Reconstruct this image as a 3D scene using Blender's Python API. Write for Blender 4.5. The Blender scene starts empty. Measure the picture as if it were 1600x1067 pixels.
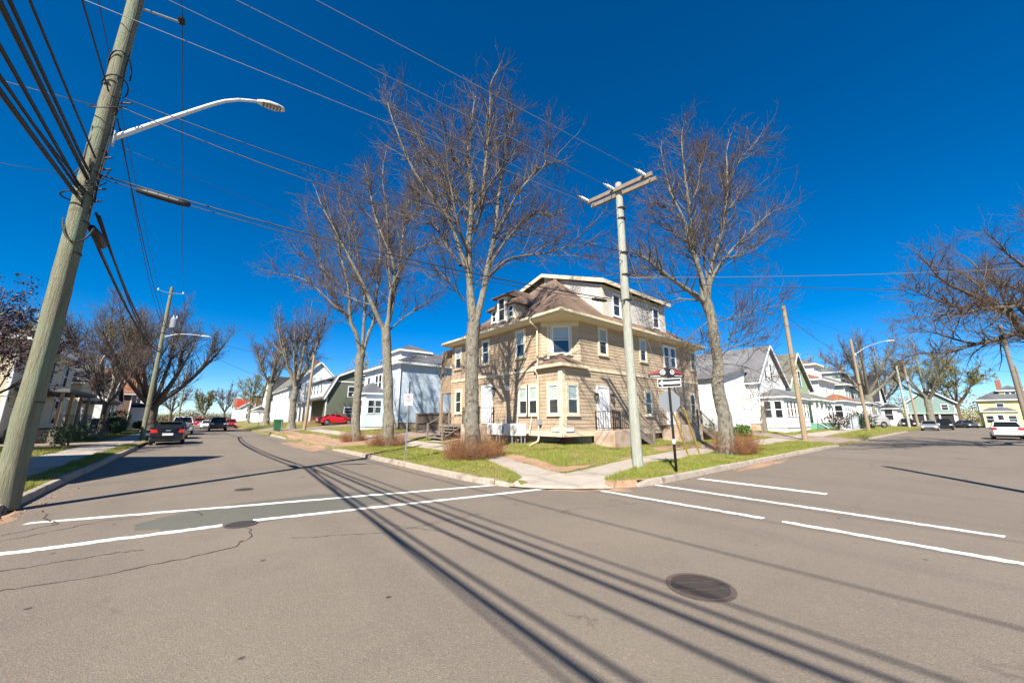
import bpy, math, random
import numpy as np
from mathutils import Vector, Matrix
S = bpy.context.scene
COL = S.collection
rad = math.radians
random.seed(7)

# ---------------------------------------------------------------- camera
cam_d = bpy.data.cameras.new("camera")
cam = bpy.data.objects.new("camera", cam_d)
COL.objects.link(cam)
cam_d.sensor_width = 36.0
cam_d.lens = 577.0 / 1600.0 * 36.0
cam_d.clip_start = 0.05
cam_d.clip_end = 4000
cam.location = (0, 0, 1.6)
cam.rotation_euler = (rad(90 + 11.89), 0, rad(50.3 - 90))
S.camera = cam

# ---------------------------------------------------------------- sky, sun, exposure
SUN_AZ, SUN_EL = 33.0, 43.0          # direction the shadows run to, and the height of the sun
W = bpy.data.worlds.new("World")
S.world = W
W.use_nodes = True
wn = W.node_tree
bg = wn.nodes["Background"]
sky = wn.nodes.new("ShaderNodeTexSky")
sky.sky_type = 'NISHITA'
sky.sun_disc = False
sky.sun_elevation = rad(SUN_EL)
# towards the sun = opposite of the shadows
sun_dir_az = SUN_AZ + 180.0
sky.sun_rotation = rad(90.0 - sun_dir_az)
sky.altitude = 0
sky.air_density = 0.7
sky.dust_density = 0.0
sky.ozone_density = 5.0
bg.inputs[1].default_value = 0.072
hs = wn.nodes.new("ShaderNodeHueSaturation")      # the photograph's strong colour, over the whole sky alike
hs.inputs['Saturation'].default_value = 1.38
wn.links.new(sky.outputs[0], hs.inputs['Color'])
wn.links.new(hs.outputs[0], bg.inputs[0])

sl = bpy.data.lights.new("sun", 'SUN')
sl.energy = 4.6
sl.angle = rad(0.53)
sl.color = (1.0, 0.93, 0.82)
so = bpy.data.objects.new("sun", sl)
COL.objects.link(so)
ce, se = math.cos(rad(SUN_EL)), math.sin(rad(SUN_EL))
d = Vector((ce * math.cos(rad(SUN_AZ)), ce * math.sin(rad(SUN_AZ)), -se))
so.rotation_euler = d.to_track_quat('-Z', 'Y').to_euler()
so.location = (-30, -20, 40)

S.render.engine = 'CYCLES'
S.view_settings.view_transform = 'Standard'
S.view_settings.look = 'None'
S.view_settings.exposure = 1.2
S.view_settings.gamma = 1.0
S.view_settings.use_curve_mapping = False
S.cycles.max_bounces = 6
S.cycles.diffuse_bounces = 3
S.cycles.glossy_bounces = 3
S.cycles.transparent_max_bounces = 8

# ---------------------------------------------------------------- materials
def _n(nt, t, **kw):
    n = nt.nodes.new(t)
    for k, v in kw.items():
        if hasattr(n, k):
            setattr(n, k, v)
        else:
            n.inputs[k].default_value = v
    return n

def mat(name, col, rough=0.8, col2=None, scale=4.0, detail=6.0, bump=0.0, bscale=40.0, metal=0.0, stretch=None,
        col3=None, scale3=0.6, spec=0.5, coat=0.0, w3=(0.45, 0.65)):
    """principled surface; its colour drifts between col, col2 (fine) and col3 (broad patches)"""
    m = bpy.data.materials.new(name)
    m.use_nodes = True
    nt = m.node_tree
    b = nt.nodes["Principled BSDF"]
    b.inputs["Roughness"].default_value = rough
    b.inputs["Metallic"].default_value = metal
    b.inputs["Specular IOR Level"].default_value = spec
    b.inputs["Coat Weight"].default_value = coat
    b.inputs["Base Color"].default_value = (*col, 1)
    tc = _n(nt, "ShaderNodeNewGeometry")          # place in the world, so that no two boards or stones repeat
    vec = tc.outputs["Position"]
    if stretch:
        mp = _n(nt, "ShaderNodeMapping")
        mp.inputs["Scale"].default_value = stretch
        nt.links.new(vec, mp.inputs[0])
        vec = mp.outputs[0]
    out = None
    if col2:
        nz = _n(nt, "ShaderNodeTexNoise", Scale=scale, Detail=detail, Roughness=0.65)
        nt.links.new(vec, nz.inputs["Vector"])
        rp = _n(nt, "ShaderNodeValToRGB")
        rp.color_ramp.elements[0].position = 0.35
        rp.color_ramp.elements[1].position = 0.68
        rp.color_ramp.elements[0].color = (*col, 1)
        rp.color_ramp.elements[1].color = (*col2, 1)
        nt.links.new(nz.outputs[0], rp.inputs[0])
        out = rp.outputs[0]
    if col3:
        nz = _n(nt, "ShaderNodeTexNoise", Scale=scale3, Detail=5.0, Roughness=0.6)
        nt.links.new(vec, nz.inputs["Vector"])
        mr = _n(nt, "ShaderNodeMapRange")
        mr.inputs[1].default_value, mr.inputs[2].default_value = w3
        nt.links.new(nz.outputs[0], mr.inputs[0])
        mx = _n(nt, "ShaderNodeMixRGB")
        nt.links.new(mr.outputs[0], mx.inputs[0])
        if out:
            nt.links.new(out, mx.inputs[1])
        else:
            mx.inputs[1].default_value = (*col, 1)
        mx.inputs[2].default_value = (*col3, 1)
        out = mx.outputs[0]
    if out:
        nt.links.new(out, b.inputs["Base Color"])
    if bump:
        nz = _n(nt, "ShaderNodeTexNoise", Scale=bscale, Detail=6.0, Roughness=0.7)
        nt.links.new(vec, nz.inputs["Vector"])
        bp = _n(nt, "ShaderNodeBump", Strength=bump, Distance=0.05)
        nt.links.new(nz.outputs[0], bp.inputs["Height"])
        nt.links.new(bp.outputs[0], b.inputs["Normal"])
    return m

def shingle_mat(name, c1, c2, c3, row=0.1):
    """courses of roof shingles: rows at constant height, tabs of uneven tone"""
    m = bpy.data.materials.new(name)
    m.use_nodes = True
    nt = m.node_tree
    b = nt.nodes["Principled BSDF"]
    b.inputs["Roughness"].default_value = 0.92
    b.inputs["Specular IOR Level"].default_value = 0.2
    tc = _n(nt, "ShaderNodeTexCoord")
    sep = _n(nt, "ShaderNodeSeparateXYZ")
    nt.links.new(tc.outputs["Object"], sep.inputs[0])
    zr = _n(nt, "ShaderNodeMath", operation='DIVIDE'); zr.inputs[1].default_value = row
    nt.links.new(sep.outputs[2], zr.inputs[0])
    fl = _n(nt, "ShaderNodeMath", operation='FLOOR'); nt.links.new(zr.outputs[0], fl.inputs[0])
    fr = _n(nt, "ShaderNodeMath", operation='FRACT'); nt.links.new(zr.outputs[0], fr.inputs[0])
    mul = _n(nt, "ShaderNodeVectorMath", operation='MULTIPLY'); mul.inputs[1].default_value = (3.6, 3.6, 0)
    nt.links.new(tc.outputs["Object"], mul.inputs[0])
    cmb = _n(nt, "ShaderNodeCombineXYZ"); nt.links.new(fl.outputs[0], cmb.inputs[2])
    add = _n(nt, "ShaderNodeVectorMath", operation='ADD')
    nt.links.new(mul.outputs[0], add.inputs[0]); nt.links.new(cmb.outputs[0], add.inputs[1])
    vor = _n(nt, "ShaderNodeTexVoronoi", Scale=1.0); nt.links.new(add.outputs[0], vor.inputs["Vector"])
    sp = _n(nt, "ShaderNodeSeparateXYZ"); nt.links.new(vor.outputs["Color"], sp.inputs[0])
    rp = _n(nt, "ShaderNodeValToRGB")
    rp.color_ramp.elements[0].color = (*c1, 1); rp.color_ramp.elements[1].color = (*c2, 1)
    nt.links.new(sp.outputs[0], rp.inputs[0])
    nz = _n(nt, "ShaderNodeTexNoise", Scale=0.5, Detail=6.0); nt.links.new(tc.outputs["Object"], nz.inputs["Vector"])
    mr = _n(nt, "ShaderNodeMapRange"); mr.inputs[1].default_value = .42; mr.inputs[2].default_value = .68
    nt.links.new(nz.outputs[0], mr.inputs[0])
    mx = _n(nt, "ShaderNodeMixRGB"); nt.links.new(mr.outputs[0], mx.inputs[0])
    nt.links.new(rp.outputs[0], mx.inputs[1]); mx.inputs[2].default_value = (*c3, 1)
    nt.links.new(mx.outputs[0], b.inputs["Base Color"])
    bp = _n(nt, "ShaderNodeBump", Strength=0.8, Distance=0.03)
    inv = _n(nt, "ShaderNodeMath", operation='SUBTRACT'); inv.inputs[0].default_value = 1.0
    nt.links.new(fr.outputs[0], inv.inputs[1])
    nt.links.new(inv.outputs[0], bp.inputs["Height"]); nt.links.new(bp.outputs[0], b.inputs["Normal"])
    return m

def asphalt_mat(name, base, dark, light, crack=True):
    m = bpy.data.materials.new(name)
    m.use_nodes = True
    nt = m.node_tree
    b = nt.nodes["Principled BSDF"]
    b.inputs["Roughness"].default_value = 0.88
    b.inputs["Specular IOR Level"].default_value = 0.3
    tc = _n(nt, "ShaderNodeTexCoord"); v = tc.outputs["Object"]
    def noise(scale, det=6.0, rough=.65, dist=0.0):
        n = _n(nt, "ShaderNodeTexNoise", Scale=scale, Detail=det, Roughness=rough, Distortion=dist)
        nt.links.new(v, n.inputs["Vector"]); return n.outputs[0]
    def rng(x, a, c, o0=0.0, o1=1.0):
        r = _n(nt, "ShaderNodeMapRange")
        for i, q in enumerate((a, c, o0, o1)):
            r.inputs[i + 1].default_value = q
        nt.links.new(x, r.inputs[0]); return r.outputs[0]
    def mix(f, c1, c2):
        x = _n(nt, "ShaderNodeMixRGB")
        nt.links.new(f, x.inputs[0])
        for i, c in ((1, c1), (2, c2)):
            if isinstance(c, tuple): x.inputs[i].default_value = (*c, 1)
            else: nt.links.new(c, x.inputs[i])
        return x.outputs[0]
    c = mix(rng(noise(0.22, 5), .35, .65), base, light)
    c = mix(rng(noise(1.1, 8, .7), .5, .72, 0, .5), c, dark)
    # lanes rubbed by tyres: broad soft streaks along both streets
    mp = _n(nt, "ShaderNodeMapping"); mp.inputs['Scale'].default_value = (.9, .05, 1); nt.links.new(v, mp.inputs[0])
    st = _n(nt, "ShaderNodeTexNoise", Scale=1.0, Detail=4.0); nt.links.new(mp.outputs[0], st.inputs['Vector'])
    c = mix(rng(st.outputs[0], .5, .68, 0, .55), c, dark)
    mp = _n(nt, "ShaderNodeMapping"); mp.inputs['Scale'].default_value = (.05, .8, 1); nt.links.new(v, mp.inputs[0])
    st = _n(nt, "ShaderNodeTexNoise", Scale=1.0, Detail=4.0); nt.links.new(mp.outputs[0], st.inputs['Vector'])
    c = mix(rng(st.outputs[0], .52, .7, 0, .5), c, light)
    # aggregate: stones of different tone
    vo = _n(nt, "ShaderNodeTexVoronoi", Scale=85.0); nt.links.new(v, vo.inputs["Vector"])
    sp = _n(nt, "ShaderNodeSeparateXYZ"); nt.links.new(vo.outputs["Color"], sp.inputs[0])
    c = mix(rng(sp.outputs[0], 0.0, 0.35, .32, 0), c, tuple(q * .55 for q in base))
    c = mix(rng(sp.outputs[1], .72, 1.0, 0, .4), c, tuple(min(1, q * 1.5) for q in light))
    # drips of oil and tar
    v2 = _n(nt, "ShaderNodeTexVoronoi", Scale=1.7); nt.links.new(v, v2.inputs["Vector"])
    c = mix(rng(v2.outputs["Distance"], .035, .06, .85, 0), c, tuple(q * .25 for q in base))
    if crack:
        nz = _n(nt, "ShaderNodeTexNoise", Scale=1.3, Detail=6.0, Roughness=0.7); nt.links.new(v, nz.inputs["Vector"])
        sc = _n(nt, "ShaderNodeVectorMath", operation='SCALE'); sc.inputs["Scale"].default_value = 0.9
        nt.links.new(nz.outputs["Color"], sc.inputs[0])
        ad = _n(nt, "ShaderNodeVectorMath", operation='ADD'); nt.links.new(v, ad.inputs[0]); nt.links.new(sc.outputs[0], ad.inputs[1])
        ve = _n(nt, "ShaderNodeTexVoronoi", Scale=0.34, feature='DISTANCE_TO_EDGE'); nt.links.new(ad.outputs[0], ve.inputs["Vector"])
        gate = rng(noise(0.35, 3), .56, .68)
        ck = rng(ve.outputs["Distance"], 0.003, .012, .8, 0)
        mm = _n(nt, "ShaderNodeMath", operation='MULTIPLY'); nt.links.new(gate, mm.inputs[0]); nt.links.new(ck, mm.inputs[1])
        c = mix(mm.outputs[0], c, tuple(q * .3 for q in base))
    nt.links.new(c, b.inputs["Base Color"])
    bp = _n(nt, "ShaderNodeBump", Strength=0.3, Distance=0.012)
    nt.links.new(vo.outputs["Distance"], bp.inputs["Height"]); nt.links.new(bp.outputs[0], b.inputs["Normal"])
    return m

def glass_mat(name, col=(0.02, 0.025, 0.03), rough=0.03):
    m = mat(name, col, rough)
    m.node_tree.nodes["Principled BSDF"].inputs["Specular IOR Level"].default_value = 0.8
    return m

M = {}
M['asphalt'] = asphalt_mat("asphalt", (.168, .139, .109), (.140, .116, .093), (.20, .166, .131))
M['asphalt_new'] = asphalt_mat("asphalt_patch", (.112, .108, .088), (.09, .086, .072), (.13, .125, .103), crack=False)
M['paint'] = mat("road_paint", (.82, .81, .77), .7, (.62, .59, .54), 9.0, bump=.2, bscale=60, col3=(.5, .46, .41), scale3=7, w3=(.53, .68))
M['concrete'] = mat("concrete", (.345, .30, .248), .9, (.41, .365, .305), 3.0, bump=.3, bscale=30, col3=(.30, .235, .18), scale3=1.1, w3=(.5, .7))
M['kerb'] = mat("kerb_concrete", (.35, .29, .23), .92, (.43, .37, .30), 7.0, bump=.6, bscale=18, col3=(.22, .17, .13), scale3=2.5, w3=(.52, .7))
M['dirt'] = mat("red_dirt", (.34, .20, .12), .95, (.42, .27, .17), 6.0, bump=.5, bscale=25, col3=(.25, .17, .10), scale3=1.5)
M['drive'] = mat("driveway", (.27, .20, .155), .95, (.33, .25, .195), 5.0, bump=.5, bscale=30, col3=(.20, .155, .12), scale3=.9)
M['lawn'] = mat("lawn_soil", (.135, .152, .022), .95, (.185, .182, .034), 9.0, bump=.8, bscale=40, col3=(.24, .165, .08), scale3=1.1, w3=(.46, .66))
M['earth'] = mat("distant_ground", (.12, .13, .04), .95, (.15, .14, .06), .3, col3=(.18, .15, .10), scale3=.05)
def leafy(name, c1, c2, sss=0.0):
    m = mat(name, c1, .7, c2, 3.0)
    return m
M['grass'] = mat("grass_blades", (.165, .205, .022), .7, (.225, .24, .034), 2.2, col3=(.31, .245, .085), scale3=1.3, w3=(.46, .68))
M['dandelion'] = mat("dandelion", (.75, .55, .02), .7)
M['bark'] = mat("bark", (.165, .145, .108), .95, (.275, .255, .2), 9.0, bump=1.0, bscale=22, stretch=(1, 1, .55), col3=(.07, .056, .042), scale3=11.0, w3=(.54, .66))
M['bark_dark'] = mat("dark_bark", (.085, .06, .045), .95, (.15, .115, .085), 6.0, bump=.9, bscale=16, stretch=(1, 1, .35))
M['limb'] = mat("limb_bark", (.075, .06, .047), .92, (.20, .178, .14), 3.0, bump=.5, bscale=25, col3=(.07, .05, .045), scale3=1.2, w3=(.5, .66))
M['twig'] = mat("twig_bark", (.070, .046, .034), .85, (.115, .076, .055), 2.0)
M['twig_tan'] = mat("tan_twig_bark", (.15, .105, .065), .85, (.10, .065, .045), 2.0)
M['shoot'] = mat("red_shoots", (.25, .105, .045), .85, (.36, .19, .085), 5.0)
M['leaf_new'] = mat("spring_leaf", (.17, .18, .03), .6, (.24, .21, .05), 3.0)
M['leaf_maroon'] = mat("maroon_leaf", (.03, .011, .014), .6, (.055, .02, .022), 4.0)
M['leaf_gold'] = mat("golden_leaf", (.30, .24, .04), .6, (.36, .33, .09), 4.0)
M['leaf_dark'] = mat("evergreen_leaf", (.02, .045, .014), .7, (.04, .075, .02), 4.0)
M['leaf_green'] = mat("green_leaf", (.06, .14, .02), .6, (.11, .2, .03), 4.0)
M['pole'] = mat("pole_wood", (.27, .25, .165), .92, (.165, .15, .095), 9.0, bump=1.0, bscale=16, stretch=(2.6, 2.6, .22), col3=(.21, .25, .16), scale3=3.0)
M['pole_green'] = mat("treated_pole_wood", (.45, .445, .375), .92, (.31, .305, .245), 9.0, bump=1.0, bscale=16, stretch=(2.6, 2.6, .22), col3=(.40, .435, .36), scale3=2.0)
M['pole_tan'] = mat("tan_pole_wood", (.36, .27, .17), .9, (.26, .19, .12), 6.0, bump=.6, bscale=14, stretch=(2.2, 2.2, .12))
M['wood_grey'] = mat("weathered_wood", (.24, .20, .16), .9, (.17, .14, .11), 5.0, bump=.4, bscale=20, stretch=(1, 1, 1))
M['wood_tan'] = mat("deck_wood", (.36, .26, .16), .9, (.27, .19, .12), 5.0, bump=.4, bscale=20)
M['galv'] = mat("galvanised_steel", (.36, .37, .38), .5, (.28, .29, .30), 8.0, metal=.3)
M['white_metal'] = mat("white_metal", (.72, .72, .72), .45, (.6, .6, .6), 5.0)
M['cable'] = mat("black_cable", (.016, .016, .018), .55)
M['wire'] = mat("bare_wire", (.22, .22, .23), .5, metal=.4)
M['wire_dark'] = mat("weathered_wire", (.045, .045, .05), .6)
M['black'] = mat("black_paint", (.012, .012, .013), .45)
M['iron'] = mat("cast_iron", (.04, .03, .025), .6, (.06, .046, .038), 12.0, bump=.4, bscale=60)
M['iron_worn'] = mat("worn_cast_iron", (.085, .064, .052), .5, (.115, .088, .07), 14.0)
M['tar'] = mat("crack_dirt", (.06, .05, .043), .95)
M['yellow_guard'] = mat("yellow_guard", (.52, .36, .07), .6, (.42, .28, .05), 4.0)
M['clap'] = mat("tan_clapboard", (.475, .365, .25), .8, (.525, .405, .28), 3.0, bump=.15, bscale=60, stretch=(.4, .4, 3), col3=(.41, .31, .21), scale3=1.4)
M['cedar'] = mat("tan_shingle_siding", (.40, .30, .20), .85, (.49, .37, .255), 8.0, bump=.3, bscale=40, stretch=(1, 1, .5), col3=(.36, .26, .165), scale3=3.2)
M['cream'] = mat("cream_trim", (.66, .56, .38), .65, (.70, .61, .43), 3.0)
M['white'] = mat("white_trim", (.80, .80, .79), .6, (.76, .76, .75), 2.0)
M['white_wall'] = mat("white_siding", (.78, .78, .76), .7, (.72, .72, .70), 1.5)
M['dormer_white'] = mat("white_shingle_siding", (.66, .625, .57), .85, (.55, .51, .46), 6.0, bump=.3, bscale=30, stretch=(1, 1, .5))
M['roof_brown'] = shingle_mat("brown_roof_shingle", (.18, .122, .088), (.255, .178, .13), (.14, .097, .072))
M['roof_grey'] = shingle_mat("grey_roof_shingle", (.15, .15, .155), (.20, .20, .205), (.13, .13, .135))
M['roof_mid'] = shingle_mat("slate_roof_shingle", (.105, .108, .118), (.15, .152, .16), (.085, .088, .098))
M['roof_dark'] = shingle_mat("black_roof_shingle", (.035, .035, .04), (.06, .06, .065), (.03, .03, .033))
M['roof_red'] = shingle_mat("red_roof_shingle", (.24, .105, .06), (.30, .15, .09), (.2, .09, .055))
M['roof_olive'] = shingle_mat("olive_roof_shingle", (.15, .15, .125), (.20, .195, .16), (.13, .13, .11))
M['blue_wall'] = mat("pale_blue_siding", (.50, .60, .68), .7, (.56, .66, .73), 1.5)
M['green_wall'] = mat("sage_shingle_wall", (.105, .12, .082), .85, (.14, .155, .11), 6.0)
M['teal_wall'] = mat("teal_siding", (.19, .29, .265), .75, (.24, .34, .31), 2.0)
M['mint_wall'] = mat("mint_siding", (.33, .42, .26), .75, (.38, .46, .31), 2.0)
M['grey_wall'] = mat("grey_green_siding", (.40, .44, .38), .75, (.46, .49, .43), 2.0)
M['yellow_wall'] = mat("yellow_siding", (.70, .60, .27), .75, (.74, .65, .33), 2.0)
M['cream_wall'] = mat("cream_siding", (.60, .52, .36), .75, (.66, .57, .42), 2.0)
M['brown_wall'] = mat("brown_shingle_wall", (.13, .075, .05), .85, (.18, .11, .075), 5.0)
M['red_wall'] = mat("red_panel", (.55, .06, .03), .7, (.48, .05, .03), 3.0)
M['stone_found'] = mat("foundation", (.42, .32, .235), .92, (.50, .40, .31), 5.0, bump=.5, bscale=20, col3=(.34, .22, .15), scale3=1.5)
M['brick_red'] = mat("red_brick", (.28, .10, .06), .9, (.35, .15, .09), 12.0)
M['glass'] = glass_mat("window_glass")
M['glass_sky'] = glass_mat("upper_window_glass", (.10, .12, .13), .02)
M['blind'] = mat("window_blind", (.62, .63, .60), .7, (.55, .56, .53), 3.0)
M['room_shade'] = mat("interior_shade", (.035, .035, .036), .9)  # shade of unlit rooms and of the far porch, put into the colour
M['rubber'] = mat("tyre_rubber", (.018, .018, .019), .85)
M['rim'] = mat("wheel_rim", (.42, .42, .43), .35, metal=.8)
M['car_glass'] = mat("car_glass", (.012, .014, .016), .06, spec=.3)
M['tail'] = mat("tail_light_red", (.55, .02, .015), .25, coat=.5)
M['lamp_glass'] = mat("head_light_glass", (.75, .76, .78), .15, coat=.6)
M['plate'] = mat("number_plate", (.70, .71, .73), .5)
def car_paint(name, c, metal=0.2):
    return mat(name, c, .32, metal=metal, coat=.7)
M['c_black'] = mat("black_car_paint", (.008, .008, .009), .3, coat=.25, spec=.3)
M['c_navy'] = car_paint("navy_car_paint", (.012, .02, .045))
M['c_white'] = car_paint("white_car_paint", (.78, .78, .78), 0)
M['c_red'] = car_paint("red_car_paint", (.45, .014, .018), 0)
M['c_silver'] = car_paint("silver_car_paint", (.46, .47, .49), .5)
M['c_beige'] = car_paint("beige_car_paint", (.50, .46, .43), .4)
M['c_slate'] = car_paint("slate_car_paint", (.10, .12, .15), .5)
M['sign_white'] = mat("sign_white", (.82, .82, .82), .4)
M['sign_red'] = mat("sign_red", (.55, .03, .03), .4)
M['sign_maroon'] = mat("sign_maroon", (.26, .035, .03), .45)
M['sign_back'] = mat("sign_back_aluminium", (.24, .26, .27), .55, metal=.3)
M['bin_green'] = mat("green_bin_plastic", (.03, .13, .055), .5)
M['ac_white'] = mat("heat_pump_casing", (.70, .70, .68), .55, (.64, .64, .62), 4.0)
M['vent_grey'] = mat("fan_grille", (.15, .15, .15), .6)
M['flag_blue'] = mat("blue_cloth", (.05, .07, .16), .8)
M['ramp_grey'] = mat("grey_ramp_paint", (.45, .48, .50), .7)
M['yellow_panel'] = mat("yellow_panel", (.55, .42, .03), .7, (.42, .34, .05), 5.0)
M['orange_panel'] = mat("orange_panel", (.75, .42, .03), .6)
M['teal_deck'] = mat("green_deck_paint", (.16, .35, .24), .75)

# ---------------------------------------------------------------- builders
def tag(o, label=None, cat=None, group=None, kind=None):
    if label: o['label'] = label
    if cat: o['category'] = cat
    if group: o['group'] = group
    if kind: o['kind'] = kind
    return o

def thing(name, label, cat, loc=(0, 0, 0), rz=0.0, group=None):
    o = bpy.data.objects.new(name, None)
    o.empty_display_size = .2
    COL.objects.link(o)
    o.location = loc
    o.rotation_euler = (0, 0, rz)
    return tag(o, label, cat, group)

def root_loc(o):
    p = Vector((0, 0, 0))
    while o is not None:
        p = p + o.location
        o = o.parent
    return p

def link_mesh(name, me, mats, parent=None):
    if not isinstance(mats, (list, tuple)): mats = [mats]
    for m in mats:
        me.materials.append(M[m] if isinstance(m, str) else m)
    o = bpy.data.objects.new(name, me)
    COL.objects.link(o)
    if parent is not None: o.parent = parent
    return o

def np_mesh(name, V, F, mats, parent=None, smooth=False, tri=False):
    """V (n,3), F (m,k) -> one mesh object"""
    V = np.asarray(V, np.float32).reshape(-1, 3)
    if parent is not None: V = V - np.array(root_loc(parent), np.float32)
    F = np.asarray(F, np.int32)
    k = F.shape[1]
    me = bpy.data.meshes.new(name)
    me.vertices.add(len(V)); me.vertices.foreach_set("co", V.ravel())
    me.loops.add(F.size); me.loops.foreach_set("vertex_index", F.ravel())
    me.polygons.add(len(F)); me.polygons.foreach_set("loop_start", np.arange(0, F.size, k, dtype=np.int32))
    if smooth: me.polygons.foreach_set("use_smooth", np.ones(len(F), bool))
    me.update(calc_edges=True)
    return link_mesh(name, me, mats, parent)

class MB:
    """gathers faces; frame=(o,u,n): a point (a,b,c) lies at o + a*u + b*n + c*z"""
    def __init__(s, frame=None):
        s.v, s.f, s.mi = [], [], []
        s.fr = frame
    def T(s, p):
        if s.fr is None: return Vector(p)
        o, u, n = s.fr
        return Vector(o) + Vector(u) * p[0] + Vector(n) * p[1] + Vector((0, 0, p[2]))
    def pts(s, ps):
        i = len(s.v)
        s.v += [s.T(p) for p in ps]
        return list(range(i, i + len(ps)))
    def face(s, ps, mi=0):
        s.f.append(s.pts(ps)); s.mi.append(mi); return s
    def box(s, x0, y0, z0, x1, y1, z1, mi=0):
        if x0 > x1: x0, x1 = x1, x0
        if y0 > y1: y0, y1 = y1, y0
        if z0 > z1: z0, z1 = z1, z0
        i = s.pts([(x0, y0, z0), (x1, y0, z0), (x1, y1, z0), (x0, y1, z0), (x0, y0, z1), (x1, y0, z1), (x1, y1, z1), (x0, y1, z1)])
        for q in ((3, 2, 1, 0), (4, 5, 6, 7), (0, 1, 5, 4), (1, 2, 6, 5), (2, 3, 7, 6), (3, 0, 4, 7)):
            s.f.append([i[k] for k in q]); s.mi.append(mi)
        return s
    def hexa(s, b, t, mi=0):
        """any solid between two polygons of the same count"""
        n = len(b)
        i = s.pts(list(b) + list(t))
        s.f.append([i[k] for k in range(n)][::-1]); s.mi.append(mi)
        s.f.append([i[n + k] for k in range(n)]); s.mi.append(mi)
        for k in range(n):
            j = (k + 1) % n
            s.f.append([i[k], i[j], i[n + j], i[n + k]]); s.mi.append(mi)
        return s
    def prism(s, poly, z0, z1, mi=0):
        return s.hexa([(x, y, z0) for x, y in poly], [(x, y, z1) for x, y in poly], mi)
    def beam(s, a, b, w, h, mi=0, up=(0, 0, 1)):
        """square bar from a to b (frame space)"""
        A, B = s.T(a), s.T(b)
        d = (B - A).normalized()
        upv = Vector(up)
        if abs(d.dot(upv)) > .98: upv = Vector((1, 0, 0))
        x = d.cross(upv).normalized() * (w / 2)
        y = x.normalized().cross(d).normalized() * (h / 2)
        fr, s.fr = s.fr, None
        s.hexa([A - x - y, A + x - y, A + x + y, A - x + y], [B - x - y, B + x - y, B + x + y, B - x + y], mi)
        s.fr = fr
        return s
    def tube(s, pts, r, n=8, mi=0, cap=True):
        P = [s.T(p) for p in pts]
        R = r if isinstance(r, (list, tuple)) else [r] * len(P)
        rings = []
        ref = None
        for k, p in enumerate(P):
            t = (P[min(k + 1, len(P) - 1)] - P[max(k - 1, 0)]).normalized()
            if ref is None:
                ref = Vector((0, 0, 1)) if abs(t.z) < .9 else Vector((1, 0, 0))
            u = (ref - t * ref.dot(t)).normalized()
            ref = u
            w = t.cross(u)
            i = len(s.v)
            s.v += [p + (u * math.cos(2 * math.pi * q / n) + w * math.sin(2 * math.pi * q / n)) * R[k] for q in range(n)]
            rings.append(i)
        for a, b in zip(rings, rings[1:]):
            for q in range(n):
                s.f.append([a + q, a + (q + 1) % n, b + (q + 1) % n, b + q]); s.mi.append(mi)
        if cap:
            s.f.append([rings[0] + q for q in range(n)][::-1]); s.mi.append(mi)
            s.f.append([rings[-1] + q for q in range(n)]); s.mi.append(mi)
        return s
    def lathe(s, prof, c=(0, 0, 0), n=16, mi=0):
        return s.tube([(c[0], c[1], c[2] + z) for r, z in prof], [max(r, 1e-4) for r, z in prof], n, mi)
    def build(s, name, mats, parent=None, smooth=False, bevel=0.0):
        off = root_loc(parent) if parent is not None else Vector((0, 0, 0))
        me = bpy.data.meshes.new(name)
        me.from_pydata([tuple(v - off) for v in s.v], [], s.f)
        if any(s.mi): me.polygons.foreach_set("material_index", s.mi)
        if smooth: me.polygons.foreach_set("use_smooth", [True] * len(s.f))
        me.update()
        o = link_mesh(name, me, mats, parent)
        if bevel:
            b = o.modifiers.new("bevel", 'BEVEL'); b.width = bevel; b.segments = 2; b.limit_method = 'ANGLE'
        return o

def copy_tree(o, parent=None, **kw):
    c = o.copy(); COL.objects.link(c)
    if parent is not None: c.parent = parent
    for ch in list(o.children): copy_tree(ch, c)
    return c
# ---------------------------------------------------------------- terrain
KX, KY, KR = 5.66, 5.2, 3.6            # kerb lines of the corner block and its corner radius
RC = (KX + KR, KY + KR)
def ne_dist(x, y):
    x = np.asarray(x, float); y = np.asarray(y, float)
    dx, dy = x - KX, y - KY
    d = np.minimum(dx, dy)
    c = (x < RC[0]) & (y < RC[1])
    return np.where(c, KR - np.hypot(RC[0] - x, RC[1] - y), d)
def h_ne(x, y):
    x = np.asarray(x, float); y = np.asarray(y, float)
    d = ne_dist(x, y)
    h = np.interp(d, [0, 3, 6.2, 10, 20, 200], [.125, .19, .45, .70, .95, 1.2])
    h = h + .0085 * np.clip(y - 22, 0, 60) + .011 * np.clip(x - 27, 0, 28)
    # dropped corner where the two pavements meet the road
    a = np.degrees(np.arctan2(RC[1] - y, RC[0] - x))
    w = np.clip((21 - np.abs(a - 46)) / 6, 0, 1) * ((x < RC[0]) & (y < RC[1]))
    ramp = np.interp(d, [0, 1.8], [.012, .16])
    # dropped kerb at the driveways of the left street
    g = np.clip(1 - (np.abs(y - 26.5) - 4.2) / 1.2, 0, 1) * np.clip(1 - d / 3.0, 0, 1)
    h = h * (1 - w) + ramp * w
    b = np.clip((2.6 - d) / 2.6, 0, 1)
    e = np.maximum(np.clip(1 - (np.abs(x - 35.4) - 4.9) / .8, 0, 1) * (y < 9), np.clip((y - 46) / 1.5, 0, 1) * (x < 9) * .8)   # driveway of the right street; no kerb far up the left one
    e = np.maximum(e, np.clip(1 - (np.abs(y - 33.4) - 2.6) / .8, 0, 1) * (x < 9))
    h = h * (1 - .85 * g) + .018 * g
    h = h * (1 - e * b) + .02 * e * b
    return np.where(d < .105, -.06, h)
def h_w(x, y):
    d = -2.4 - np.asarray(x, float)
    return np.interp(d, [0, 3, 6, 30], [.13, .17, .26, .6])
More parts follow.
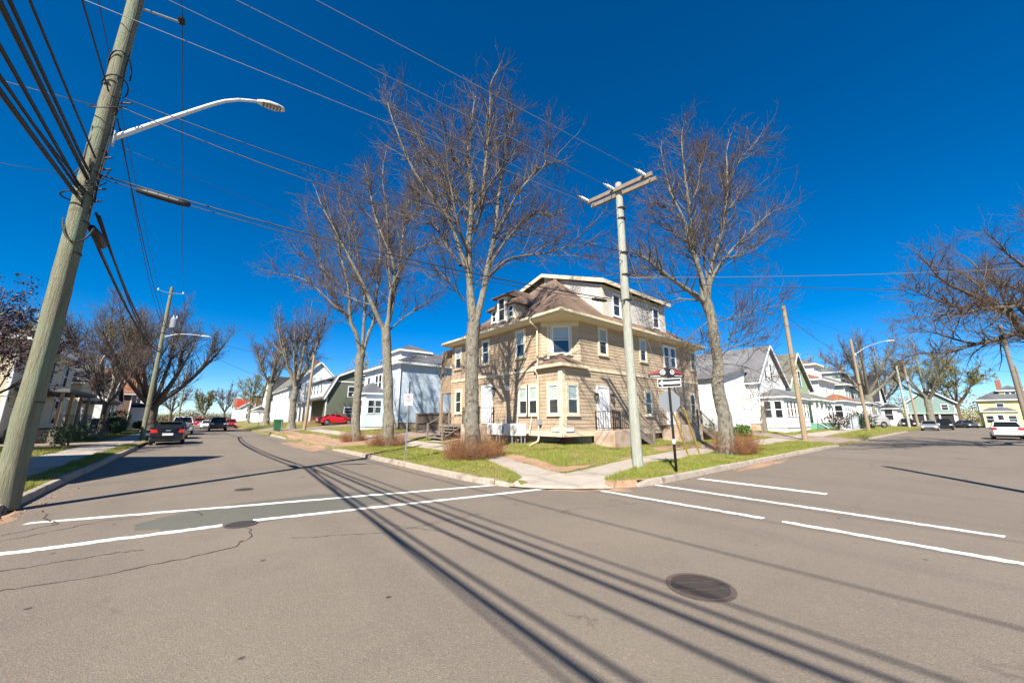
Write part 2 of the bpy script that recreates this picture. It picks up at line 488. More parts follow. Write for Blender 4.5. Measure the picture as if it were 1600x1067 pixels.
def h_s(x, y):
    d = -2.9 - np.asarray(y, float)
    return np.interp(d, [0, 3, 10], [.12, .16, .3])
def H(x, y):
    if x > KX and y > KY and ne_dist(x, y) > 0: return float(h_ne(x, y))
    if x < -2.4 and y > 9: return float(h_w(x, y))
    if x > 8 and y < -2.9: return float(h_s(x, y))
    return 0.0

def grid_sheet(name, xs, ys, hf, m, keep=None, project=None):
    X, Y = np.meshgrid(xs, ys, indexing='ij')
    if project: X, Y = project(X, Y)
    Z = hf(X, Y)
    nx, ny = X.shape
    idx = np.arange(nx * ny).reshape(nx, ny)
    F = np.stack([idx[:-1, :-1], idx[1:, :-1], idx[1:, 1:], idx[:-1, 1:]], -1).reshape(-1, 4)
    if keep is not None:
        k = keep(X, Y).ravel()
        F = F[k[F].any(1)]
    o = np_mesh(name, np.stack([X, Y, Z], -1), F, m, smooth=True)
    return tag(o, kind='structure')

g = MB()
g.face([(-1500, -1500, -.06), (1500, -1500, -.06), (1500, 1500, -.06), (-1500, 1500, -.06)])
tag(g.build("ground", 'earth'), kind='structure')

# the two streets and the cross street at the far end: one sheet of asphalt
r = MB()
bend = [(5.66, -2.9, 5.2), (40, -2.9, 5.2), (72, -2.9, 5.1), (88, -3.6, 4.5), (100, -4.8, 3.4), (110, -6.0, 2.2)]
xs_r = [-60, -2.4, 5.66]
r.face([(-60, -2.9, 0), (-2.4, -2.9, 0), (-2.4, 5.2, 0), (-60, 5.2, 0)])
r.face([(-2.4, -60, 0), (5.66, -60, 0), (5.66, -2.9, 0), (-2.4, -2.9, 0)])
r.face([(-2.4, -2.9, 0), (5.66, -2.9, 0), (5.66, 5.2, 0), (-2.4, 5.2, 0)])
r.face([(-2.4, 5.2, 0), (5.66, 5.2, 0), (5.66, 40, 0), (-2.4, 40, 0)])
r.face([(-2.4, 40, 0), (5.66, 40, 0), (5.9, 420, 0), (-2.4, 420, 0)])
r.face([(5.66, 5.2, 0), (9.5, 5.2, 0), (5.66, 9.0, 0)])
r.face([(-6.5, 5.2, 0), (-2.4, 5.2, 0), (-2.4, 9.4, 0)])
for a, b in zip(bend, bend[1:]):
    r.face([(a[0], a[1], 0), (b[0], b[1], 0), (b[0], b[2], 0), (a[0], a[2], 0)])
r.face([(110, -70, 0), (117, -70, 0), (117, 90, 0), (110, 90, 0)])
road = tag(r.build("road", 'asphalt'), kind='structure')

def squeeze(X, Y):
    d = ne_dist(X, Y)
    dx, dy = RC[0] - X, RC[1] - Y
    c = (X < RC[0]) & (Y < RC[1]) & (d < .1)
    L = np.maximum(np.hypot(dx, dy), 1e-6)
    k = (KR - .1) / L
    return np.where(c, RC[0] - dx * k, np.maximum(X, KX + .1)), np.where(c, RC[1] - dy * k, np.maximum(Y, KY + .1))
xs = np.concatenate([[5.66, 5.78], np.arange(6, 30, .35), np.arange(30, 60, 1.2), np.arange(60, 110.1, 5)])
ys = np.concatenate([[5.2, 5.32], np.arange(5.55, 30, .35), np.arange(30, 70, 1.5), np.arange(70, 320, 10)])
lawn = grid_sheet("lawn", xs, ys, h_ne, 'lawn', keep=lambda X, Y: ne_dist(X, Y) > -.5, project=squeeze)
xw = np.concatenate([np.arange(-2.45, -12, -.5), np.arange(-12, -70, -6)])[::-1]
yw = np.concatenate([np.arange(9.5, 50, 1.0), np.arange(50, 330, 10)])
grid_sheet("west_lawn", xw, yw, h_w, 'lawn')
grid_sheet("south_lawn", np.arange(9, 110.1, 4.0), np.arange(-2.95, -60, -3.0)[::-1], h_s, 'lawn')
grid_sheet("far_lawn", np.arange(117, 190, 8.0), np.arange(-70, 90, 8.0), lambda X, Y: X * 0 + .15, 'lawn')

# ---------------------------------------------------------------- kerbs, piece by piece
def kerb_run(name, path, inner, top=.14, w=.17):
    """path: polyline on the road side; inner: +1 when the block lies to the left of travel"""
    root = thing(name, None, None); tag(root, kind='structure')
    P = [Vector((x, y, 0)) for x, y in path]
    pts = []
    for a, b in zip(P, P[1:]):
        n = max(1, round((b - a).length / 2.2))
        pts += [a.lerp(b, k / n) for k in range(n)]
    pts.append(P[-1])
    for k, (a, b) in enumerate(zip(pts, pts[1:])):
        d = (b - a).normalized(); nn = Vector((-d.y, d.x, 0)) * inner
        a2, b2 = a + d * .008, b - d * .008
        j = random.uniform(-.012, .012); t0 = top + random.uniform(-.012, .012); t1 = top + random.uniform(-.012, .012)
        if k == 0: t0 = .05
        if k == len(pts) - 2: t1 = .05
        a2 = a2 + nn * j; b2 = b2 + nn * (j + random.uniform(-.006, .006))
        m = MB()
        m.hexa([a2 + Vector((0, 0, -.05)), b2 + Vector((0, 0, -.05)), b2 + nn * w + Vector((0, 0, -.05)), a2 + nn * w + Vector((0, 0, -.05))],
               [a2 + nn * .03 + Vector((0, 0, t0)), b2 + nn * .03 + Vector((0, 0, t1)), b2 + nn * w + Vector((0, 0, t1)), a2 + nn * w + Vector((0, 0, t0))])
        m.build("kerb_stone", 'kerb', root, bevel=.018)
    return root
def arc(cx, cy, r, a0, a1, n):
    return [(cx + r * math.cos(rad(a0 + (a1 - a0) * k / n)), cy + r * math.sin(rad(a0 + (a1 - a0) * k / n))) for k in range(n + 1)]
kerb_run("kerb", [(KX, 21.8), (KX, 14), (KX, RC[1])] + arc(*RC, KR, 180, 206, 3)[1:], 1)
kerb_run("kerb", arc(*RC, KR, 256, 270, 2) + [(20, KY), (30.3, KY)], 1)
kerb_run("kerb", [(40.5, KY), (72, KY - .1)], 1)
kerb_run("kerb", [(KX, 46), (KX, 36)], 1)
kerb_run("kerb", [(-2.4, 30.5), (-2.4, 10.6), (-3.2, 8.4), (-5, 7)], -1, top=.15)
kerb_run("kerb", [(-2.4, 70), (-2.4, 36)], -1, top=.15)
kerb_run("kerb", [(72, -2.9), (12, -2.9)], 1)

# ---------------------------------------------------------------- pavements, slab by slab
def slab_run(root, A, B, w0, w1, step=1.52, hf=H, dz=.022, m='concrete'):
    """slabs from A to B; w0, w1: offsets of the two edges to the left of travel"""
    A, B = Vector((*A, 0)), Vector((*B, 0))
    L = (B - A).length; d = (B - A) / L; nn = Vector((-d.y, d.x, 0))
    n = max(1, round(L / step))
    for k in range(n):
        p, q = A + d * (L * k / n + .008), A + d * (L * (k + 1) / n - .008)
        c = [p + nn * w0, q + nn * w0, q + nn * w1, p + nn * w1]
        tilt = random.uniform(-.006, .006)
        top = [Vector((v.x, v.y, hf(v.x, v.y) + dz + tilt)) for v in c]
        b = [Vector((v.x, v.y, v.z - .2)) for v in top]
        mm = MB(); mm.hexa(b, top) if (w1 > w0) else mm.hexa(b[::-1], top[::-1])
        mm.build("paving_slab", m, root, bevel=.008)
walk = tag(thing("sidewalk", None, None), kind='structure')
def slab_path(root, left, right, step=1.5, hf=H, dz=.022, m='concrete'):
    """slabs between the two edges of a bending path"""
    def rs(p, n):
        p = np.array(p, float); s = np.r_[0, np.cumsum(np.hypot(*np.diff(p, axis=0).T))]
        t = np.linspace(0, s[-1], n + 1); return [Vector((np.interp(q, s, p[:, 0]), np.interp(q, s, p[:, 1]), 0)) for q in t]
    Lt = sum(math.dist(a, b) for a, b in zip(left, left[1:]))
    n = round(Lt / step); A, B = rs(left, n), rs(right, n)
    for k in range(n):
        g = .006
        c = [A[k].lerp(A[k + 1], g), A[k].lerp(A[k + 1], 1 - g), B[k].lerp(B[k + 1], 1 - g), B[k].lerp(B[k + 1], g)]
        tilt = random.uniform(-.006, .006)
        top = [Vector((v.x, v.y, hf(v.x, v.y) + dz + tilt)) for v in c][::-1]
        mm = MB(); mm.hexa([Vector((v.x, v.y, v.z - .2)) for v in top], top); mm.build("paving_slab", m, root, bevel=.008)
WL_L = [(6.6, 7.5), (7.05, 8.45), (7.9, 10.6), (8.6, 12.3), (8.75, 17), (9.0, 23), (9.0, 46)]
WL_R = [(7.85, 7.25), (7.98, 8.3), (8.75, 10.7), (9.6, 12.8), (9.95, 17), (10.4, 23), (10.45, 46)]
WR_L = [(7.85, 7.25), (8.8, 7.25), (9.8, 7.48), (10.6, 7.72), (12, 7.95), (15, 8.35), (22, 8.95), (60, 8.9)]
WR_R = [(8.0, 6.05), (9.0, 6.3), (10.1, 6.55), (10.62, 6.9), (12, 6.98), (15, 7.12), (22, 7.5), (60, 7.5)]
slab_path(walk, WL_L, WL_R)
slab_path(walk, WR_L, WR_R)
walk2 = tag(thing("sidewalk", None, None), kind='structure')
slab_run(walk2, (-3.15, 10.5), (-3.15, 70), 0, 1.5)
# fan of the dropped corner
fan = MB()
inner = [(7.85, 7.25), (7.96, 6.7), (8.0, 6.03)]
outer = [(7.75, 5.56), (7.3, 5.72), (6.85, 6.05), (6.45, 6.45), (6.12, 6.9), (5.95, 7.3), (6.58, 7.5)]
pl = inner + outer
cxy = (7.1, 6.7)
for k in range(len(pl)):
    a, b = pl[k], pl[(k + 1) % len(pl)]
    R = 6
    for i in range(R):
        t0, t1 = i / R, (i + 1) / R
        q = [(cxy[0] + (p[0] - cxy[0]) * t, cxy[1] + (p[1] - cxy[1]) * t) for p, t in ((a, t0), (b, t0), (b, t1), (a, t1))]
        q = [(x, y, max(.012, H(x, y) + .03)) for x, y in q]
        if i == 0: fan.face([q[0], q[2], q[3]][::-1])
        else: fan.face(q[::-1])
fan_o = fan.build("corner_ramp", 'concrete'); tag(fan_o, kind='structure')
fan_o.data.polygons.foreach_set("use_smooth", [True] * len(fan_o.data.polygons))

# ---------------------------------------------------------------- driveways and bare earth
def strip(name, pa, pb, m, dz=.02, n=24, k=5, jit=0.0):
    def rs(p):
        p = np.array(p, float); s = np.r_[0, np.cumsum(np.hypot(*np.diff(p, axis=0).T))]
        t = np.linspace(0, s[-1], n); return np.stack([np.interp(t, s, p[:, 0]), np.interp(t, s, p[:, 1])], -1)
    A, B = rs(pa), rs(pb)
    rng = np.random.RandomState(len(name) + n + int(abs(pa[0][0] * 10)))
    if jit:
        A = A + np.cumsum(rng.randn(n, 2), 0) * jit * .3 + rng.randn(n, 2) * jit * .4
        B = B + rng.randn(n, 2) * jit
    V = np.stack([A + (B - A) * t for t in np.linspace(0, 1, k)], 1)
    Z = np.array([[H(x, y) + dz for x, y in row] for row in V])
    idx = np.arange(n * k).reshape(n, k)
    F = np.stack([idx[:-1, :-1], idx[:-1, 1:], idx[1:, 1:], idx[1:, :-1]], -1).reshape(-1, 4)
    return tag(np_mesh(name, np.concatenate([V, Z[..., None]], -1), F, m, smooth=True), kind='structure')
def blob(name, x, y, a, b, rot, m, dz=.014, seed=0):
    rng = np.random.RandomState(seed)
    n = 40; th = np.linspace(0, 2 * np.pi, n, endpoint=False)
    rr = 1 + sum(rng.uniform(-.16, .16) * np.cos(k * th + rng.uniform(0, 6)) for k in range(2, 8))
    c, s = math.cos(rad(rot)), math.sin(rad(rot))
    V = [(x, y, H(x, y) + dz)]
    for t in (.4, .75, 1.0):
        for i in range(n):
            u, v = a * rr[i] * t * math.cos(th[i]), b * rr[i] * t * math.sin(th[i])
            px, py = x + u * c - v * s, y + u * s + v * c
            V.append((px, py, H(px, py) + (dz if t < 1 else .002)))
    F = [(0, 1 + i, 1 + (i + 1) % n, 1 + (i + 1) % n) for i in range(n)]
    me = bpy.data.meshes.new(name)
    fs = [(0, 1 + i, 1 + (i + 1) % n) for i in range(n)]
    for q in range(2):
        o0, o1 = 1 + q * n, 1 + (q + 1) * n
        fs += [(o0 + i, o1 + i, o1 + (i + 1) % n, o0 + (i + 1) % n) for i in range(n)]
    me.from_pydata(V, [], fs)
    return tag(link_mesh(name, me, m), kind='structure')
strip("driveway", [(5.75, 22.4), (10, 23.4), (20, 26.5)], [(5.75, 30.8), (9, 29.2), (20, 29.4)], 'drive', .012, 30, 8, .08)
strip("driveway", [(5.75, 46.5), (30, 47.5)], [(5.75, 53.0), (30, 54)], 'drive', .02, 20, 6, .1)
strip("driveway", [(30.5, 5.3), (31.5, 9), (31.5, 18)], [(40.3, 5.3), (36, 9), (35.5, 18)], 'drive', .03, 20, 6, .06)
strip("driveway", [(-2.5, 31), (-14, 31)], [(-2.5, 35.6), (-14, 35.6)], 'drive', .02, 16, 5, .05)
strip("garden_path", [(10.4, 18.6), (12.0, 18.9)], [(10.4, 20.3), (12.0, 20.3)], 'concrete', .03, 8, 4, .03)
strip("dirt_patch", [(9.0, 11.4), (8.3, 9.2), (7.93, 7.9), (7.93, 7.3), (8.5, 7.27), (9.4, 7.42), (10.4, 7.72)], [(9.6, 11.4), (9.2, 9.6), (8.8, 8.6), (8.7, 8.15), (8.9, 8.0), (9.5, 7.85), (10.5, 7.85)], 'dirt', .016, 30, 5, .06)
blob("dirt_patch", 12.9, 8.25, 1.2, .22, 10, 'dirt', seed=1)
blob("dirt_patch", 10.5, 13.2, .5, 1.4, -8, 'dirt', seed=2)
blob("dirt_patch", 17.6, 9.15, 2.3, .5, 4, 'dirt', seed=3)
blob("dirt_patch", 8.2, 5.65, .8, .24, -20, 'dirt', .02, seed=4)
blob("dirt_patch", 10.9, 16.0, .45, 2.6, 0, 'dirt', seed=5)
blob("dirt_patch", 7.3, 27.4, 1.6, 5.0, 2, 'dirt', .03, seed=6)
blob("dirt_patch", 20.5, 9.1, 2.4, .35, 0, 'dirt', seed=7)
blob("dirt_patch", 7.2, 35.5, 1.35, 5.2, 0, 'dirt', .02, seed=15)
blob("dirt_patch", 6.9, 44.2, 1.0, 3.2, 0, 'dirt', .02, seed=16)
blob("dirt_patch", 7.3, 57.5, 1.3, 4.6, 0, 'drive', .02, seed=17)
blob("dirt_patch", 6.0, 17.9, .35, 1.6, 2, 'dirt', seed=8)
blob("dirt_patch", 12.3, 24.4, 2.2, 1.6, 20, 'drive', .02, seed=9)
# sand washed along the gutter
blob("gutter_sand", 15.9, 4.95, 2.6, .22, 0, 'dirt', .006, seed=11)
blob("gutter_sand", -2.3, 10.3, .16, .8, 4, 'dirt', .006, seed=12)
blob("gutter_sand", 7.2, 6.0, 1.0, .3, -42, 'dirt', .010, seed=13)
blob("gutter_sand", 5.2, 26.4, .8, 4.6, 0, 'dirt', .006, seed=14)

# ---------------------------------------------------------------- road markings, patch, covers
def worn(poly_a, poly_b, seed, n=60, amp=.012):
    """painted band with ragged edges between two lines"""
    rng = np.random.RandomState(seed)
    A = np.array(poly_a, float); B = np.array(poly_b, float)
    def rs(P):
        s = np.r_[0, np.cumsum(np.hypot(*np.diff(P, axis=0).T))]
        t = np.linspace(0, s[-1], n); return np.stack([np.interp(t, s, P[:, 0]), np.interp(t, s, P[:, 1])], -1)
    A, B = rs(A), rs(B)
    A = A + rng.randn(n, 2) * amp; B = B + rng.randn(n, 2) * amp
    V = np.concatenate([np.stack([A, B], 1), np.full((n, 2, 1), .004)], -1)
    idx = np.arange(n * 2).reshape(n, 2)
    F = np.stack([idx[:-1, 0], idx[:-1, 1], idx[1:, 1], idx[1:, 0]], -1)
    return V, F
def marking(name, bands, label_seed):
    V, F, o = [], [], 0
    for k, (a, b) in enumerate(bands):
        v, f = worn(a, b, label_seed * 10 + k)
        V.append(v.reshape(-1, 3)); F.append(f + o); o += v.shape[0] * 2
    return tag(np_mesh(name, np.concatenate(V), np.concatenate(F), 'paint'), kind='structure')
def line(a, b, w):
    a, b = np.array(a, float), np.array(b, float)
    d = (b - a) / np.linalg.norm(b - a); nn = np.array([-d[1], d[0]]) * w / 2
    return ([a + nn, b + nn], [a - nn, b - nn])
marking("crosswalk_line", [line((-1.87, 9.68), (6.0, 7.72), .16)], 1)
marking("crosswalk_line", [line((-3.5, 7.86), (.50, 7.58), .17)], 2)
marking("crosswalk_line", [line((.90, 7.62), (5.85, 6.70), .16), line((5.85, 6.70), (7.02, 6.53), .15)], 3)
marking("crosswalk_line", [line((7.29, 5.58), (7.40, 2.40), .15)], 4)
marking("crosswalk_line", [line((7.40, 2.15), (7.36, -2.6), .15)], 5)
marking("crosswalk_line", [line((8.98, 5.2), (8.85, -.08), .16)], 6)
marking("stop_line", [line((10.83, 4.95), (10.78, 2.2), .26)], 7)
# repair patch of darker asphalt by the utility cover
rng = np.random.RandomState(5)
th = np.linspace(0, 2 * np.pi, 60, endpoint=False)
pv = [(1.45, 8.35, .002)] + [(1.45 + (2.1 + .05 * rng.randn()) * math.cos(t) * (1 if math.cos(t) > 0 else .95), 8.35 + (.95 + .04 * rng.randn()) * math.sin(t), .002) for t in th]
me = bpy.data.meshes.new("road_patch"); me.from_pydata(pv, [], [(0, 1 + i, 1 + (i + 1) % 60) for i in range(60)])
tag(link_mesh("road_patch", me, 'asphalt_new'), kind='structure')

def crack(pts, w, seed):
    rng = np.random.RandomState(seed)
    P = np.array(pts, float); n = 40
    s = np.r_[0, np.cumsum(np.hypot(*np.diff(P, axis=0).T))]; t = np.linspace(0, s[-1], n)
    Q = np.stack([np.interp(t, s, P[:, 0]), np.interp(t, s, P[:, 1])], -1)
    Q += np.cumsum(rng.randn(n, 2) * .012, 0) + rng.randn(n, 2) * .012
    d = np.gradient(Q, axis=0); d /= np.linalg.norm(d, axis=1)[:, None] + 1e-9
    nn = np.stack([-d[:, 1], d[:, 0]], -1) * (w * rng.uniform(.3, 1, n))[:, None]
    return np.concatenate([np.stack([Q + nn, Q - nn], 1), np.full((n, 2, 1), .0055)], -1)
V, F, o = [], [], 0
for k, (p, w) in enumerate([([(.75, 7.2), (.70, 6.6), (.45, 6.2), (-.6, 6.0), (-1.5, 6.2)], .011), ([(-2.0, 7.0), (-1.2, 7.0), (-.4, 6.9)], .010), ([(-2, 8.4), (-.8, 9.1), (-.2, 9.0)], .010),
                            ([(-.1, 9.4), (.25, 9.0), (.3, 8.6)], .008), ([(-1.9, 8.9), (-1.5, 9.3), (-1.9, 10.4)], .014), ([(2.4, 6.2), (2.9, 5.2), (3.0, 4.6)], .007), ([(1.2, 6.2), (2.2, 5.6), (3.9, 5.6)], .007),
                            ([(-1.5, 5.9), (-1.1, 5.0), (-1.2, 4.0)], .008)]):
    v = crack(p, w, k)
    n = len(v); idx = np.arange(n * 2).reshape(n, 2) + o
    V.append(v.reshape(-1, 3)); F.append(np.stack([idx[:-1, 0], idx[:-1, 1], idx[1:, 1], idx[1:, 0]], -1)); o += n * 2
tag(np_mesh("road_crack", np.concatenate(V), np.concatenate(F), 'tar'), kind='structure')

def cover(x, y, r, rot, label, collar):
    t = thing("manhole_cover", label, "manhole cover", (x, y, .003), rad(rot))
    m = MB(); m.lathe([(r * 1.10, 0), (r * 1.10, .006), (r * 1.05, .009), (r * 1.02, .002), (0, .002)], n=48)
    m.build("frame", 'iron_worn', None).parent = t
    m = MB(); m.lathe([(r, .001), (r, .008), (r * .93, .009), (r * .92, .004), (0, .004)], n=48)
    m.build("lid", 'iron', None).parent = t
    m = MB()
    step = .042
    k = int(r / step)
    for i in range(-k, k + 1):
        for j in range(-k, k + 1):
            px, py = i * step, j * step
            if math.hypot(px, py) < r * .87 and not (abs(py) < .09 and abs(px) < r * .72):
                m.box(px - .014, py - .014, .004, px + .014, py + .014, .0085)
    st = m.build("stud", 'iron_worn', None); st.parent = t; st['kind'] = 'stuff'
    m = MB()
    m.box(-r * .7, -.085, .004, r * .7, -.075, .009).box(-r * .7, .075, .004, r * .7, .085, .009)
    m.box(-r * .45, -.045, .004, -r * .2, .045, .008).box(-r * .1, -.045, .004, -r * .05, .045, .008).box(.0, -.045, .004, r * .15, .045, .008).box(r * .25, -.045, .004, r * .45, .045, .008)
    m.build("raised_band", 'iron_worn', None).parent = t
    for sx in (-1, 1):
        m = MB(); m.box(sx * r * .78 - .03, -.012, .004, sx * r * .78 + .03, .012, .0095)
        m.build("lift_slot", 'black', None).parent = t
    return t
cover(3.98, 1.92, .285, -32, "large round iron manhole cover in the near road", True)
cover(.72, 7.46, .2, 10, "small iron cover in the gap of the white crosswalk line", True)
cover(1.02, 11.0, .17, 0, "smallest iron valve cover beyond the crosswalk in the left street", True)
# ---------------------------------------------------------------- trees
class Tubes:
    """many tubes as one mesh, vectorised"""
    def __init__(s): s.V, s.F, s.n = [], [], 0
    def add(s, P, R, sides=3):
        """P (N,K,3), R (N,K)"""
        N, K, _ = P.shape
        T = np.empty_like(P)
        T[:, 1:-1] = P[:, 2:] - P[:, :-2]; T[:, 0] = P[:, 1] - P[:, 0]; T[:, -1] = P[:, -1] - P[:, -2]
        T /= np.linalg.norm(T, axis=2, keepdims=True) + 1e-9
        ref = np.where(np.abs(T[:, :1, 2:3]) > .85, np.array([1., 0, 0]), np.array([0, 0, 1.]))
        U = np.cross(T, np.broadcast_to(ref, T.shape)); U /= np.linalg.norm(U, axis=2, keepdims=True) + 1e-9
        Wv = np.cross(T, U)
        a = np.arange(sides) * 2 * np.pi / sides
        ring = U[:, :, None] * np.cos(a)[None, None, :, None] + Wv[:, :, None] * np.sin(a)[None, None, :, None]
        V = P[:, :, None] + ring * R[:, :, None, None]
        idx = np.arange(N * K * sides).reshape(N, K, sides) + s.n
        nx = np.roll(idx, -1, 2)
        F = np.stack([idx[:, :-1], nx[:, :-1], nx[:, 1:], idx[:, 1:]], -1).reshape(-1, 4)
        s.V.append(V.reshape(-1, 3)); s.F.append(F); s.n += N * K * sides
    def build(s, name, m, parent=None, smooth=True):
        return np_mesh(name, np.concatenate(s.V), np.concatenate(s.F), m, parent, smooth)

def spline(pts, n):
    P = np.array(pts, float)
    if len(P) == 2: P = np.stack([P[0], (P[0] + P[1]) / 2, P[1]])
    Q = np.vstack([2 * P[0] - P[1], P, 2 * P[-1] - P[-2]])
    s = np.r_[0, np.cumsum(np.linalg.norm(np.diff(P, axis=0), axis=1))]
    out = []
    for t in np.linspace(0, s[-1], n):
        i = min(np.searchsorted(s, t, side='right') - 1, len(P) - 2)
        u = (t - s[i]) / max(s[i + 1] - s[i], 1e-9)
        p0, p1, p2, p3 = Q[i], Q[i + 1], Q[i + 2], Q[i + 3]
        out.append(.5 * ((2 * p1) + (p2 - p0) * u + (2 * p0 - 5 * p1 + 4 * p2 - p3) * u * u + (3 * p1 - p0 - 3 * p2 + p3) * u ** 3))
    return np.array(out)

def grow(rng, p, d, L, K, up, jit):
    N = len(p); P = np.empty((N, K, 3)); P[:, 0] = p; d = d.copy()
    for k in range(1, K):
        d = d + rng.randn(N, 3) * jit + np.array([0, 0, 1.]) * np.asarray(up).reshape(-1, 1)
        d /= np.linalg.norm(d, axis=1, keepdims=True)
        P[:, k] = P[:, k - 1] + d * (L / (K - 1))[:, None]
    return P

def sprout(rng, P, R, n, tmin, tmax, ang, weight=None):
    """n points on the tubes P with a direction leaving them"""
    N, K, _ = P.shape
    w = np.linalg.norm(P[:, -1] - P[:, 0], axis=1) if weight is None else weight
    i = rng.choice(N, n, p=w / w.sum())
    t = rng.uniform(tmin, tmax, n) * (K - 1); k = np.minimum(t.astype(int), K - 2); u = (t - k)[:, None]
    a, b = P[i, k], P[i, k + 1]
    p = a + (b - a) * u
    T = b - a; T /= np.linalg.norm(T, axis=1, keepdims=True) + 1e-9
    q = rng.randn(n, 3); q -= T * (q * T).sum(1, keepdims=True); q /= np.linalg.norm(q, axis=1, keepdims=True) + 1e-9
    an = np.radians(rng.uniform(ang[0], ang[1], n))[:, None]
    d = T * np.cos(an) + q * np.sin(an)
    r = R[i, k] * (1 - u[:, 0]) + R[i, k + 1] * u[:, 0]
    return p, d, r, t / (K - 1)

def gnarl(P, R, sides, rng, amp, knots=0):
    """one thick trunk with an uneven, burred surface"""
    K = len(P)
    T = np.gradient(P, axis=0); T /= np.linalg.norm(T, axis=1, keepdims=True)
    ref = np.array([1., 0, 0]); U = np.cross(T, ref); U /= np.linalg.norm(U, axis=1, keepdims=True); Wv = np.cross(T, U)
    a = np.arange(sides) * 2 * np.pi / sides
    ph = rng.uniform(0, 6, 6)
    z = np.linspace(0, 1, K)[:, None] * 9
    rr = 1 + amp * (.6 * np.sin(3 * a + ph[0] + .5 * z) + .5 * np.sin(5 * a + ph[1] - .9 * z) + .6 * np.sin(2.3 * z + ph[2] + 2 * a) + .5 * rng.randn(K, sides) * .7)
    for _ in range(knots):
        kz, ka = rng.uniform(0.1, .95) * K, rng.uniform(0, 2 * np.pi)
        dist = ((np.arange(K)[:, None] - kz) / (K * .035)) ** 2 + (np.angle(np.exp(1j * (a - ka)))[None] / .42) ** 2
        rr = rr + rng.uniform(.12, .34) * np.exp(-dist)
    # roots flare
    V = P[:, None] + (U[:, None] * np.cos(a)[None, :, None] + Wv[:, None] * np.sin(a)[None, :, None]) * (R[:, None] * rr)[..., None]
    idx = np.arange(K * sides).reshape(K, sides); nx = np.roll(idx, -1, 1)
    F = np.stack([idx[:-1], nx[:-1], nx[1:], idx[1:]], -1).reshape(-1, 4)
    return V.reshape(-1, 3), F

def tree(name, label, base, trunk, limbs, seed, cat="tree", group=None, dens=1.0, up=.07, trunk_m='bark', limb_m='limb', twig_m='twig',
         n2=9.0, n3=4.4, n4=2.5, len2=(.8, 2.6), leaves=None, leaf_n=0, leaf_s=.05, knots=10, thick=1.0, drop=0.0):
    """trunk: [(x,y,z,r)...]; limbs: lists of (x,y,z) with start and end radius: (pts, r0, r1)"""
    rng = np.random.RandomState(seed)
    root = thing(name, label, cat, base, 0, group)
    tp = np.array([q[:3] for q in trunk], float)
    n = max(14, int(np.linalg.norm(tp[-1] - tp[0]) / .13))
    P = spline(tp, n)
    s = np.linspace(0, 1, n); R = np.interp(s, np.linspace(0, 1, len(trunk)), [q[3] for q in trunk])
    R = R * (1 + .55 * np.exp(-(P[:, 2] - P[0, 2]) / .35))
    P[0, 2] -= .15
    V, F = gnarl(P, R, 18, rng, .045, knots)
    tr = np_mesh("trunk", V, F, trunk_m, root, True)
    LP, LR = [], []
    K = 16
    for pts, r0, r1 in limbs:
        p = spline(pts, K)
        p[1:] += np.cumsum(rng.randn(K - 1, 3) * .035, 0) * np.linspace(0, 1, K - 1)[:, None] * min(1, np.linalg.norm(p[-1] - p[0]) / 4)
        rr = r0 + (r1 - r0) * np.linspace(0, 1, K) ** .8
        LP.append(p); LR.append(rr)
        tb = Tubes(); tb.add(p[None], rr[None] * (1 + .08 * rng.randn(K))[None], 9)
        tb.build("branch", limb_m if r0 < .085 else trunk_m, root)
    LP, LR = np.array(LP), np.array(LR)
    Ls = np.linalg.norm(np.diff(LP, axis=1), axis=2).sum(1)
    tb = Tubes()
    N2 = max(10, int(Ls.sum() * n2 / 3 * dens))
    p, d, r, t = sprout(rng, LP, LR, N2, .18, .97, (25, 62), Ls)
    d[:, 2] += .18; d /= np.linalg.norm(d, axis=1, keepdims=True)
    L2 = rng.uniform(len2[0], len2[1], N2) * (1.2 - .78 * t)
    P2 = grow(rng, p, d, L2, 7, np.full(N2, up), .16)
    R2 = np.minimum(r * .6, rng.uniform(.015, .040, N2) * thick)[:, None] * np.linspace(1, .3, 7)
    tb.add(P2, R2, 5)
    b2 = tb.build("side_branch", limb_m, root); b2['kind'] = 'stuff'
    tw = Tubes()
    # ends of the limbs carry on as twigs
    N3 = int(N2 * n3)
    p, d, r, t = sprout(rng, np.concatenate([P2]), R2, N3, .12, 1.0, (20, 55), L2)
    L3 = rng.uniform(.35, 1.15, N3)
    P3 = grow(rng, p, d, L3, 5, np.full(N3, up * 1.3 - drop), .17)
    R3 = (rng.uniform(.0065, .012, N3) * thick)[:, None] * np.linspace(1, .45, 5)
    tw.add(P3, R3, 3)
    N4 = int(N3 * n4)
    p, d, r, t = sprout(rng, P3, R3, N4, .15, 1.0, (20, 58), L3)
    L4 = rng.uniform(.16, .55, N4)
    P4 = grow(rng, p, d, L4, 3, np.full(N4, up - drop), .14)
    R4 = (rng.uniform(.0034, .0058, N4) * thick)[:, None] * np.linspace(1, .6, 3)
    tw.add(P4, R4, 3)
    cr = tw.build("crown", twig_m, root, smooth=False); cr['kind'] = 'stuff'
    if leaves:
        src = P4.reshape(-1, 3)
        i = rng.choice(len(src), leaf_n)
        foliage("foliage", src[i] + rng.randn(leaf_n, 3) * .09, leaf_s, leaves, root, rng)
    return root

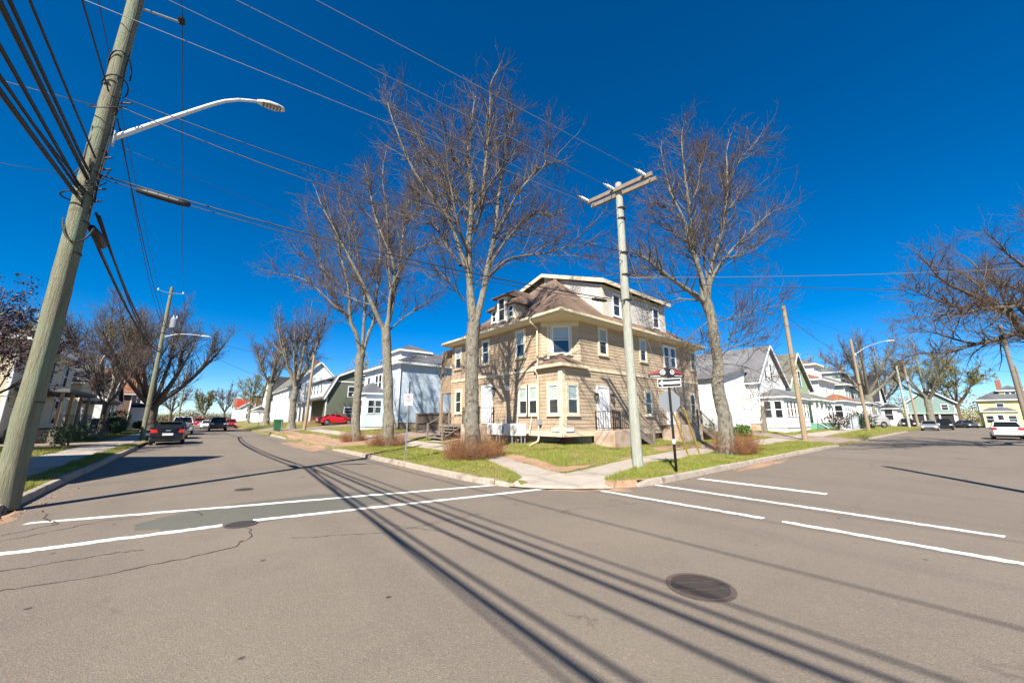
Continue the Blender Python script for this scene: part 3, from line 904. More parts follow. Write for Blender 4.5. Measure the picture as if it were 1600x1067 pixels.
def foliage(name, c, size, m, parent, rng, flat=0.0):
    n = len(c)
    u = rng.randn(n, 3); u /= np.linalg.norm(u, axis=1, keepdims=True)
    w = rng.randn(n, 3); w -= u * (w * u).sum(1, keepdims=True); w /= np.linalg.norm(w, axis=1, keepdims=True)
    sz = (size * rng.uniform(.6, 1.4, n))[:, None]
    V = np.stack([c - u * sz, c + w * sz * .6, c + u * sz, c - w * sz * .6], 1)
    F = np.arange(n * 4).reshape(n, 4)
    o = np_mesh(name, V.reshape(-1, 3), F, m, parent); o['kind'] = 'stuff'
    return o

def auto_tree(name, label, x, y, h, seed, fork=.3, r=.3, nl=6, spread=.32, lean=(0, 0), z=None, **kw):
    """a bare broad-leaved tree whose limbs rise from a fork"""
    rng = np.random.RandomState(seed + 1000)
    z0 = H(x, y) if z is None else z
    fz = h * fork
    ftop = np.array([x + lean[0] * fz, y + lean[1] * fz, z0 + fz])
    trunk = [(x, y, z0, r), (x + lean[0] * fz * .4 + rng.uniform(-.08, .08), y + lean[1] * fz * .4, z0 + fz * .5, r * .86), (*ftop, r * .78)]
    limbs = []
    for k in range(nl):
        a = 2 * np.pi * k / nl + rng.uniform(-.4, .4)
        sp = spread * rng.uniform(.55, 1.1) * (0.25 if k == 0 else 1)
        hh = (h - fz) * rng.uniform(.72, 1.0) * (1.0 if k == 0 else (1 - .25 * sp / spread))
        dx, dy = math.cos(a) * sp * h + lean[0] * hh, math.sin(a) * sp * h + lean[1] * hh
        f0 = ftop - np.array([0, 0, fz * rng.uniform(0, .18)])
        p1 = f0 + np.array([dx * .38, dy * .38, hh * .28]); p2 = f0 + np.array([dx * .72, dy * .72, hh * .62]); p3 = f0 + np.array([dx, dy, hh])
        limbs.append(([f0, p1, p2, p3], r * rng.uniform(.42, .62), .014))
        for _ in range(2):
            t = rng.uniform(.25, .7); b = p1 + (p2 - p1) * t
            e = b + np.array([dx * rng.uniform(.1, .55) + rng.uniform(-1, 1) * h * .09, dy * rng.uniform(.1, .55) + rng.uniform(-1, 1) * h * .09, hh * rng.uniform(.25, .5)])
            limbs.append(([b, (b + e) / 2 + rng.uniform(-.2, .2, 3), e], r * .24, .012))
    return tree(name, label, (x, y, z0), trunk, limbs, seed, **kw)

def shoots(label, x, y, rx, ry, h, n, seed, hollow=.3, m='shoot', name="shrub", cat="shrub", group=None, spread=.45):
    """a clump of thin bare shoots rising from the ground"""
    rng = np.random.RandomState(seed)
    z = H(x, y)
    root = thing(name, label, cat, (x, y, z), 0, group)
    a = rng.uniform(0, 2 * np.pi, n); q = np.sqrt(rng.uniform(hollow ** 2, 1, n)) * .8
    p = np.stack([x + rx * q * np.cos(a), y + ry * q * np.sin(a), np.array([z - .03] * n)], -1)
    d = np.stack([np.cos(a) * spread * q, np.sin(a) * spread * q, np.ones(n)], -1) + rng.randn(n, 3) * .2
    d /= np.linalg.norm(d, axis=1, keepdims=True)
    L = h * rng.uniform(.3, 1.2, n) * (1.2 - .75 * q) * (1 + .22 * np.sin(3 * a + seed) + .15 * np.sin(7 * a))
    P = grow(rng, p, d, L, 6, np.full(n, .0), .16)
    R = rng.uniform(.003, .006, n)[:, None] * np.linspace(1, .5, 6)
    t1 = Tubes(); t1.add(P, R, 3); s = t1.build("stem", m, root, smooth=False); s['kind'] = 'stuff'
    p, d, r_, t = sprout(rng, P, R, n * 4, .2, 1.0, (20, 60))
    P2 = grow(rng, p, d, rng.uniform(.1, .34, n * 4), 3, np.full(n * 4, .1), .2)
    t2 = Tubes(); t2.add(P2, np.full((n * 4, 3), .0026), 3); s = t2.build("shoot", m, root, smooth=False); s['kind'] = 'stuff'
    return root

def bush(label, x, y, rx, ry, h, n, seed, m='leaf_dark', name="shrub", cat="shrub", leaf=.05, z=None, group=None):
    rng = np.random.RandomState(seed)
    z0 = H(x, y) if z is None else z
    root = thing(name, label, cat, (x, y, z0), 0, group)
    k = 7
    cen = np.stack([rng.uniform(-.5, .5, k) * rx, rng.uniform(-.5, .5, k) * ry, rng.uniform(.3, .75, k) * h], -1)
    i = rng.choice(k, n)
    v = rng.randn(n, 3); v /= np.linalg.norm(v, axis=1, keepdims=True); v *= rng.uniform(.35, 1.0, n)[:, None] ** .5
    c = cen[i] + v * np.array([rx * .6, ry * .6, h * .42]); c[:, 2] = np.abs(c[:, 2])
    foliage("foliage", c + np.array([x, y, z0]), leaf, m, root, rng)
    st = Tubes()
    a = rng.uniform(0, 6.28, 12)
    p = np.stack([x + .12 * rx * np.cos(a), y + .12 * ry * np.sin(a), np.full(12, z0 - .03)], -1)
    e = cen[rng.choice(k, 12)] + np.array([x, y, z0])
    P = np.stack([p, (p + e) / 2 + rng.randn(12, 3) * .05, e], 1)
    st.add(P, np.tile([.02, .015, .008], (12, 1)), 4)
    st.build("stem", 'bark_dark', root)
    return root
# limbs of the six big trees, in metres
T1 = ([(8.13,12.12,-0.02,0.34), (8.11,12.13,0.77,0.3), (8.06,12.18,2.95,0.29), (8.05,12.18,4.49,0.28), (8.09,12.15,5.41,0.3)],
 [([(8.07,12.16,5.41), (7.97,12.25,6.45), (7.88,12.32,8.34), (7.9,12.31,9.52), (7.92,12.29,10.59), (7.93,12.29,11.68)], 0.2,0.1),
  ([(7.93,12.28,11.36), (7.83,12.56,13.21), (7.98,12.63,14.38), (8.09,12.73,15.28), (8.25,12.8,16.61)], 0.1,0.02),
  ([(7.93,12.29,10.43), (8.21,11.94,11.06), (8.27,11.79,12.97), (8.4,11.58,15.64), (8.38,11.49,17.03), (8.74,11.09,18.02)], 0.11,0.012),
  ([(8.13,12.11,5.41), (8.44,12.05,6.78), (8.62,12.1,7.6), (8.81,12.14,8.46), (9.06,12.12,9.79), (9.23,12.17,10.92), (9.41,12.22,12.4), (9.77,12.12,15.39), (10.04,12.09,16.83)], 0.17,0.015),
  ([(8.7,12.03,8.04), (9.45,10.83,9.89), (9.67,10.06,10.21), (9.83,9.34,10.02), (10.07,8.56,10.05)], 0.07,0.012),
  ([(9.11,12.09,9.66), (9.7,11.96,10.97), (10.32,11.81,12.28), (11.11,11.52,13.63), (11.9,11.22,14.31), (12.82,10.82,14.87)], 0.09,0.012),
  ([(11.08,11.49,13.6), (11.47,11.34,13.84), (11.83,11.21,15.49), (12.32,10.98,16.13)], 0.04,0.01),
  ([(8.71,12.03,7.55), (8.98,11.15,8.05), (9.32,10.22,8.02), (9.71,9.25,7.92), (9.87,8.46,8.07), (10.03,7.68,8.58)], 0.075,0.01),
  ([(7.79,12.4,7.77), (7.18,12.64,9.62), (6.62,12.85,10.49), (5.97,13.13,11.41), (5.61,13.17,11.82), (5.05,13.37,13.2), (4.37,13.68,15.64)], 0.12,0.012),
  ([(7.91,12.3,10.22), (7.49,13.07,11.58), (7.18,13.74,12.35), (6.92,14.37,12.99), (6.77,14.91,14.14), (6.68,15.4,15.88)], 0.08,0.012),
  ([(7.62,12.54,7.91), (7.29,13.52,9.27), (7.17,14.34,10.35), (6.78,15.38,10.86), (6.0,16.74,11.77)], 0.07,0.012),
  ([(7.77,12.41,6.36), (7.15,12.41,6.88), (6.53,12.41,7.21), (5.95,12.37,7.39)], 0.05,0.012),
  ([(7.91,12.3,11.36), (7.26,12.19,12.2), (6.56,12.12,12.95), (6.08,11.87,13.59)], 0.07,0.012),
  ([(8.37,11.92,12.96), (9.12,11.68,14.14), (9.66,11.63,15.53), (9.9,11.82,16.73)], 0.05,0.01),
  ([(8.14,12.37,9.48), (8.08,11.77,10.25), (7.98,11.2,10.82), (8.24,10.33,11.59), (8.36,9.59,12.57)], 0.08,0.012),
  ([(7.82,12.24,8.44), (7.33,12.03,8.87), (6.91,11.77,9.37), (6.11,11.81,12.36), (5.69,11.54,13.13)], 0.08,0.012),
  ([(7.9,12.31,9.52), (7.5,12.77,10.87), (7.19,13.16,12.07), (5.42,14.76,15.43), (4.56,15.6,16.78)], 0.06,0.01),
  ([(8.9,12.12,8.58), (9.77,12.23,9.76), (11.11,11.94,10.32), (12.79,11.37,11.36)], 0.05,0.01)])
T2 = ([(8.05,20.26,0.08,0.36), (8.01,20.29,1.77,0.31), (7.87,20.41,3.89,0.3), (7.72,20.53,5.72,0.29), (7.63,20.61,6.78,0.3)],
 [([(7.55,20.67,6.66), (7.14,20.71,7.36), (6.8,20.69,7.98), (5.89,21.15,9.95), (5.15,21.46,11.35), (3.91,22.18,14.25), (3.51,22.21,15.23)], 0.15,0.015),
  ([(7.64,20.6,6.66), (7.91,20.55,8.45), (7.87,20.75,10.89), (7.37,21.34,12.7), (7.19,21.66,13.51), (6.72,22.23,15.99), (6.4,22.66,18.21)], 0.16,0.015),
  ([(7.72,20.53,6.78), (7.65,20.28,9.03), (7.95,19.71,10.2), (8.29,19.12,11.3), (9.33,17.95,11.98), (9.76,17.28,12.87)], 0.13,0.015),
  ([(7.73,20.52,9.2), (7.67,21.06,10.94), (7.55,21.65,14.71), (7.37,22.29,17.73), (7.59,22.59,20.11)], 0.1,0.012),
  ([(7.76,20.5,8.8), (8.23,20.75,10.29), (8.54,21.15,14.14), (9.01,21.41,17.18), (9.32,21.81,19.91)], 0.11,0.012),
  ([(7.68,20.57,6.47), (8.64,20.63,7.54), (10.03,20.35,8.84), (11.01,20.4,9.84)], 0.07,0.012),
  ([(6.85,20.86,8.03), (6.38,21.99,8.49), (5.61,23.37,9.29), (5.02,24.59,10.14)], 0.06,0.012),
  ([(7.12,21.42,13.3), (6.16,21.57,14.09), (5.42,21.53,14.64), (5.01,21.22,15.37)], 0.06,0.012),
  ([(8.47,20.95,13.8), (8.84,19.95,14.37), (9.05,19.08,15.36), (8.87,18.54,16.67)], 0.06,0.012),
  ([(5.94,21.36,10.04), (5.67,22.24,11.23), (5.78,22.79,13.19), (5.53,23.65,15.28)], 0.06,0.012)])
T3 = ([(8.12,25.9,0.04,0.38), (8.03,25.97,1.81,0.32), (8.02,25.98,3.94,0.3), (7.99,26.01,5.47,0.3), (8.06,25.95,6.01,0.31)],
 [([(8.0,26.0,5.87), (7.64,26.08,7.37), (7.18,26.25,8.34), (6.91,26.26,10.53), (6.19,26.63,13.45), (5.36,27.11,16.43), (4.91,27.26,17.82)], 0.17,0.015),
  ([(8.09,25.92,5.96), (8.47,25.92,7.79), (8.72,26.02,8.56), (8.85,26.23,11.57), (8.9,26.5,14.76), (8.29,27.32,17.61)], 0.15,0.015),
  ([(8.09,25.93,6.05), (8.03,25.9,7.72), (7.95,25.89,9.8), (7.49,26.19,12.19), (7.06,26.47,15.18), (6.57,26.8,17.75)], 0.14,0.015),
  ([(7.7,26.25,7.28), (6.92,26.48,8.71), (6.23,26.63,9.31), (4.47,27.68,11.11), (2.84,28.62,11.54), (1.79,29.08,11.82)], 0.1,0.012),
  ([(7.28,26.6,8.43), (6.32,28.05,10.5), (5.46,29.41,13.73), (4.83,30.58,16.68), (4.5,31.51,18.67)], 0.09,0.012),
  ([(6.97,26.46,10.45), (6.09,26.51,10.97), (5.21,26.56,11.7), (3.84,27.02,12.63), (3.17,26.89,13.3)], 0.07,0.012),
  ([(7.98,26.01,9.84), (8.83,26.4,12.62), (9.76,26.7,15.12), (10.45,27.22,17.53)], 0.07,0.012),
  ([(6.23,26.69,13.23), (6.56,27.28,15.34), (6.31,28.35,17.88), (6.43,29.12,20.01)], 0.06,0.012)])
TR = ([(17.25,6.69,0.26,0.42), (17.34,6.62,1.47,0.37), (17.29,6.66,2.09,0.36), (17.21,6.72,3.1,0.3), (17.33,6.62,4.01,0.28), (17.3,6.65,5.11,0.27), (17.28,6.67,6.15,0.28), (17.16,6.77,6.91,0.3)],
 [([(17.13,6.79,6.78), (16.43,6.94,7.1), (15.7,7.11,7.34), (14.99,7.27,7.63), (13.97,7.68,8.25), (12.97,8.08,8.54), (12.21,8.27,8.61)], 0.16,0.015),
  ([(17.13,6.79,6.85), (17.06,6.68,7.29), (16.75,6.78,8.58), (16.39,6.91,9.48), (16.24,6.88,10.54), (15.97,6.94,11.06), (15.52,7.15,11.97), (15.22,7.24,13.74), (15.21,7.09,14.69)], 0.13,0.012),
  ([(17.09,6.82,6.91), (17.19,6.87,7.91), (17.17,7.02,9.63), (17.3,7.04,11.9), (17.39,7.1,13.98), (17.61,7.04,16.33), (17.98,6.87,17.13)], 0.16,0.012),
  ([(17.2,6.73,6.85), (17.2,6.6,7.58), (17.44,6.28,9.15), (17.75,5.88,10.52), (17.93,5.61,12.62), (17.9,5.5,14.51), (17.97,5.31,15.39)], 0.14,0.012),
  ([(17.23,6.71,6.91), (17.16,6.45,7.78), (17.49,5.87,8.76), (17.89,5.22,9.59), (18.46,4.44,10.41), (18.79,3.85,10.71)], 0.13,0.012),
  ([(18.05,5.64,12.44), (19.23,5.13,14.35), (20.29,4.73,15.54), (21.3,4.37,16.67)], 0.06,0.01),
  ([(17.8,5.85,10.75), (18.92,5.69,12.04), (20.02,5.56,12.97), (21.63,5.01,13.48)], 0.05,0.01),
  ([(16.34,6.93,10.6), (16.61,7.65,11.64), (16.74,8.5,12.52), (16.84,9.37,12.99)], 0.05,0.01),
  ([(16.92,6.97,9.6), (17.23,7.75,10.51), (17.45,8.61,11.67), (17.56,9.55,12.2)], 0.06,0.01),
  ([(15.18,7.37,7.71), (14.03,7.55,7.53), (12.66,7.9,7.29), (11.17,8.36,7.2)], 0.06,0.01),
  ([(17.28,7.05,11.97), (18.32,6.93,13.43), (19.27,6.88,15.38), (20.23,6.81,17.28)], 0.06,0.01),
  ([(17.31,6.64,7.62), (17.86,6.9,9.37), (18.69,6.92,11.02), (19.34,7.1,13.58), (20.04,7.24,16.81)], 0.08,0.01),
  ([(17.47,5.86,8.75), (18.81,5.83,9.2), (20.4,5.59,9.83), (22.13,5.24,11.07)], 0.05,0.01),
  ([(16.87,7.01,6.91), (16.66,7.79,7.12), (16.39,8.62,6.89), (16.38,9.23,6.7)], 0.05,0.01),
  ([(17.32,6.63,4.15), (17.27,6.07,4.58), (17.41,5.35,4.77), (17.62,4.56,5.07)], 0.035,0.008),
  ([(17.33,6.62,4.01), (17.49,5.97,3.89), (17.74,5.24,3.56), (17.82,4.66,2.99)], 0.03,0.007),
  ([(17.26,6.68,4.18), (17.92,6.39,5.0), (18.58,6.11,6.11), (19.38,5.7,6.79)], 0.03,0.007),
  ([(17.3,6.65,5.85), (17.25,5.91,5.89), (17.33,5.06,5.95), (17.67,4.0,6.1)], 0.035,0.008),
  ([(17.24,6.7,6.0), (16.29,7.05,5.32), (15.58,7.21,4.54), (15.13,7.15,3.54)], 0.03,0.007),
  ([(17.27,6.67,4.81), (16.25,6.88,4.15), (15.47,6.87,3.41)], 0.025,0.007)])
OAK = ([(35.98,-5.18,0.14,0.55), (35.84,-5.07,1.76,0.46), (35.77,-5.01,3.99,0.42), (35.37,-4.68,5.38,0.44)],
 [([(35.39,-4.69,5.34), (33.19,-3.3,5.14), (31.7,-2.49,5.84), (30.91,-2.27,6.49), (29.93,-1.89,7.03), (28.69,-1.3,7.16), (27.42,-0.68,7.53), (26.18,-0.08,7.9), (25.37,0.16,8.51), (24.51,0.44,8.87)], 0.26,0.015),
  ([(35.39,-4.69,5.34), (34.35,-3.46,5.26), (33.67,-2.53,6.24), (33.27,-1.82,5.91), (32.65,-0.93,5.71), (31.89,0.07,5.33), (31.17,1.04,5.27), (30.26,2.17,4.95)], 0.2,0.012),
  ([(35.39,-4.69,5.34), (32.81,-3.29,5.26), (31.16,-2.67,7.06), (29.72,-2.21,6.91), (27.96,-1.5,6.71), (25.95,-0.57,6.29), (24.16,0.17,6.07), (22.4,0.89,5.68)], 0.18,0.012),
  ([(35.39,-4.69,5.34), (34.32,-3.48,5.43), (34.33,-3.17,8.56), (33.83,-2.43,9.06), (33.66,-1.96,9.78), (33.52,-1.52,11.01), (33.13,-0.87,11.53)], 0.18,0.012),
  ([(35.39,-4.69,5.34), (33.47,-3.42,5.16), (33.41,-3.7,7.32), (32.66,-3.4,9.35), (31.64,-2.88,10.14), (30.88,-2.57,10.92), (30.08,-2.24,11.51)], 0.2,0.012),
  ([(35.39,-4.69,5.34), (34.71,-3.61,5.28), (36.57,-4.63,8.85), (37.39,-4.79,11.8), (37.57,-4.42,13.48), (38.03,-4.28,14.6)], 0.2,0.012),
  ([(30.49,-1.93,7.13), (31.24,-1.58,8.65), (31.95,-1.19,9.69), (32.25,-0.46,10.4), (32.66,0.17,11.35)], 0.09,0.01),
  ([(28.96,-1.31,7.21), (27.59,-0.66,6.9), (26.23,-0.01,7.1), (24.92,0.58,7.44), (23.82,1.01,7.46)], 0.09,0.01),
  ([(32.42,-0.93,5.68), (33.18,-0.26,6.15), (33.63,0.67,6.77), (33.9,1.74,7.01)], 0.08,0.01),
  ([(31.97,-2.5,6.63), (33.68,-2.41,8.05), (35.64,-2.52,9.64), (37.75,-2.75,11.38)], 0.08,0.01),
  ([(35.39,-4.69,5.34), (35.98,-5.18,7.83), (37.42,-6.38,9.3), (38.8,-7.52,10.42)], 0.22,0.012),
  ([(35.39,-4.69,5.34), (37.69,-5.3,6.3), (41.22,-6.93,7.31), (44.51,-8.36,7.99)], 0.2,0.012),
  ([(35.39,-4.69,5.34), (34.81,-5.08,9.03), (34.41,-5.61,11.24), (33.96,-6.11,12.3)], 0.2,0.012)])
def near_tree(name, label, data, seed, rs=1.0, **kw):
    tr, lb = data
    tr = [(*q[:3], q[3] * rs) for q in tr]; lb = [(p, a * (.5 + .5 * rs), b) for p, a, b in lb]
    b = (tr[0][0], tr[0][1], H(tr[0][0], tr[0][1]))
    tr = [(tr[0][0], tr[0][1], b[2] - .03, tr[0][3])] + tr[1:]
    return tree(name, label, b, tr, lb, seed, **kw)
STG = "bare street trees along the left street"
near_tree("lime_tree", "tall bare tree with thick forked trunk nearest the tan house corner", T1, 11, rs=.9, group=STG, n2=14, dens=1.25)
near_tree("lime_tree", "bare tree with knotted trunk just left of the nearest tree in the verge", T2, 12, rs=.85, group=STG, n2=15, dens=1.3)
near_tree("lime_tree", "bare tree with V shaped fork and long drooping left limb", T3, 13, rs=.85, group=STG, n2=15, dens=1.3)
near_tree("lime_tree", "tall bare tree with leaning knotty trunk behind the utility pole on the right street", TR, 14, rs=.74, n2=14, dens=1.3, knots=9)
near_tree("oak_tree", "spreading dark tree whose limbs reach over the right street from outside", OAK, 15, trunk_m='bark_dark', limb_m='bark_dark', n2=14, dens=1.25, up=.03, len2=(.8, 2.2))
shoots("reddish bare shrub round the foot of the tree nearest the house", 8.1, 12.0, 1.35, 1.1, .95, 900, 21)
shoots("small reddish shoots round the knotted trunk left of it", 8.0, 20.2, 1.15, .9, .8, 500, 22)
shoots("reddish shoots at the foot of the V forked tree", 8.0, 25.9, 1.0, .9, .75, 420, 23)
shoots("reddish bare shrub round the leaning tree of the right street", 17.9, 6.5, 1.35, .8, .95, 800, 24)
auto_tree("street_tree", "slender bare street tree beside the green bin", 8.6, 51.5, 19, 31, fork=.30, r=.40, nl=7, spread=.20, dens=1.2, n4=2.6, thick=1.3, group=STG)
auto_tree("street_tree", "bare street tree farther on, left of the slender one", 8.8, 76, 19.5, 32, fork=.36, r=.46, nl=7, spread=.22, dens=1.1, n4=2.4, thick=1.5, group=STG)
auto_tree("street_tree", "huge low forked tree behind the leaning pole of the left street", -4.4, 62, 19, 33, fork=.16, r=.62, nl=8, spread=.36, dens=1.5, n4=2.6, trunk_m='bark_dark', up=.13, len2=(1.4, 3.8), thick=1.45)
auto_tree("street_tree", "dark bushy crowned tree leaning left of the big forked tree", -10.5, 66, 18, 34, fork=.3, r=.42, nl=7, spread=.35, dens=1.4, n4=2.6, thick=1.4, len2=(1.2, 3), twig_m='twig_tan', limb_m='bark_dark', trunk_m='bark_dark', lean=(.12, 0))
auto_tree("street_tree", "pale budding tree above the dark bungalow roof", -15, 62, 15, 35, fork=.3, r=.26, nl=6, spread=.3, dens=.6, n4=2, twig_m='twig_tan', leaves='leaf_new', leaf_n=2500, leaf_s=.05)
auto_tree("street_tree", "thin leaning tree with budding top by the brown house", -8.0, 60, 15.5, 36, fork=.4, r=.28, nl=5, spread=.22, dens=.6, n4=2, twig_m='twig_tan', lean=(.05, 0), leaves='leaf_new', leaf_n=1800, leaf_s=.05)
auto_tree("street_tree", "small yellowish green tree by the far end of the left street", 8.6, 104, 13, 37, fork=.25, r=.3, nl=6, spread=.24, dens=.6, n4=2, twig_m='twig_tan', leaves='leaf_new', leaf_n=5000, leaf_s=.09)
auto_tree("street_tree", "bare tree behind the two vehicles on the far right street", 83, 9.6, 18.5, 38, fork=.28, r=.62, nl=7, spread=.34, dens=1.0, n4=2.2, trunk_m='bark', limb_m='bark_dark', lean=(0, 0), thick=1.3)
auto_tree("street_tree", "pale barked budding tree left of the yellow house", 106, 4.2, 20, 39, fork=.3, r=.55, nl=7, spread=.3, dens=.8, n4=2.2, trunk_m='bark', twig_m='twig_tan', thick=1.4, leaves='leaf_new', leaf_n=9000, leaf_s=.065)
auto_tree("street_tree", "golden leafed tree behind the small gabled house", 94, 19, 15, 40, fork=.3, r=.4, nl=6, spread=.32, dens=.6, n4=2, trunk_m='bark_dark', twig_m='twig_tan', thick=1.3, leaves='leaf_gold', leaf_n=11000, leaf_s=.075)
auto_tree("street_tree", "brown twiggy tree behind the teal house", 122, 12, 19, 41, fork=.25, r=.5, nl=7, spread=.34, dens=.8, n4=2, trunk_m='bark_dark', twig_m='twig_tan', thick=1.8, leaves='leaf_gold', leaf_n=6000, leaf_s=.09)
auto_tree("street_tree", "greenish tree rising over the yellow house roof", 142, 1, 21, 42, fork=.25, r=.5, nl=7, spread=.36, dens=.7, n4=2, trunk_m='bark_dark', twig_m='twig_tan', thick=1.9, leaves='leaf_new', leaf_n=16000, leaf_s=.10)
auto_tree("street_tree", "yellow green tree behind the white gabled house of the left street", 27, 84, 15, 43, fork=.3, r=.4, nl=6, spread=.3, dens=.5, n4=2, twig_m='twig_tan', leaves='leaf_gold', leaf_n=10000, leaf_s=.075)
auto_tree("street_tree", "far brown tree left of the vanishing point of the left street", -6.5, 150, 15, 46, fork=.25, r=.4, nl=7, spread=.34, dens=.8, n4=2, twig_m='twig_tan', thick=2.6, trunk_m='bark_dark', limb_m='bark_dark')
auto_tree("street_tree", "far greenish tree beside the oncoming pickup on the horizon", 1.5, 232, 19, 47, fork=.2, r=.5, nl=7, spread=.36, dens=.7, n4=2, twig_m='twig_tan', thick=3.5, leaves='leaf_new', leaf_n=5000, leaf_s=.2)
auto_tree("street_tree", "far broad tree just right of the vanishing point of the left street", 9.0, 225, 21, 48, fork=.2, r=.5, nl=7, spread=.4, dens=.8, n4=2, twig_m='twig_tan', thick=3.5, trunk_m='bark_dark', limb_m='bark_dark')
# dark leaved tree close by on the left, and the golden one behind it
auto_tree("maroon_tree", "dark maroon leaved tree hiding the cream house behind the left pole", -8.3, 27.0, 7.6, 44, fork=.2, r=.16, nl=7, spread=.42, dens=.8, n4=1.6, trunk_m='bark_dark', limb_m='bark_dark', twig_m='leaf_maroon', leaves='leaf_maroon', leaf_n=12000, leaf_s=.055, drop=.05)
auto_tree("golden_tree", "golden green rounded tree at the left edge above the cream roof", -11.8, 48.8, 10.6, 45, fork=.3, r=.25, nl=6, spread=.28, dens=.7, n4=1.6, twig_m='twig_tan', leaves='leaf_gold', leaf_n=7000, leaf_s=.09)
# far woods that close the two streets: too far to tell the trees apart
def far_wood(name, pts, h, n, seed, m, size):
    rng = np.random.RandomState(seed)
    P = np.array(pts, float)
    s = np.r_[0, np.cumsum(np.hypot(*np.diff(P, axis=0).T))]
    t = rng.uniform(0, s[-1], n)
    x = np.interp(t, s, P[:, 0]) + rng.randn(n) * 6; y = np.interp(t, s, P[:, 1]) + rng.randn(n) * 6
    hh = h * (.55 + .25 * np.sin(t / 5.3 + seed) + .2 * np.sin(t / 2.1))
    z = hh * rng.uniform(0, 1, n) ** .75
    o = foliage(name, np.stack([x, y, z], -1), size, m, None, rng)
    return tag(o, kind='stuff')
far_wood("far_woods", [(-60, 330), (-10, 345), (40, 330), (90, 300)], 9, 26000, 3, 'twig_tan', .32)
far_wood("far_woods", [(-60, 335), (0, 348), (40, 340)], 8, 16000, 4, 'leaf_new', .30)
far_wood("far_woods", [(170, 60), (165, 30), (172, 0), (165, -40)], 11, 26000, 5, 'twig_tan', .22)
far_wood("far_woods", [(165, 50), (160, 20), (170, -10)], 8, 12000, 6, 'leaf_gold', .2)
far_wood("far_woods", [(-60, 140), (-45, 110), (-50, 80)], 11, 9000, 7, 'twig_tan', .4)
# ---------------------------------------------------------------- house kit
def clear_glass():
    m = bpy.data.materials.new("clear_window_glass")
    m.use_nodes = True
    nt = m.node_tree
    nt.nodes.clear()
    out = _n(nt, "ShaderNodeOutputMaterial")
    tr = _n(nt, "ShaderNodeBsdfTransparent"); tr.inputs[0].default_value = (.93, .96, .95, 1)
    gl = _n(nt, "ShaderNodeBsdfGlossy"); gl.inputs["Roughness"].default_value = .01
    lw = _n(nt, "ShaderNodeLayerWeight"); lw.inputs[0].default_value = .5
    pw = _n(nt, "ShaderNodeMath", operation='POWER'); pw.inputs[1].default_value = 5.0
    nt.links.new(lw.outputs["Facing"], pw.inputs[0])
    fr = _n(nt, "ShaderNodeMath", operation='MULTIPLY_ADD'); fr.inputs[1].default_value = .8; fr.inputs[2].default_value = .045
    nt.links.new(pw.outputs[0], fr.inputs[0])
    mx = _n(nt, "ShaderNodeMixShader")
    nt.links.new(fr.outputs[0], mx.inputs[0]); nt.links.new(tr.outputs[0], mx.inputs[1]); nt.links.new(gl.outputs[0], mx.inputs[2])
    nt.links.new(mx.outputs[0], out.inputs[0])
    return m
M['clear'] = clear_glass()

def window(house, o, u, n, a, c, w, h, casing='cream', sash='white', blind=0.0, ct=.11, far=False, name="window", mid=True, curtain=False):
    """double-hung window: centre a along the wall, sill height c, opening w x h"""
    fr = (o, u, n)
    x0, x1, z0, z1 = a - w / 2, a + w / 2, c, c + h
    m = MB(fr)
    m.box(x0 - ct, .0, z1, x1 + ct, .05, z1 + ct * 1.15).box(x0 - ct, 0, z0 - ct * .6, x1 + ct, .05, z0)
    m.box(x0 - ct, 0, z0, x0, .046, z1).box(x1, 0, z0, x1 + ct, .046, z1)
    win = m.build(name, casing, house)
    if not far:
        m = MB(fr); m.box(x0 - ct - .03, 0, z0 - ct * .6 - .045, x1 + ct + .03, .085, z0 - ct * .6)
        m.build("sill", casing, win)
    zm = (z0 + z1) / 2
    s = .045
    def sash_at(za, zb, b0, b1):
        m = MB(fr)
        m.box(x0, b0, za, x0 + s, b1, zb).box(x1 - s, b0, za, x1, b1, zb)
        m.box(x0 + s, b0, za, x1 - s, b1, za + s).box(x0 + s, b0, zb - s, x1 - s, b1, zb)
        m.build("sash", sash, win)
    if mid:
        if far:
            m = MB(fr); m.box(x0, .026, zm - .03, x1, .042, zm + .03); m.build("sash", sash, win)
        else:
            sash_at(zm - .02, z1, .018, .040); sash_at(z0, zm + .02, .006, .026)
    def pane(za, zb, b, mm):
        m = MB(fr); m.box(x0 + .004, b, za, x1 - .004, b + .004, zb); m.build("pane", mm, win)
    if far:
        pane(z0, zm, .02, 'glass'); pane(zm, z1, .022, 'glass')
    else:
        pane(zm, z1 - .01, .026, 'clear'); pane(z0 + .01, zm, .013, 'clear')
        m = MB(fr); m.box(x0, -.001, z0, x1, .003, z1); m.build("shade_board", 'room_shade' if not curtain else 'vent_grey', win)  # flat dark board behind the panes paints the shade of an unlit room
        if blind:
            zb = z1 - h * blind
            m = MB(fr)
            k = max(3, int((z1 - zb) / .05))
            for i in range(k):
                q0 = zb + (z1 - zb) * i / k; q1 = zb + (z1 - zb) * (i + 1) / k
                m.hexa([(x0 + .03, .003, q0), (x1 - .03, .003, q0), (x1 - .03, .0075, q0), (x0 + .03, .0075, q0)],
                       [(x0 + .03, .003, q1), (x1 - .03, .003, q1), (x1 - .03, .0045, q1), (x0 + .03, .0045, q1)])
            m.build("blind", 'blind', win)
    return win

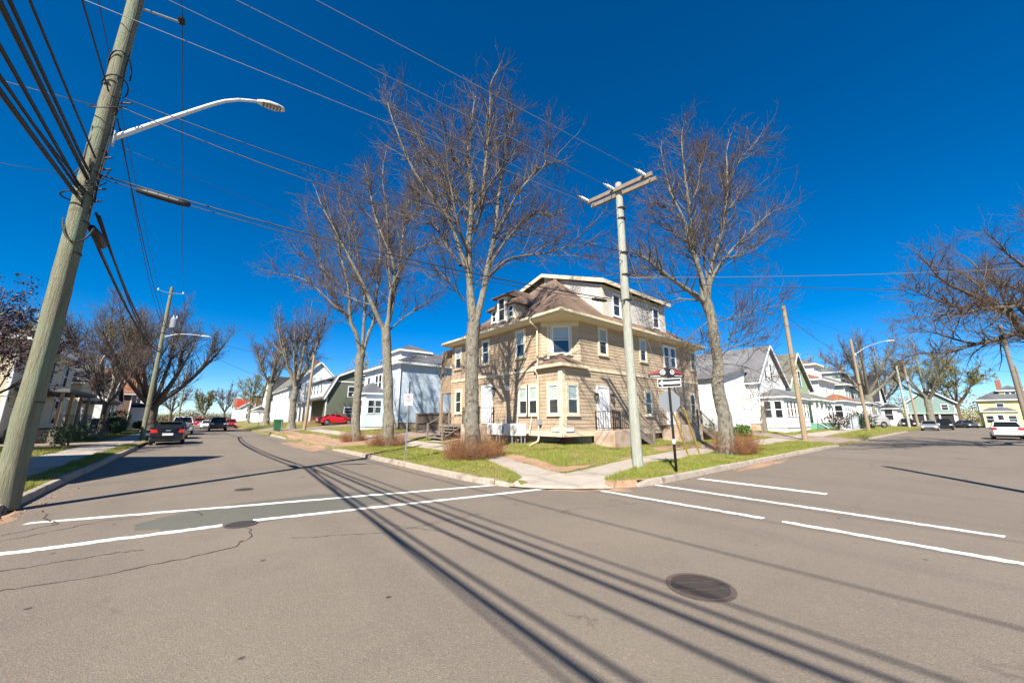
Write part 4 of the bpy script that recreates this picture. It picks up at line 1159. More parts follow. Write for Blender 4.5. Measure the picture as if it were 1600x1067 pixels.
def clapboards(parent, o, u, n, L, z0, z1, expo, m, a0=0.0, jit=.0):
    """lapped boards, each an object; boards of one length share their mesh"""
    k = max(1, round((z1 - z0) / expo)); e = (z1 - z0) / k
    mb = MB((Vector((0, 0, 0)), u, n))
    mb.hexa([(0, 0, 0), (L, 0, 0), (L, .022, 0), (0, .022, 0)], [(0, 0, e + .012), (L, 0, e + .012), (L, .005, e + .012), (0, .005, e + .012)])
    me = bpy.data.meshes.new("clapboard"); me.from_pydata([tuple(v) for v in mb.v], [], mb.f); me.update()
    me.materials.append(M[m])
    base = Vector(o) + Vector(u) * a0 - root_loc(parent)
    for i in range(k):
        b = bpy.data.objects.new("clapboard", me); COL.objects.link(b); b.parent = parent
        b.location = base + Vector((0, 0, z0 + i * e)) + Vector(n) * random.uniform(-.002, .003)

def lapped(mb, L, z0, ztop, expo, prof=None, mi=0):
    """lapped siding joined into one wall: rows over the length L; prof(z) -> (a0, a1) clips a gable"""
    z = z0
    while z < ztop - 1e-4:
        z2 = min(z + expo, ztop)
        a0, a1 = prof(z) if prof else (0, L)
        b0, b1 = prof(z2) if prof else (0, L)
        if a1 > a0:
            mb.face([(a0, .018, z), (a1, .018, z), (b1, .002, z2), (b0, .002, z2)], mi)
            mb.face([(a0, 0, z), (a1, 0, z), (a1, .018, z), (a0, .018, z)], mi)
        z = z2

FACES = {'W': ((0, -1, 0), (-1, 0, 0)), 'S': ((1, 0, 0), (0, -1, 0)), 'E': ((0, 1, 0), (1, 0, 0)), 'N': ((-1, 0, 0), (0, 1, 0))}
def face_of(x0, y0, x1, y1, f):
    """origin, direction, normal and length of a wall of a rectangular plan"""
    u, n = FACES[f]
    o = {'W': (x0, y1, 0), 'S': (x0, y0, 0), 'E': (x1, y0, 0), 'N': (x1, y1, 0)}[f]
    L = (x1 - x0) if f in 'SN' else (y1 - y0)
    return Vector(o), Vector(u), Vector(n), L

def hip_roof(parent, x0, y0, x1, y1, ze, rise, over, m, fascia='white', th=.2, name="roof", soffit=None):
    X0, Y0, X1, Y1 = x0 - over, y0 - over, x1 + over, y1 + over
    t = min(X1 - X0, Y1 - Y0) / 2
    if X1 - X0 > Y1 - Y0: r0, r1 = (X0 + t, (Y0 + Y1) / 2), (X1 - t, (Y0 + Y1) / 2)
    else: r0, r1 = ((X0 + X1) / 2, Y0 + t), ((X0 + X1) / 2, Y1 - t)
    zt = ze + th
    a, b, c, d = (X0, Y0, zt), (X1, Y0, zt), (X1, Y1, zt), (X0, Y1, zt)
    p, q = (*r0, zt + rise), (*r1, zt + rise)
    mb = MB()
    if X1 - X0 > Y1 - Y0:
        mb.face([a, b, q, p]).face([b, c, q]).face([c, d, p, q]).face([d, a, p])
    else:
        mb.face([a, b, p]).face([b, c, q, p]).face([c, d, q]).face([d, a, p, q])
    ro = mb.build(name, m, parent)
    mb = MB()
    mb.box(X0, Y0, ze, X1, Y0 + .04, zt - .004).box(X0, Y1 - .04, ze, X1, Y1, zt - .004)
    mb.box(X0, Y0 + .04, ze, X0 + .04, Y1 - .04, zt - .004).box(X1 - .04, Y0 + .04, ze, X1, Y1 - .04, zt - .004)
    mb.box(X0 + .04, Y0 + .04, ze + .01, X1 - .04, Y1 - .04, ze + .03)
    mb.build("fascia", fascia, parent)
    return ro

def gable_roof(parent, x0, y0, x1, y1, ze, rise, over, m, axis='Y', fascia='white', th=.18, name="roof", gambrel=None):
    """axis: direction of the ridge. gambrel=(inset fraction, height fraction) of the knee"""
    if axis == 'Y': lo, hi, a0, a1 = x0 - over, x1 + over, y0 - over, y1 + over
    else: lo, hi, a0, a1 = y0 - over, y1 + over, x0 - over, x1 + over
    mid = (lo + hi) / 2
    sl = rise / ((hi - lo) / 2 - over)
    zl = ze - over * sl
    prof = [(lo, zl), (mid, ze + rise), (hi, zl)]
    if gambrel:
        gi, gh = gambrel
        k = gi * (hi - lo) / 2
        prof = [(lo, zl), (lo + k, ze + rise * gh), (mid, ze + rise), (hi - k, ze + rise * gh), (hi, zl)]
    P = (lambda s, a, z: (s, a, z)) if axis == 'Y' else (lambda s, a, z: (a, s, z))
    mb, fbs = MB(), (MB(), MB())
    for (s0, z0), (s1, z1) in zip(prof, prof[1:]):
        dn = Vector((s1 - s0, z1 - z0)).normalized(); nx, nz = -dn.y * th, dn.x * th
        if axis == 'Y' or True:
            b = [P(s0, a0, z0), P(s0, a1, z0), P(s1, a1, z1), P(s1, a0, z1)]
            t = [P(s0 + nx, a0, z0 + nz), P(s0 + nx, a1, z0 + nz), P(s1 + nx, a1, z1 + nz), P(s1 + nx, a0, z1 + nz)]
            mb.hexa(b, t)
            for e in (a0, a1):
                d = -.03 if e == a0 else .03
                fbs[e == a1].hexa([P(s0, e, z0 - .06), P(s0, e + d, z0 - .06), P(s1, e + d, z1 - .06), P(s1, e, z1 - .06)],
                        [P(s0 + nx, e, z0 + nz + .012), P(s0 + nx, e + d, z0 + nz + .012), P(s1 + nx, e + d, z1 + nz + .012), P(s1 + nx, e, z1 + nz + .012)])
    ro = mb.build(name, m, parent)
    for fb in fbs: fb.build("rake_board", fascia, parent)
    for s, z in (prof[0], prof[-1]):
        eb = MB()
        d = -.05 if s == lo else .05
        q0, q1 = P(s, a0, 0), P(s + d, a1, 0)
        eb.box(q0[0], q0[1], z - .08, q1[0], q1[1], z + .12)
        eb.build("eave_board", fascia, parent)
    return ro

def house(name, label, plan, zg, ze, wall, roofm, roof, rise, over=.4, trim='white', found=.35, axis='Y', gambrel=None, expo=.13, wins=(), group=None, win_trim=None,
          corner=True):
    """a small timber house. wins: (face, centre, bottom, w, h)"""
    x0, y0, x1, y1 = plan
    root = thing(name, label, "house", ((x0 + x1) / 2, (y0 + y1) / 2, zg), 0, group)
    m = MB(); m.box(x0 + .04, y0 + .04, zg - .6, x1 - .04, y1 - .04, zg + found); m.build("foundation", 'stone_found', root)
    zb = zg + found
    inner = MB(); inner.box(x0 + .005, y0 + .005, zb + .001, x1 - .005, y1 - .005, ze - .002)
    wroot = None
    mb = MB()
    for f in 'WSEN':
        o, u, n, L = face_of(x0, y0, x1, y1, f)
        mb.fr = (o, u, n)
        lapped(mb, L, zb, ze, expo)
        if roof == 'gable' and ((axis == 'Y' and f in 'SN') or (axis == 'X' and f in 'WE')):
            if gambrel:
                gi, gh = gambrel
                k = gi * (L / 2)
                def prof(z, L=L, k=k, gh=gh):
                    t = (z - ze) / rise
                    i = k * t / gh if t < gh else k + (L / 2 - k) * (t - gh) / (1 - gh)
                    return (i, L - i)
            else:
                def prof(z, L=L):
                    i = (z - ze) / rise * L / 2
                    return (i, L - i)
            lapped(mb, L, ze, ze + rise, expo, prof)
    mb.build("wall", wall, root)
    if corner:
        for (cx, cy, sx, sy) in ((x0, y0, -1, -1), (x1, y0, 1, -1), (x0, y1, -1, 1), (x1, y1, 1, 1)):
            cb = MB()
            cb.box(cx + sx * .035, cy + sy * .035, zb, cx - sx * .10, cy + sy * .0, ze)
            cb.box(cx + sx * .035, cy, zb, cx, cy - sy * .10, ze)
            cb.build("corner_board", trim, root)
    if roof == 'hip': hip_roof(root, x0, y0, x1, y1, ze, rise, over, roofm, trim)
    else: gable_roof(root, x0, y0, x1, y1, ze, rise, over, roofm, axis, trim, gambrel=gambrel)
    for w in wins:
        f, a, c, ww, hh = w[:5]
        o, u, n, L = face_of(x0, y0, x1, y1, f)
        a = {'W': y1 - a, 'S': a - x0, 'E': a - y0, 'N': x1 - a}[f]
        window(root, o + n * .018, u, n, a, c, ww, hh, casing=win_trim or trim, far=True)
    return root

def porch_block(root, plan, zg, zt, wall, roofm, rise, trim='white', over=.3, wins=(), hip=True, name="porch"):
    """closed front porch of a house, with its own low roof"""
    x0, y0, x1, y1 = plan
    mb = MB()
    for f in 'WSEN':
        o, u, n, L = face_of(x0, y0, x1, y1, f)
        mb.fr = (o, u, n); lapped(mb, L, zg, zt, .14)
    p = mb.build(name, wall, root)
    m = MB(); m.box(x0 + .05, y0 + .05, zg - .9, x1 - .05, y1 - .05, zg - .002); m.build("porch_base", trim if zg > .5 else 'stone_found', root)
    hip_roof(p, x0, y0, x1, y1, zt, rise, over, roofm, trim, th=.14, name="porch_roof")
    for w in wins:
        f, a, c, ww, hh = w
        o, u, n, L = face_of(x0, y0, x1, y1, f)
        a = {'W': y1 - a, 'S': a - x0, 'E': a - y0, 'N': x1 - a}[f]
        window(root, o + n * .018, u, n, a, c, ww, hh, casing=trim, far=True)
    return p

def door(root, o, u, n, a, c, w, h, m='white', frame='white', name="door"):
    fr = (Vector(o), Vector(u), Vector(n))
    b = MB(fr)
    b.box(a - w / 2 - .09, 0, c, a - w / 2, .06, c + h + .09).box(a + w / 2, 0, c, a + w / 2 + .09, .06, c + h + .09).box(a - w / 2, 0, c + h, a + w / 2, .06, c + h + .09)
    fo = b.build("door_frame", frame, root)
    b = MB(fr); b.box(a - w / 2, 0, c, a + w / 2, .03, c + h)
    d = b.build(name, m, root)
    b = MB(fr)
    for (q0, q1, r0, r1) in ((.1, .46, .08, .42), (.54, .9, .08, .42), (.1, .46, .48, .93), (.54, .9, .48, .93)):
        xa, xb = a - w / 2 + w * q0, a - w / 2 + w * q1
        za, zb = c + h * r0, c + h * r1
        b.hexa([(xa, .03, za), (xb, .03, za), (xb, .03, zb), (xa, .03, zb)], [(xa + .03, .04, za + .03), (xb - .03, .04, za + .03), (xb - .03, .04, zb - .03), (xa + .03, .04, zb - .03)])
    b.build("door_panel", m, d)
    b = MB(fr); b.tube([(a + w * .38, .03, c + h * .47), (a + w * .38, .09, c + h * .47)], .025, 8); b.build("handle", 'iron', d)
    return d

def railing(root, a, b, z0, z1, h, m='black', nb=None, post=.04, name="railing", bal=.018):
    """a and b: foot of the two end posts (x,y); z0,z1 heights of the feet"""
    A, B = Vector((*a, z0)), Vector((*b, z1))
    up = Vector((0, 0, h))
    mb = MB(); mb.beam(A + up, B + up, .045, .035)
    r = mb.build(name, m, root)
    mb = MB(); mb.beam(A + Vector((0, 0, .1)), B + Vector((0, 0, .1)), .035, .03); mb.build("bottom_rail", m, r)
    for p in (A, B):
        mb = MB(); mb.beam(p, p + Vector((0, 0, h + .05)), post, post, up=(1, 0, 0)); mb.build("post", m, r)
    L = (B - A).length
    nb = nb or max(2, int(L / .13))
    for k in range(1, nb):
        p = A.lerp(B, k / nb)
        mb = MB(); mb.beam(p + Vector((0, 0, .1)), p + up, bal, bal, up=(1, 0, 0)); mb.build("baluster", m, r)
    return r
# ---------------------------------------------------------------- the tan house on the corner
HX, HY, HX1, HY1 = 12.4, 11.4, 26.0, 21.1
CH = 1.35                                   # cut of the upper corner
Z0, ZB, ZE = .90, 3.95, 6.30
th_ = thing("corner_house", "large tan clapboard house with brown hipped roof on the street corner", "house", (19.2, 16.2, .4))
uS, nS = Vector((1, 0, 0)), Vector((0, -1, 0))
uW, nW = Vector((0, -1, 0)), Vector((-1, 0, 0))
oS, oW = Vector((HX, HY, 0)), Vector((HX, HY1, 0))
# foundation, set back under the overhanging corner
m = MB(); m.prism([(HX + .15, HY + 2.6), (HX + 2.1, HY + .15), (HX1 - .1, HY + .15), (HX1 - .1, HY1 - .1), (HX + .15, HY1 - .1)], -.2, Z0 - .03)
m.build("foundation", 'stone_found', th_)
m = MB(); m.box(HX + 1.0, HY + .75, -.1, HX + 1.35, HY + 1.1, Z0 - .03); m.build("brick_pier", 'brick_red', th_)
m = MB(); m.box(HX, HY, Z0 - .03, HX1, HY1, Z0 + .002); m.build("floor_edge", 'cream', th_)
# walls
m = MB()
m.prism([(HX + .004, HY + .004), (HX1, HY + .004), (HX1, HY1), (HX + .004, HY1)], Z0 + .002, ZB)
m.prism([(HX + .004, HY + CH + .004), (HX + CH + .004, HY + .004), (HX1, HY + .004), (HX1, HY1), (HX + .004, HY1)], ZB + .001, ZE)
wall = m.build("wall", 'clap', th_)
L_S, L_W = HX1 - HX, HY1 - HY
clapboards(wall, oS, uS, nS, L_S, Z0 + .16, ZB - .02, .165, 'clap')
clapboards(wall, oW, uW, nW, L_W, Z0 + .16, ZB - .02, .165, 'cedar')
clapboards(wall, oS, uS, nS, L_S - CH, ZB + .10, ZE, .165, 'clap', CH)
clapboards(wall, oW, uW, nW, L_W - CH, ZB + .10, ZE, .165, 'cedar')
uC = Vector((1, -1, 0)).normalized(); nC = Vector((-1, -1, 0)).normalized()
oC = Vector((HX, HY + CH, 0)); LC = CH * math.sqrt(2)
clapboards(wall, oC, uC, nC, LC, ZB + .10, ZE, .165, 'clap')
# trim: skirt, belt course, corner boards, frieze
m = MB((oS, uS, nS)); m.box(-.05, -.02, Z0 - .06, 2.35, .05, Z0 + .16); m.box(5.9, -.02, Z0 - .05, L_S, .04, Z0 + .16)
m.fr = (oW, uW, nW); m.box(0, -.02, Z0 - .06, L_W + .0, .05, Z0 + .16)
m.build("skirt_board", 'cream', th_)
m = MB((oS, uS, nS)); m.box(1.75, 0, ZB - .03, L_S, .055, ZB + .03).box(CH + .4, 0, ZB + .03, L_S, .035, ZB + .11)
m.fr = (oW, uW, nW); m.box(0, 0, ZB - .03, L_W - 1.7, .055, ZB + .03).box(0, 0, ZB + .03, L_W - 1.7, .035, ZB + .11)
m.build("belt_board", 'cream', th_)
m = MB((oS, uS, nS)); m.box(-.045, -.0, Z0 + .16, .19, .045, ZB - .12); m.fr = (oW, uW, nW); m.box(L_W - .19, 0, Z0 + .16, L_W + .003, .045, ZB - .12)
m.build("corner_board", 'cream', th_)
m = MB((oC, uC, nC)); m.box(.05, 0, ZE - .24, LC - .05, .05, ZE - .002); m.box(.32, 0, ZB + .3, .42, .03, ZE - .24)
m.build("frieze_board", 'cream', th_)
m = MB((oW, uW, nW)); m.box(L_W - .66, .046, Z0 + .17, L_W - .16, .085, Z0 + .34); m.fr = (oS, uS, nS); m.box(.1, .046, Z0 + .17, .62, .085, Z0 + .34)
m.build("white_panel", 'white', th_)
# small hip roof over the cut corner
ov = .24
zc = ZB + .02
A, B, Cc = (HX - ov, HY + CH + .35, zc + .14), (HX - ov, HY - ov, zc + .14), (HX + CH + .35, HY - ov, zc + .14)
ap = (HX + CH / 2 + .02, HY + CH / 2 + .02, zc + .80)
tl, tr_ = (HX + .02, HY + CH + .35, zc + .14 + .14), (HX + CH + .35, HY + .02, zc + .14 + .14)
m = MB(); m.face([A, B, ap]).face([B, Cc, ap]).face([(HX, HY + CH + .35, zc + .14), A, ap]).face([Cc, (HX + CH + .35, HY, zc + .14), ap])
m.build("corner_roof", 'roof_brown', th_)
m = MB()
m.hexa([(HX - ov, HY - ov, zc), (HX + CH + .35, HY - ov, zc), (HX + CH + .35, HY + .02, zc), (HX + .02, HY + .02, zc), (HX + .02, HY + CH + .35, zc), (HX - ov, HY + CH + .35, zc)],
       [(HX - ov, HY - ov, zc + .137), (HX + CH + .35, HY - ov, zc + .137), (HX + CH + .35, HY + .02, zc + .137), (HX + .02, HY + .02, zc + .137), (HX + .02, HY + CH + .35, zc + .137), (HX - ov, HY + CH + .35, zc + .137)])
m.build("corner_roof_edge", 'cream', th_)
# main roof
OV = .5
EX0, EY0, EX1, EY1 = HX - OV, HY - OV, HX1 + OV, HY1 + OV
zf = ZE + .24
k1, kz = .85, .38
def ring(i, z): return [(EX0 + i, EY0 + i, z), (EX1 - i, EY0 + i, z), (EX1 - i, EY1 - i, z), (EX0 + i, EY1 - i, z)]
half = (EY1 - EY0) / 2
r0, r1 = ring(0, zf), ring(k1, zf + kz)
ZR = 10.95
pL, pR = (EX0 + half, EY0 + half, ZR), (EX1 - half, EY0 + half, ZR)
m = MB()
for i in range(4):
    j = (i + 1) % 4
    m.face([r0[i], r0[j], r1[j], r1[i]])
m.face([r1[0], r1[1], pR, pL]).face([r1[1], r1[2], pR]).face([r1[2], r1[3], pL, pR]).face([r1[3], r1[0], pL])
roof = m.build("roof", 'roof_brown', th_)
m = MB()
for a, b in ((r1[0], pL), (r1[1], pR), (r0[0], r1[0]), (r0[1], r1[1]), (pL, pR)):
    m.beam(a, b, .22, .05)
m.build("hip_cap", 'roof_brown', roof)
m = MB()
m.box(EX0, EY0, ZE + .02, EX1, EY0 + .05, zf - .01).box(EX0, EY1 - .05, ZE + .02, EX1, EY1, zf - .01)
m.box(EX0, EY0 + .05, ZE + .02, EX0 + .05, EY1 - .05, zf - .01).box(EX1 - .05, EY0 + .05, ZE + .02, EX1, EY1 - .05, zf - .01)
m.build("fascia", 'cream', th_)
m = MB(); m.box(EX0 + .05, EY0 + .05, ZE + .002, EX1 - .05, EY1 - .05, ZE + .02); m.build("soffit", 'cream', th_)
m = MB()
for (a, b, c, d) in ((EX0 - .11, EY0 - .11, EX1 + .11, EY0), (EX0 - .11, EY0, EX0, EY1)):
    m.box(a, b, zf - .13, c, d, zf - .015)
m.build("gutter", 'cream', th_)
# the long dormer on the right-hand slope
DX0, DX1, DY = 17.1, 24.2, 12.4
zt = 9.32
def rz(y): return 9.35 + (y - 12.05) * .365
m = MB((Vector((DX0, DY, 0)), uS, nS)); lapped(m, DX1 - DX0, 7.2, zt, .14)
m.fr = (Vector((DX0, 17.1, 0)), uW, nW)
m.face([(0, .01, 9.2), (4.7, .01, 7.2), (4.7, .01, zt), (0, .01, rz(17.1) - .03)])
m.fr = (Vector((DX1, DY, 0)), Vector((0, 1, 0)), Vector((1, 0, 0)))
m.face([(0, .01, 7.2), (4.7, .01, 9.0), (4.7, .01, rz(17.1) - .03), (0, .01, zt)])
dor = m.build("long_dormer", 'dormer_white', th_)
m = MB((Vector((DX0, 17.1, 0)), uW, nW))
for k in range(22):
    zz = 7.3 + k * .15
    a0 = max(0, (9.2 - zz) / 2.0 * 4.7 * .98 - .3)
    a1 = 4.7 if zz < zt else 4.7 - (zz - zt) / .365
    if a1 > a0 + .1: m.hexa([(a0, .01, zz), (a1, .01, zz), (a1, .032, zz), (a0, .032, zz)], [(a0, .01, zz + .15), (min(a1, 4.7 if zz + .15 < zt else 4.7 - (zz + .15 - zt) / .365), .01, zz + .15), (min(a1, 4.7 if zz + .15 < zt else 4.7 - (zz + .15 - zt) / .365), .014, zz + .15), (a0, .014, zz + .15)])
sd = m.build("side_shingles", 'dormer_white', dor); sd['kind'] = 'stuff'
m = MB(); m.box(DX0 - .05, DY - .05, 7.2, DX0 + .1, DY + .1, zt); m.build("corner_post", 'cream', dor)
m = MB(); m.hexa([(DX0 + .02, 15.6, 9.0), (DX0 + .3, 15.6, 9.0), (DX0 + .3, 19.5, 8.0), (DX0 + .02, 19.5, 8.0)], [(DX0 + .02, 15.6, rz(15.6)), (DX0 + .3, 15.6, rz(15.6)), (DX0 + .3, 19.5, 10.55), (DX0 + .02, 19.5, 10.55)])
m.hexa([(DX0 + .02, 15.6, rz(15.6) - .01), (DX0 + .3, 15.6, rz(15.6) - .01), (DX0 + .3, 19.5, 10.53), (DX0 + .02, 19.5, 10.53)], [(DX0 + .02, 17.05, rz(17.1) - .02), (DX0 + .3, 17.05, rz(17.1) - .02), (DX0 + .3, 17.15, rz(17.1) - .02), (DX0 + .02, 17.15, rz(17.1) - .02)])
m.build("upper_roof", 'roof_brown', th_)
xa, xb = DX0 - .28, DX1 + .3
pr = [(12.05, rz(12.05)), (17.1, rz(17.1)), (19.6, 10.55)]
m, f = MB(), MB()
for (y0, z0), (y1, z1) in zip(pr, pr[1:]):
    m.hexa([(xa + .03, y0, z0), (xb - .03, y0, z0), (xb - .03, y1, z1), (xa + .03, y1, z1)], [(xa + .03, y0, z0 + .17), (xb - .03, y0, z0 + .17), (xb - .03, y1, z1 + .17), (xa + .03, y1, z1 + .17)])
    f.hexa([(xa, y0, z0 - .06), (xa + .03, y0, z0 - .06), (xa + .03, y1, z1 - .06), (xa, y1, z1 - .06)], [(xa, y0, z0 + .19), (xa + .03, y0, z0 + .19), (xa + .03, y1, z1 + .19), (xa, y1, z1 + .19)])
    f.hexa([(xb - .03, y0, z0 - .06), (xb, y0, z0 - .06), (xb, y1, z1 - .06), (xb - .03, y1, z1 - .06)], [(xb - .03, y0, z0 + .19), (xb, y0, z0 + .19), (xb, y1, z1 + .19), (xb - .03, y1, z1 + .19)])
m.build("dormer_roof", 'roof_brown', th_)
f.box(xa + .03, 12.02, rz(12.05) - .06, xb - .03, 12.05, rz(12.05) + .17)
f.build("dormer_fascia", 'cream', th_)
m = MB(); m.box(DX0, DY - .03, zt - .16, DX1, DY, zt); m.build("dormer_frieze", 'cream', dor)
for cx in (18.0 + .43, 22.92):
    window(th_, Vector((DX0, DY - .02, 0)), uS, nS, cx - DX0, 7.62, .66, 1.3, 'white', 'white', ct=.08)
# the small dormer on the left-hand slope
GX = 13.0
gd = MB()
gd.box(GX, 16.12, 6.9, 15.0, 17.08, 8.72).box(GX + .06, 15.45, 6.9, 14.4, 17.75, 8.12)
sdm = gd.build("small_dormer", 'cream', th_)
m = MB()
m.face([(GX - .3, 15.85, 8.74), (GX - .3, 17.35, 8.74), (14.0, 16.6, 9.45)][::-1])
m.face([(GX - .3, 15.85, 8.74), (14.0, 16.6, 9.45), (15.3, 16.6, 9.45), (15.3, 15.85, 8.74)])
m.face([(GX - .3, 17.35, 8.74), (15.3, 17.35, 8.74), (15.3, 16.6, 9.45), (14.0, 16.6, 9.45)])
m.box(GX - .3, 15.85, 8.69, 15.3, 17.35, 8.735)
for s, ya, yb in ((1, 15.2, 16.12), (-1, 18.0, 17.08)):
    m.face([(GX - .2, ya, 8.12), (GX - .2, yb, 8.12), (GX + .3, yb, 8.62), (GX + .55, (ya + yb) / 2, 8.62)])
    m.face([(GX - .2, ya, 8.12), (GX + .55, (ya + yb) / 2, 8.62), (14.6, (ya + yb) / 2, 8.62), (14.6, ya, 8.12)])
    m.face([(GX + .55, (ya + yb) / 2, 8.62), (GX + .3, yb, 8.62), (14.6, yb, 8.62), (14.6, (ya + yb) / 2, 8.62)])
    m.box(GX - .2, min(ya, yb), 8.07, 14.6, max(ya, yb), 8.115)
m.build("small_dormer_roof", 'roof_brown', th_)
window(th_, Vector((GX, 17.1, 0)), uW, nW, .5, 7.28, .58, 1.36, 'white', 'white', ct=.08)
window(th_, Vector((GX + .06, 17.75, 0)), uW, nW, .34, 7.36, .36, .68, 'white', 'white', ct=.07)
window(th_, Vector((GX + .06, 17.75, 0)), uW, nW, 1.96, 7.36, .36, .68, 'white', 'white', ct=.07)
# windows, right-hand front (distance along the wall from the corner)
oSp, oWp, oCp = oS + nS * .02, oW + nW * .02, oC + nC * .02
def wS(x, c, w, h, **k): return window(th_, oSp, uS, nS, x - HX, c, w, h, **k)
def wW(y, c, w, h, **k): return window(th_, oWp, uW, nW, HY1 - y, c, w, h, **k)
wS(15.53, 4.85, .60, 1.32, blind=.5)
wS(19.30, 4.88, .56, 1.24, blind=.45)
wS(21.98, 4.83, .58, 1.2, casing='white'); wS(22.80, 4.83, .58, 1.2, casing='white')
wS(25.55, 4.88, .58, 1.2)
wS(18.05, 1.85, .60, 1.3, blind=.5)
wS(19.50, 1.85, .58, 1.26)
wS(24.95, 1.90, .58, 1.3)
wS(13.05, 1.84, .66, 1.32, blind=.5)
wW(11.92, 1.84, .60, 1.32, blind=.5)
wW(14.02, 1.84, .58, 1.32, blind=.5); wW(13.30, 1.84, .58, 1.32, blind=.5)
wW(20.15, 2.0, .62, 1.3)
wW(14.20, 4.75, .62, 1.32, blind=.5)
wW(17.3, 4.75, .60, 1.3)
wW(20.3, 4.78, .62, 1.28, blind=.5)
window(th_, oCp, uC, nC, LC * .52, 4.72, .82, 1.34, blind=.45, ct=.13)
# doors
door(th_, oSp, uS, nS, 15.30 - HX, 1.12, .80, 2.02)
dd = door(th_, oSp, uS, nS, 21.95 - HX, 1.30, .80, 1.95)
m = MB((oSp, uS, nS)); m.box(21.95 - HX - .26, .031, 2.05, 21.95 - HX + .26, .043, 3.05); m.build("door_pane", 'glass', dd)
door(th_, oWp, uW, nW, HY1 - 17.1, 1.38, .86, 2.02)
def wall_lantern(o, u, n, a, c):
    b = MB((o, u, n)); b.box(a - .06, 0, c, a + .06, .03, c + .36); l = b.build("wall_lantern", 'black', th_)
    b = MB((o, u, n)); b.hexa([(a - .05, .06, c), (a + .05, .06, c), (a + .05, .16, c), (a - .05, .16, c)], [(a - .075, .04, c + .26), (a + .075, .04, c + .26), (a + .075, .18, c + .26), (a - .075, .18, c + .26)])
    b.build("lantern_glass", 'vent_grey', l)
    b = MB((o, u, n)); b.hexa([(a - .09, .03, c + .262), (a + .09, .03, c + .262), (a + .09, .19, c + .262), (a - .09, .19, c + .262)], [(a - .02, .09, c + .36), (a + .02, .09, c + .36), (a + .02, .13, c + .36), (a - .02, .13, c + .36)])
    b.build("lantern_cap", 'black', l)
wall_lantern(oSp, uS, nS, 14.72 - HX, 2.5); wall_lantern(oSp, uS, nS, 16.02 - HX, 2.5)
wall_lantern(oWp, uW, nW, HY1 - 16.42, 2.95)
m = MB((oWp, uW, nW)); m.box(HY1 - 15.35, 0, 3.1, HY1 - 15.1, .12, 3.32); m.build("vent_hood", 'white', th_)
m = MB((oWp, uW, nW)); m.tube([(HY1 - 14.6, 0, 4.1), (HY1 - 14.6, .09, 4.1)], .06, 8); m.build("vent_pipe", 'black', th_)
m = MB((oWp, uW, nW)); m.box(HY1 - 12.95, 0, 1.35, HY1 - 12.7, .14, 1.62); m.build("meter_box", 'galv', th_)
# downspout
m = MB()
px, py = HX - .10, HY + CH + .12
m.tube([(EX0 - .05, py, zf - .14), (EX0 - .05, py, zf - .3), (px + .02, py, ZE - .30), (px, py, ZE - .42), (px, py, ZB + .3), (px - .16, py, ZB + .1), (px - .16, py, ZB - .1), (px, py, ZB - .3),
        (px, py, .72), (px - .12, py - .05, .60), (px - .85, py - .3, .46)], .042, 8)
m.build("downspout", 'cream', th_)
# landings, steps and railings
def landing(x0, y0, x1, y1, zt):
    m = MB(); m.box(x0, y0, -.2, x1, y1, zt); return m.build("landing", 'stone_found', th_, bevel=.02)
landing(14.45, 10.2, 16.45, 11.36, 1.10)
railing(th_, (14.52, 10.27), (15.95, 10.27), 1.10, 1.10, .86)
railing(th_, (14.52, 11.25), (14.52, 10.27), 1.10, 1.10, .86, nb=7)
railing(th_, (15.98, 11.2), (16.4, 11.2), 1.10, 1.10, .86, nb=3)
def flight(x0, ya, yb, zt, zb, run, m_='wood_grey', name="step"):
    n = max(2, round((zt - zb) / .19))
    for k in range(n):
        z = zt - (k + 1) * (zt - zb) / (n + 1)
        xk = x0 + k * run / n
        b = MB(); b.box(xk, ya, z - .045, xk + run / n + .03, yb, z); b.build(name, m_, th_)
        b = MB(); b.box(xk + .005, ya + .03, z - (zt - zb) / (n + 1), xk + .025, yb - .03, z - .046); b.build("riser", m_, th_)
    for y in (ya - .05, yb + .01):
        b = MB(); b.hexa([(x0, y, zt - .32), (x0 + run, y, zb - .12), (x0 + run, y + .045, zb - .12), (x0, y + .045, zt - .32)], [(x0, y, zt - .02), (x0 + run, y, zb + .16), (x0 + run, y + .045, zb + .16), (x0, y + .045, zt - .02)])
        b.build("stringer", m_, th_)
flight(16.45, 10.25, 11.2, 1.10, .34, 1.35)
railing(th_, (16.5, 10.2), (17.8, 10.2), 1.05, .34, .85, m='wood_grey', nb=10, post=.08, bal=.022)
railing(th_, (16.5, 11.25), (17.8, 11.25), 1.05, .34, .85, m='wood_grey', nb=10, post=.08, bal=.022)
landing(20.7, 10.15, 23.2, 11.36, 1.28)
railing(th_, (20.8, 10.22), (22.9, 10.22), 1.28, 1.28, .86, m='wood_grey', post=.07, bal=.022)
flight(23.2, 10.2, 11.2, 1.28, .45, 1.6)
railing(th_, (23.2, 10.15), (24.8, 10.15), 1.22, .46, .85, m='wood_grey', nb=12, post=.08, bal=.022)
railing(th_, (23.2, 11.25), (24.8, 11.25), 1.22, .46, .85, m='wood_grey', nb=12, post=.08, bal=.022)
landing(11.3, 16.3, 12.36, 18.1, 1.34)
railing(th_, (11.36, 16.4), (11.36, 18.0), 1.34, 1.34, .88)
railing(th_, (12.3, 16.4), (11.36, 16.4), 1.34, 1.34, .88, nb=7)
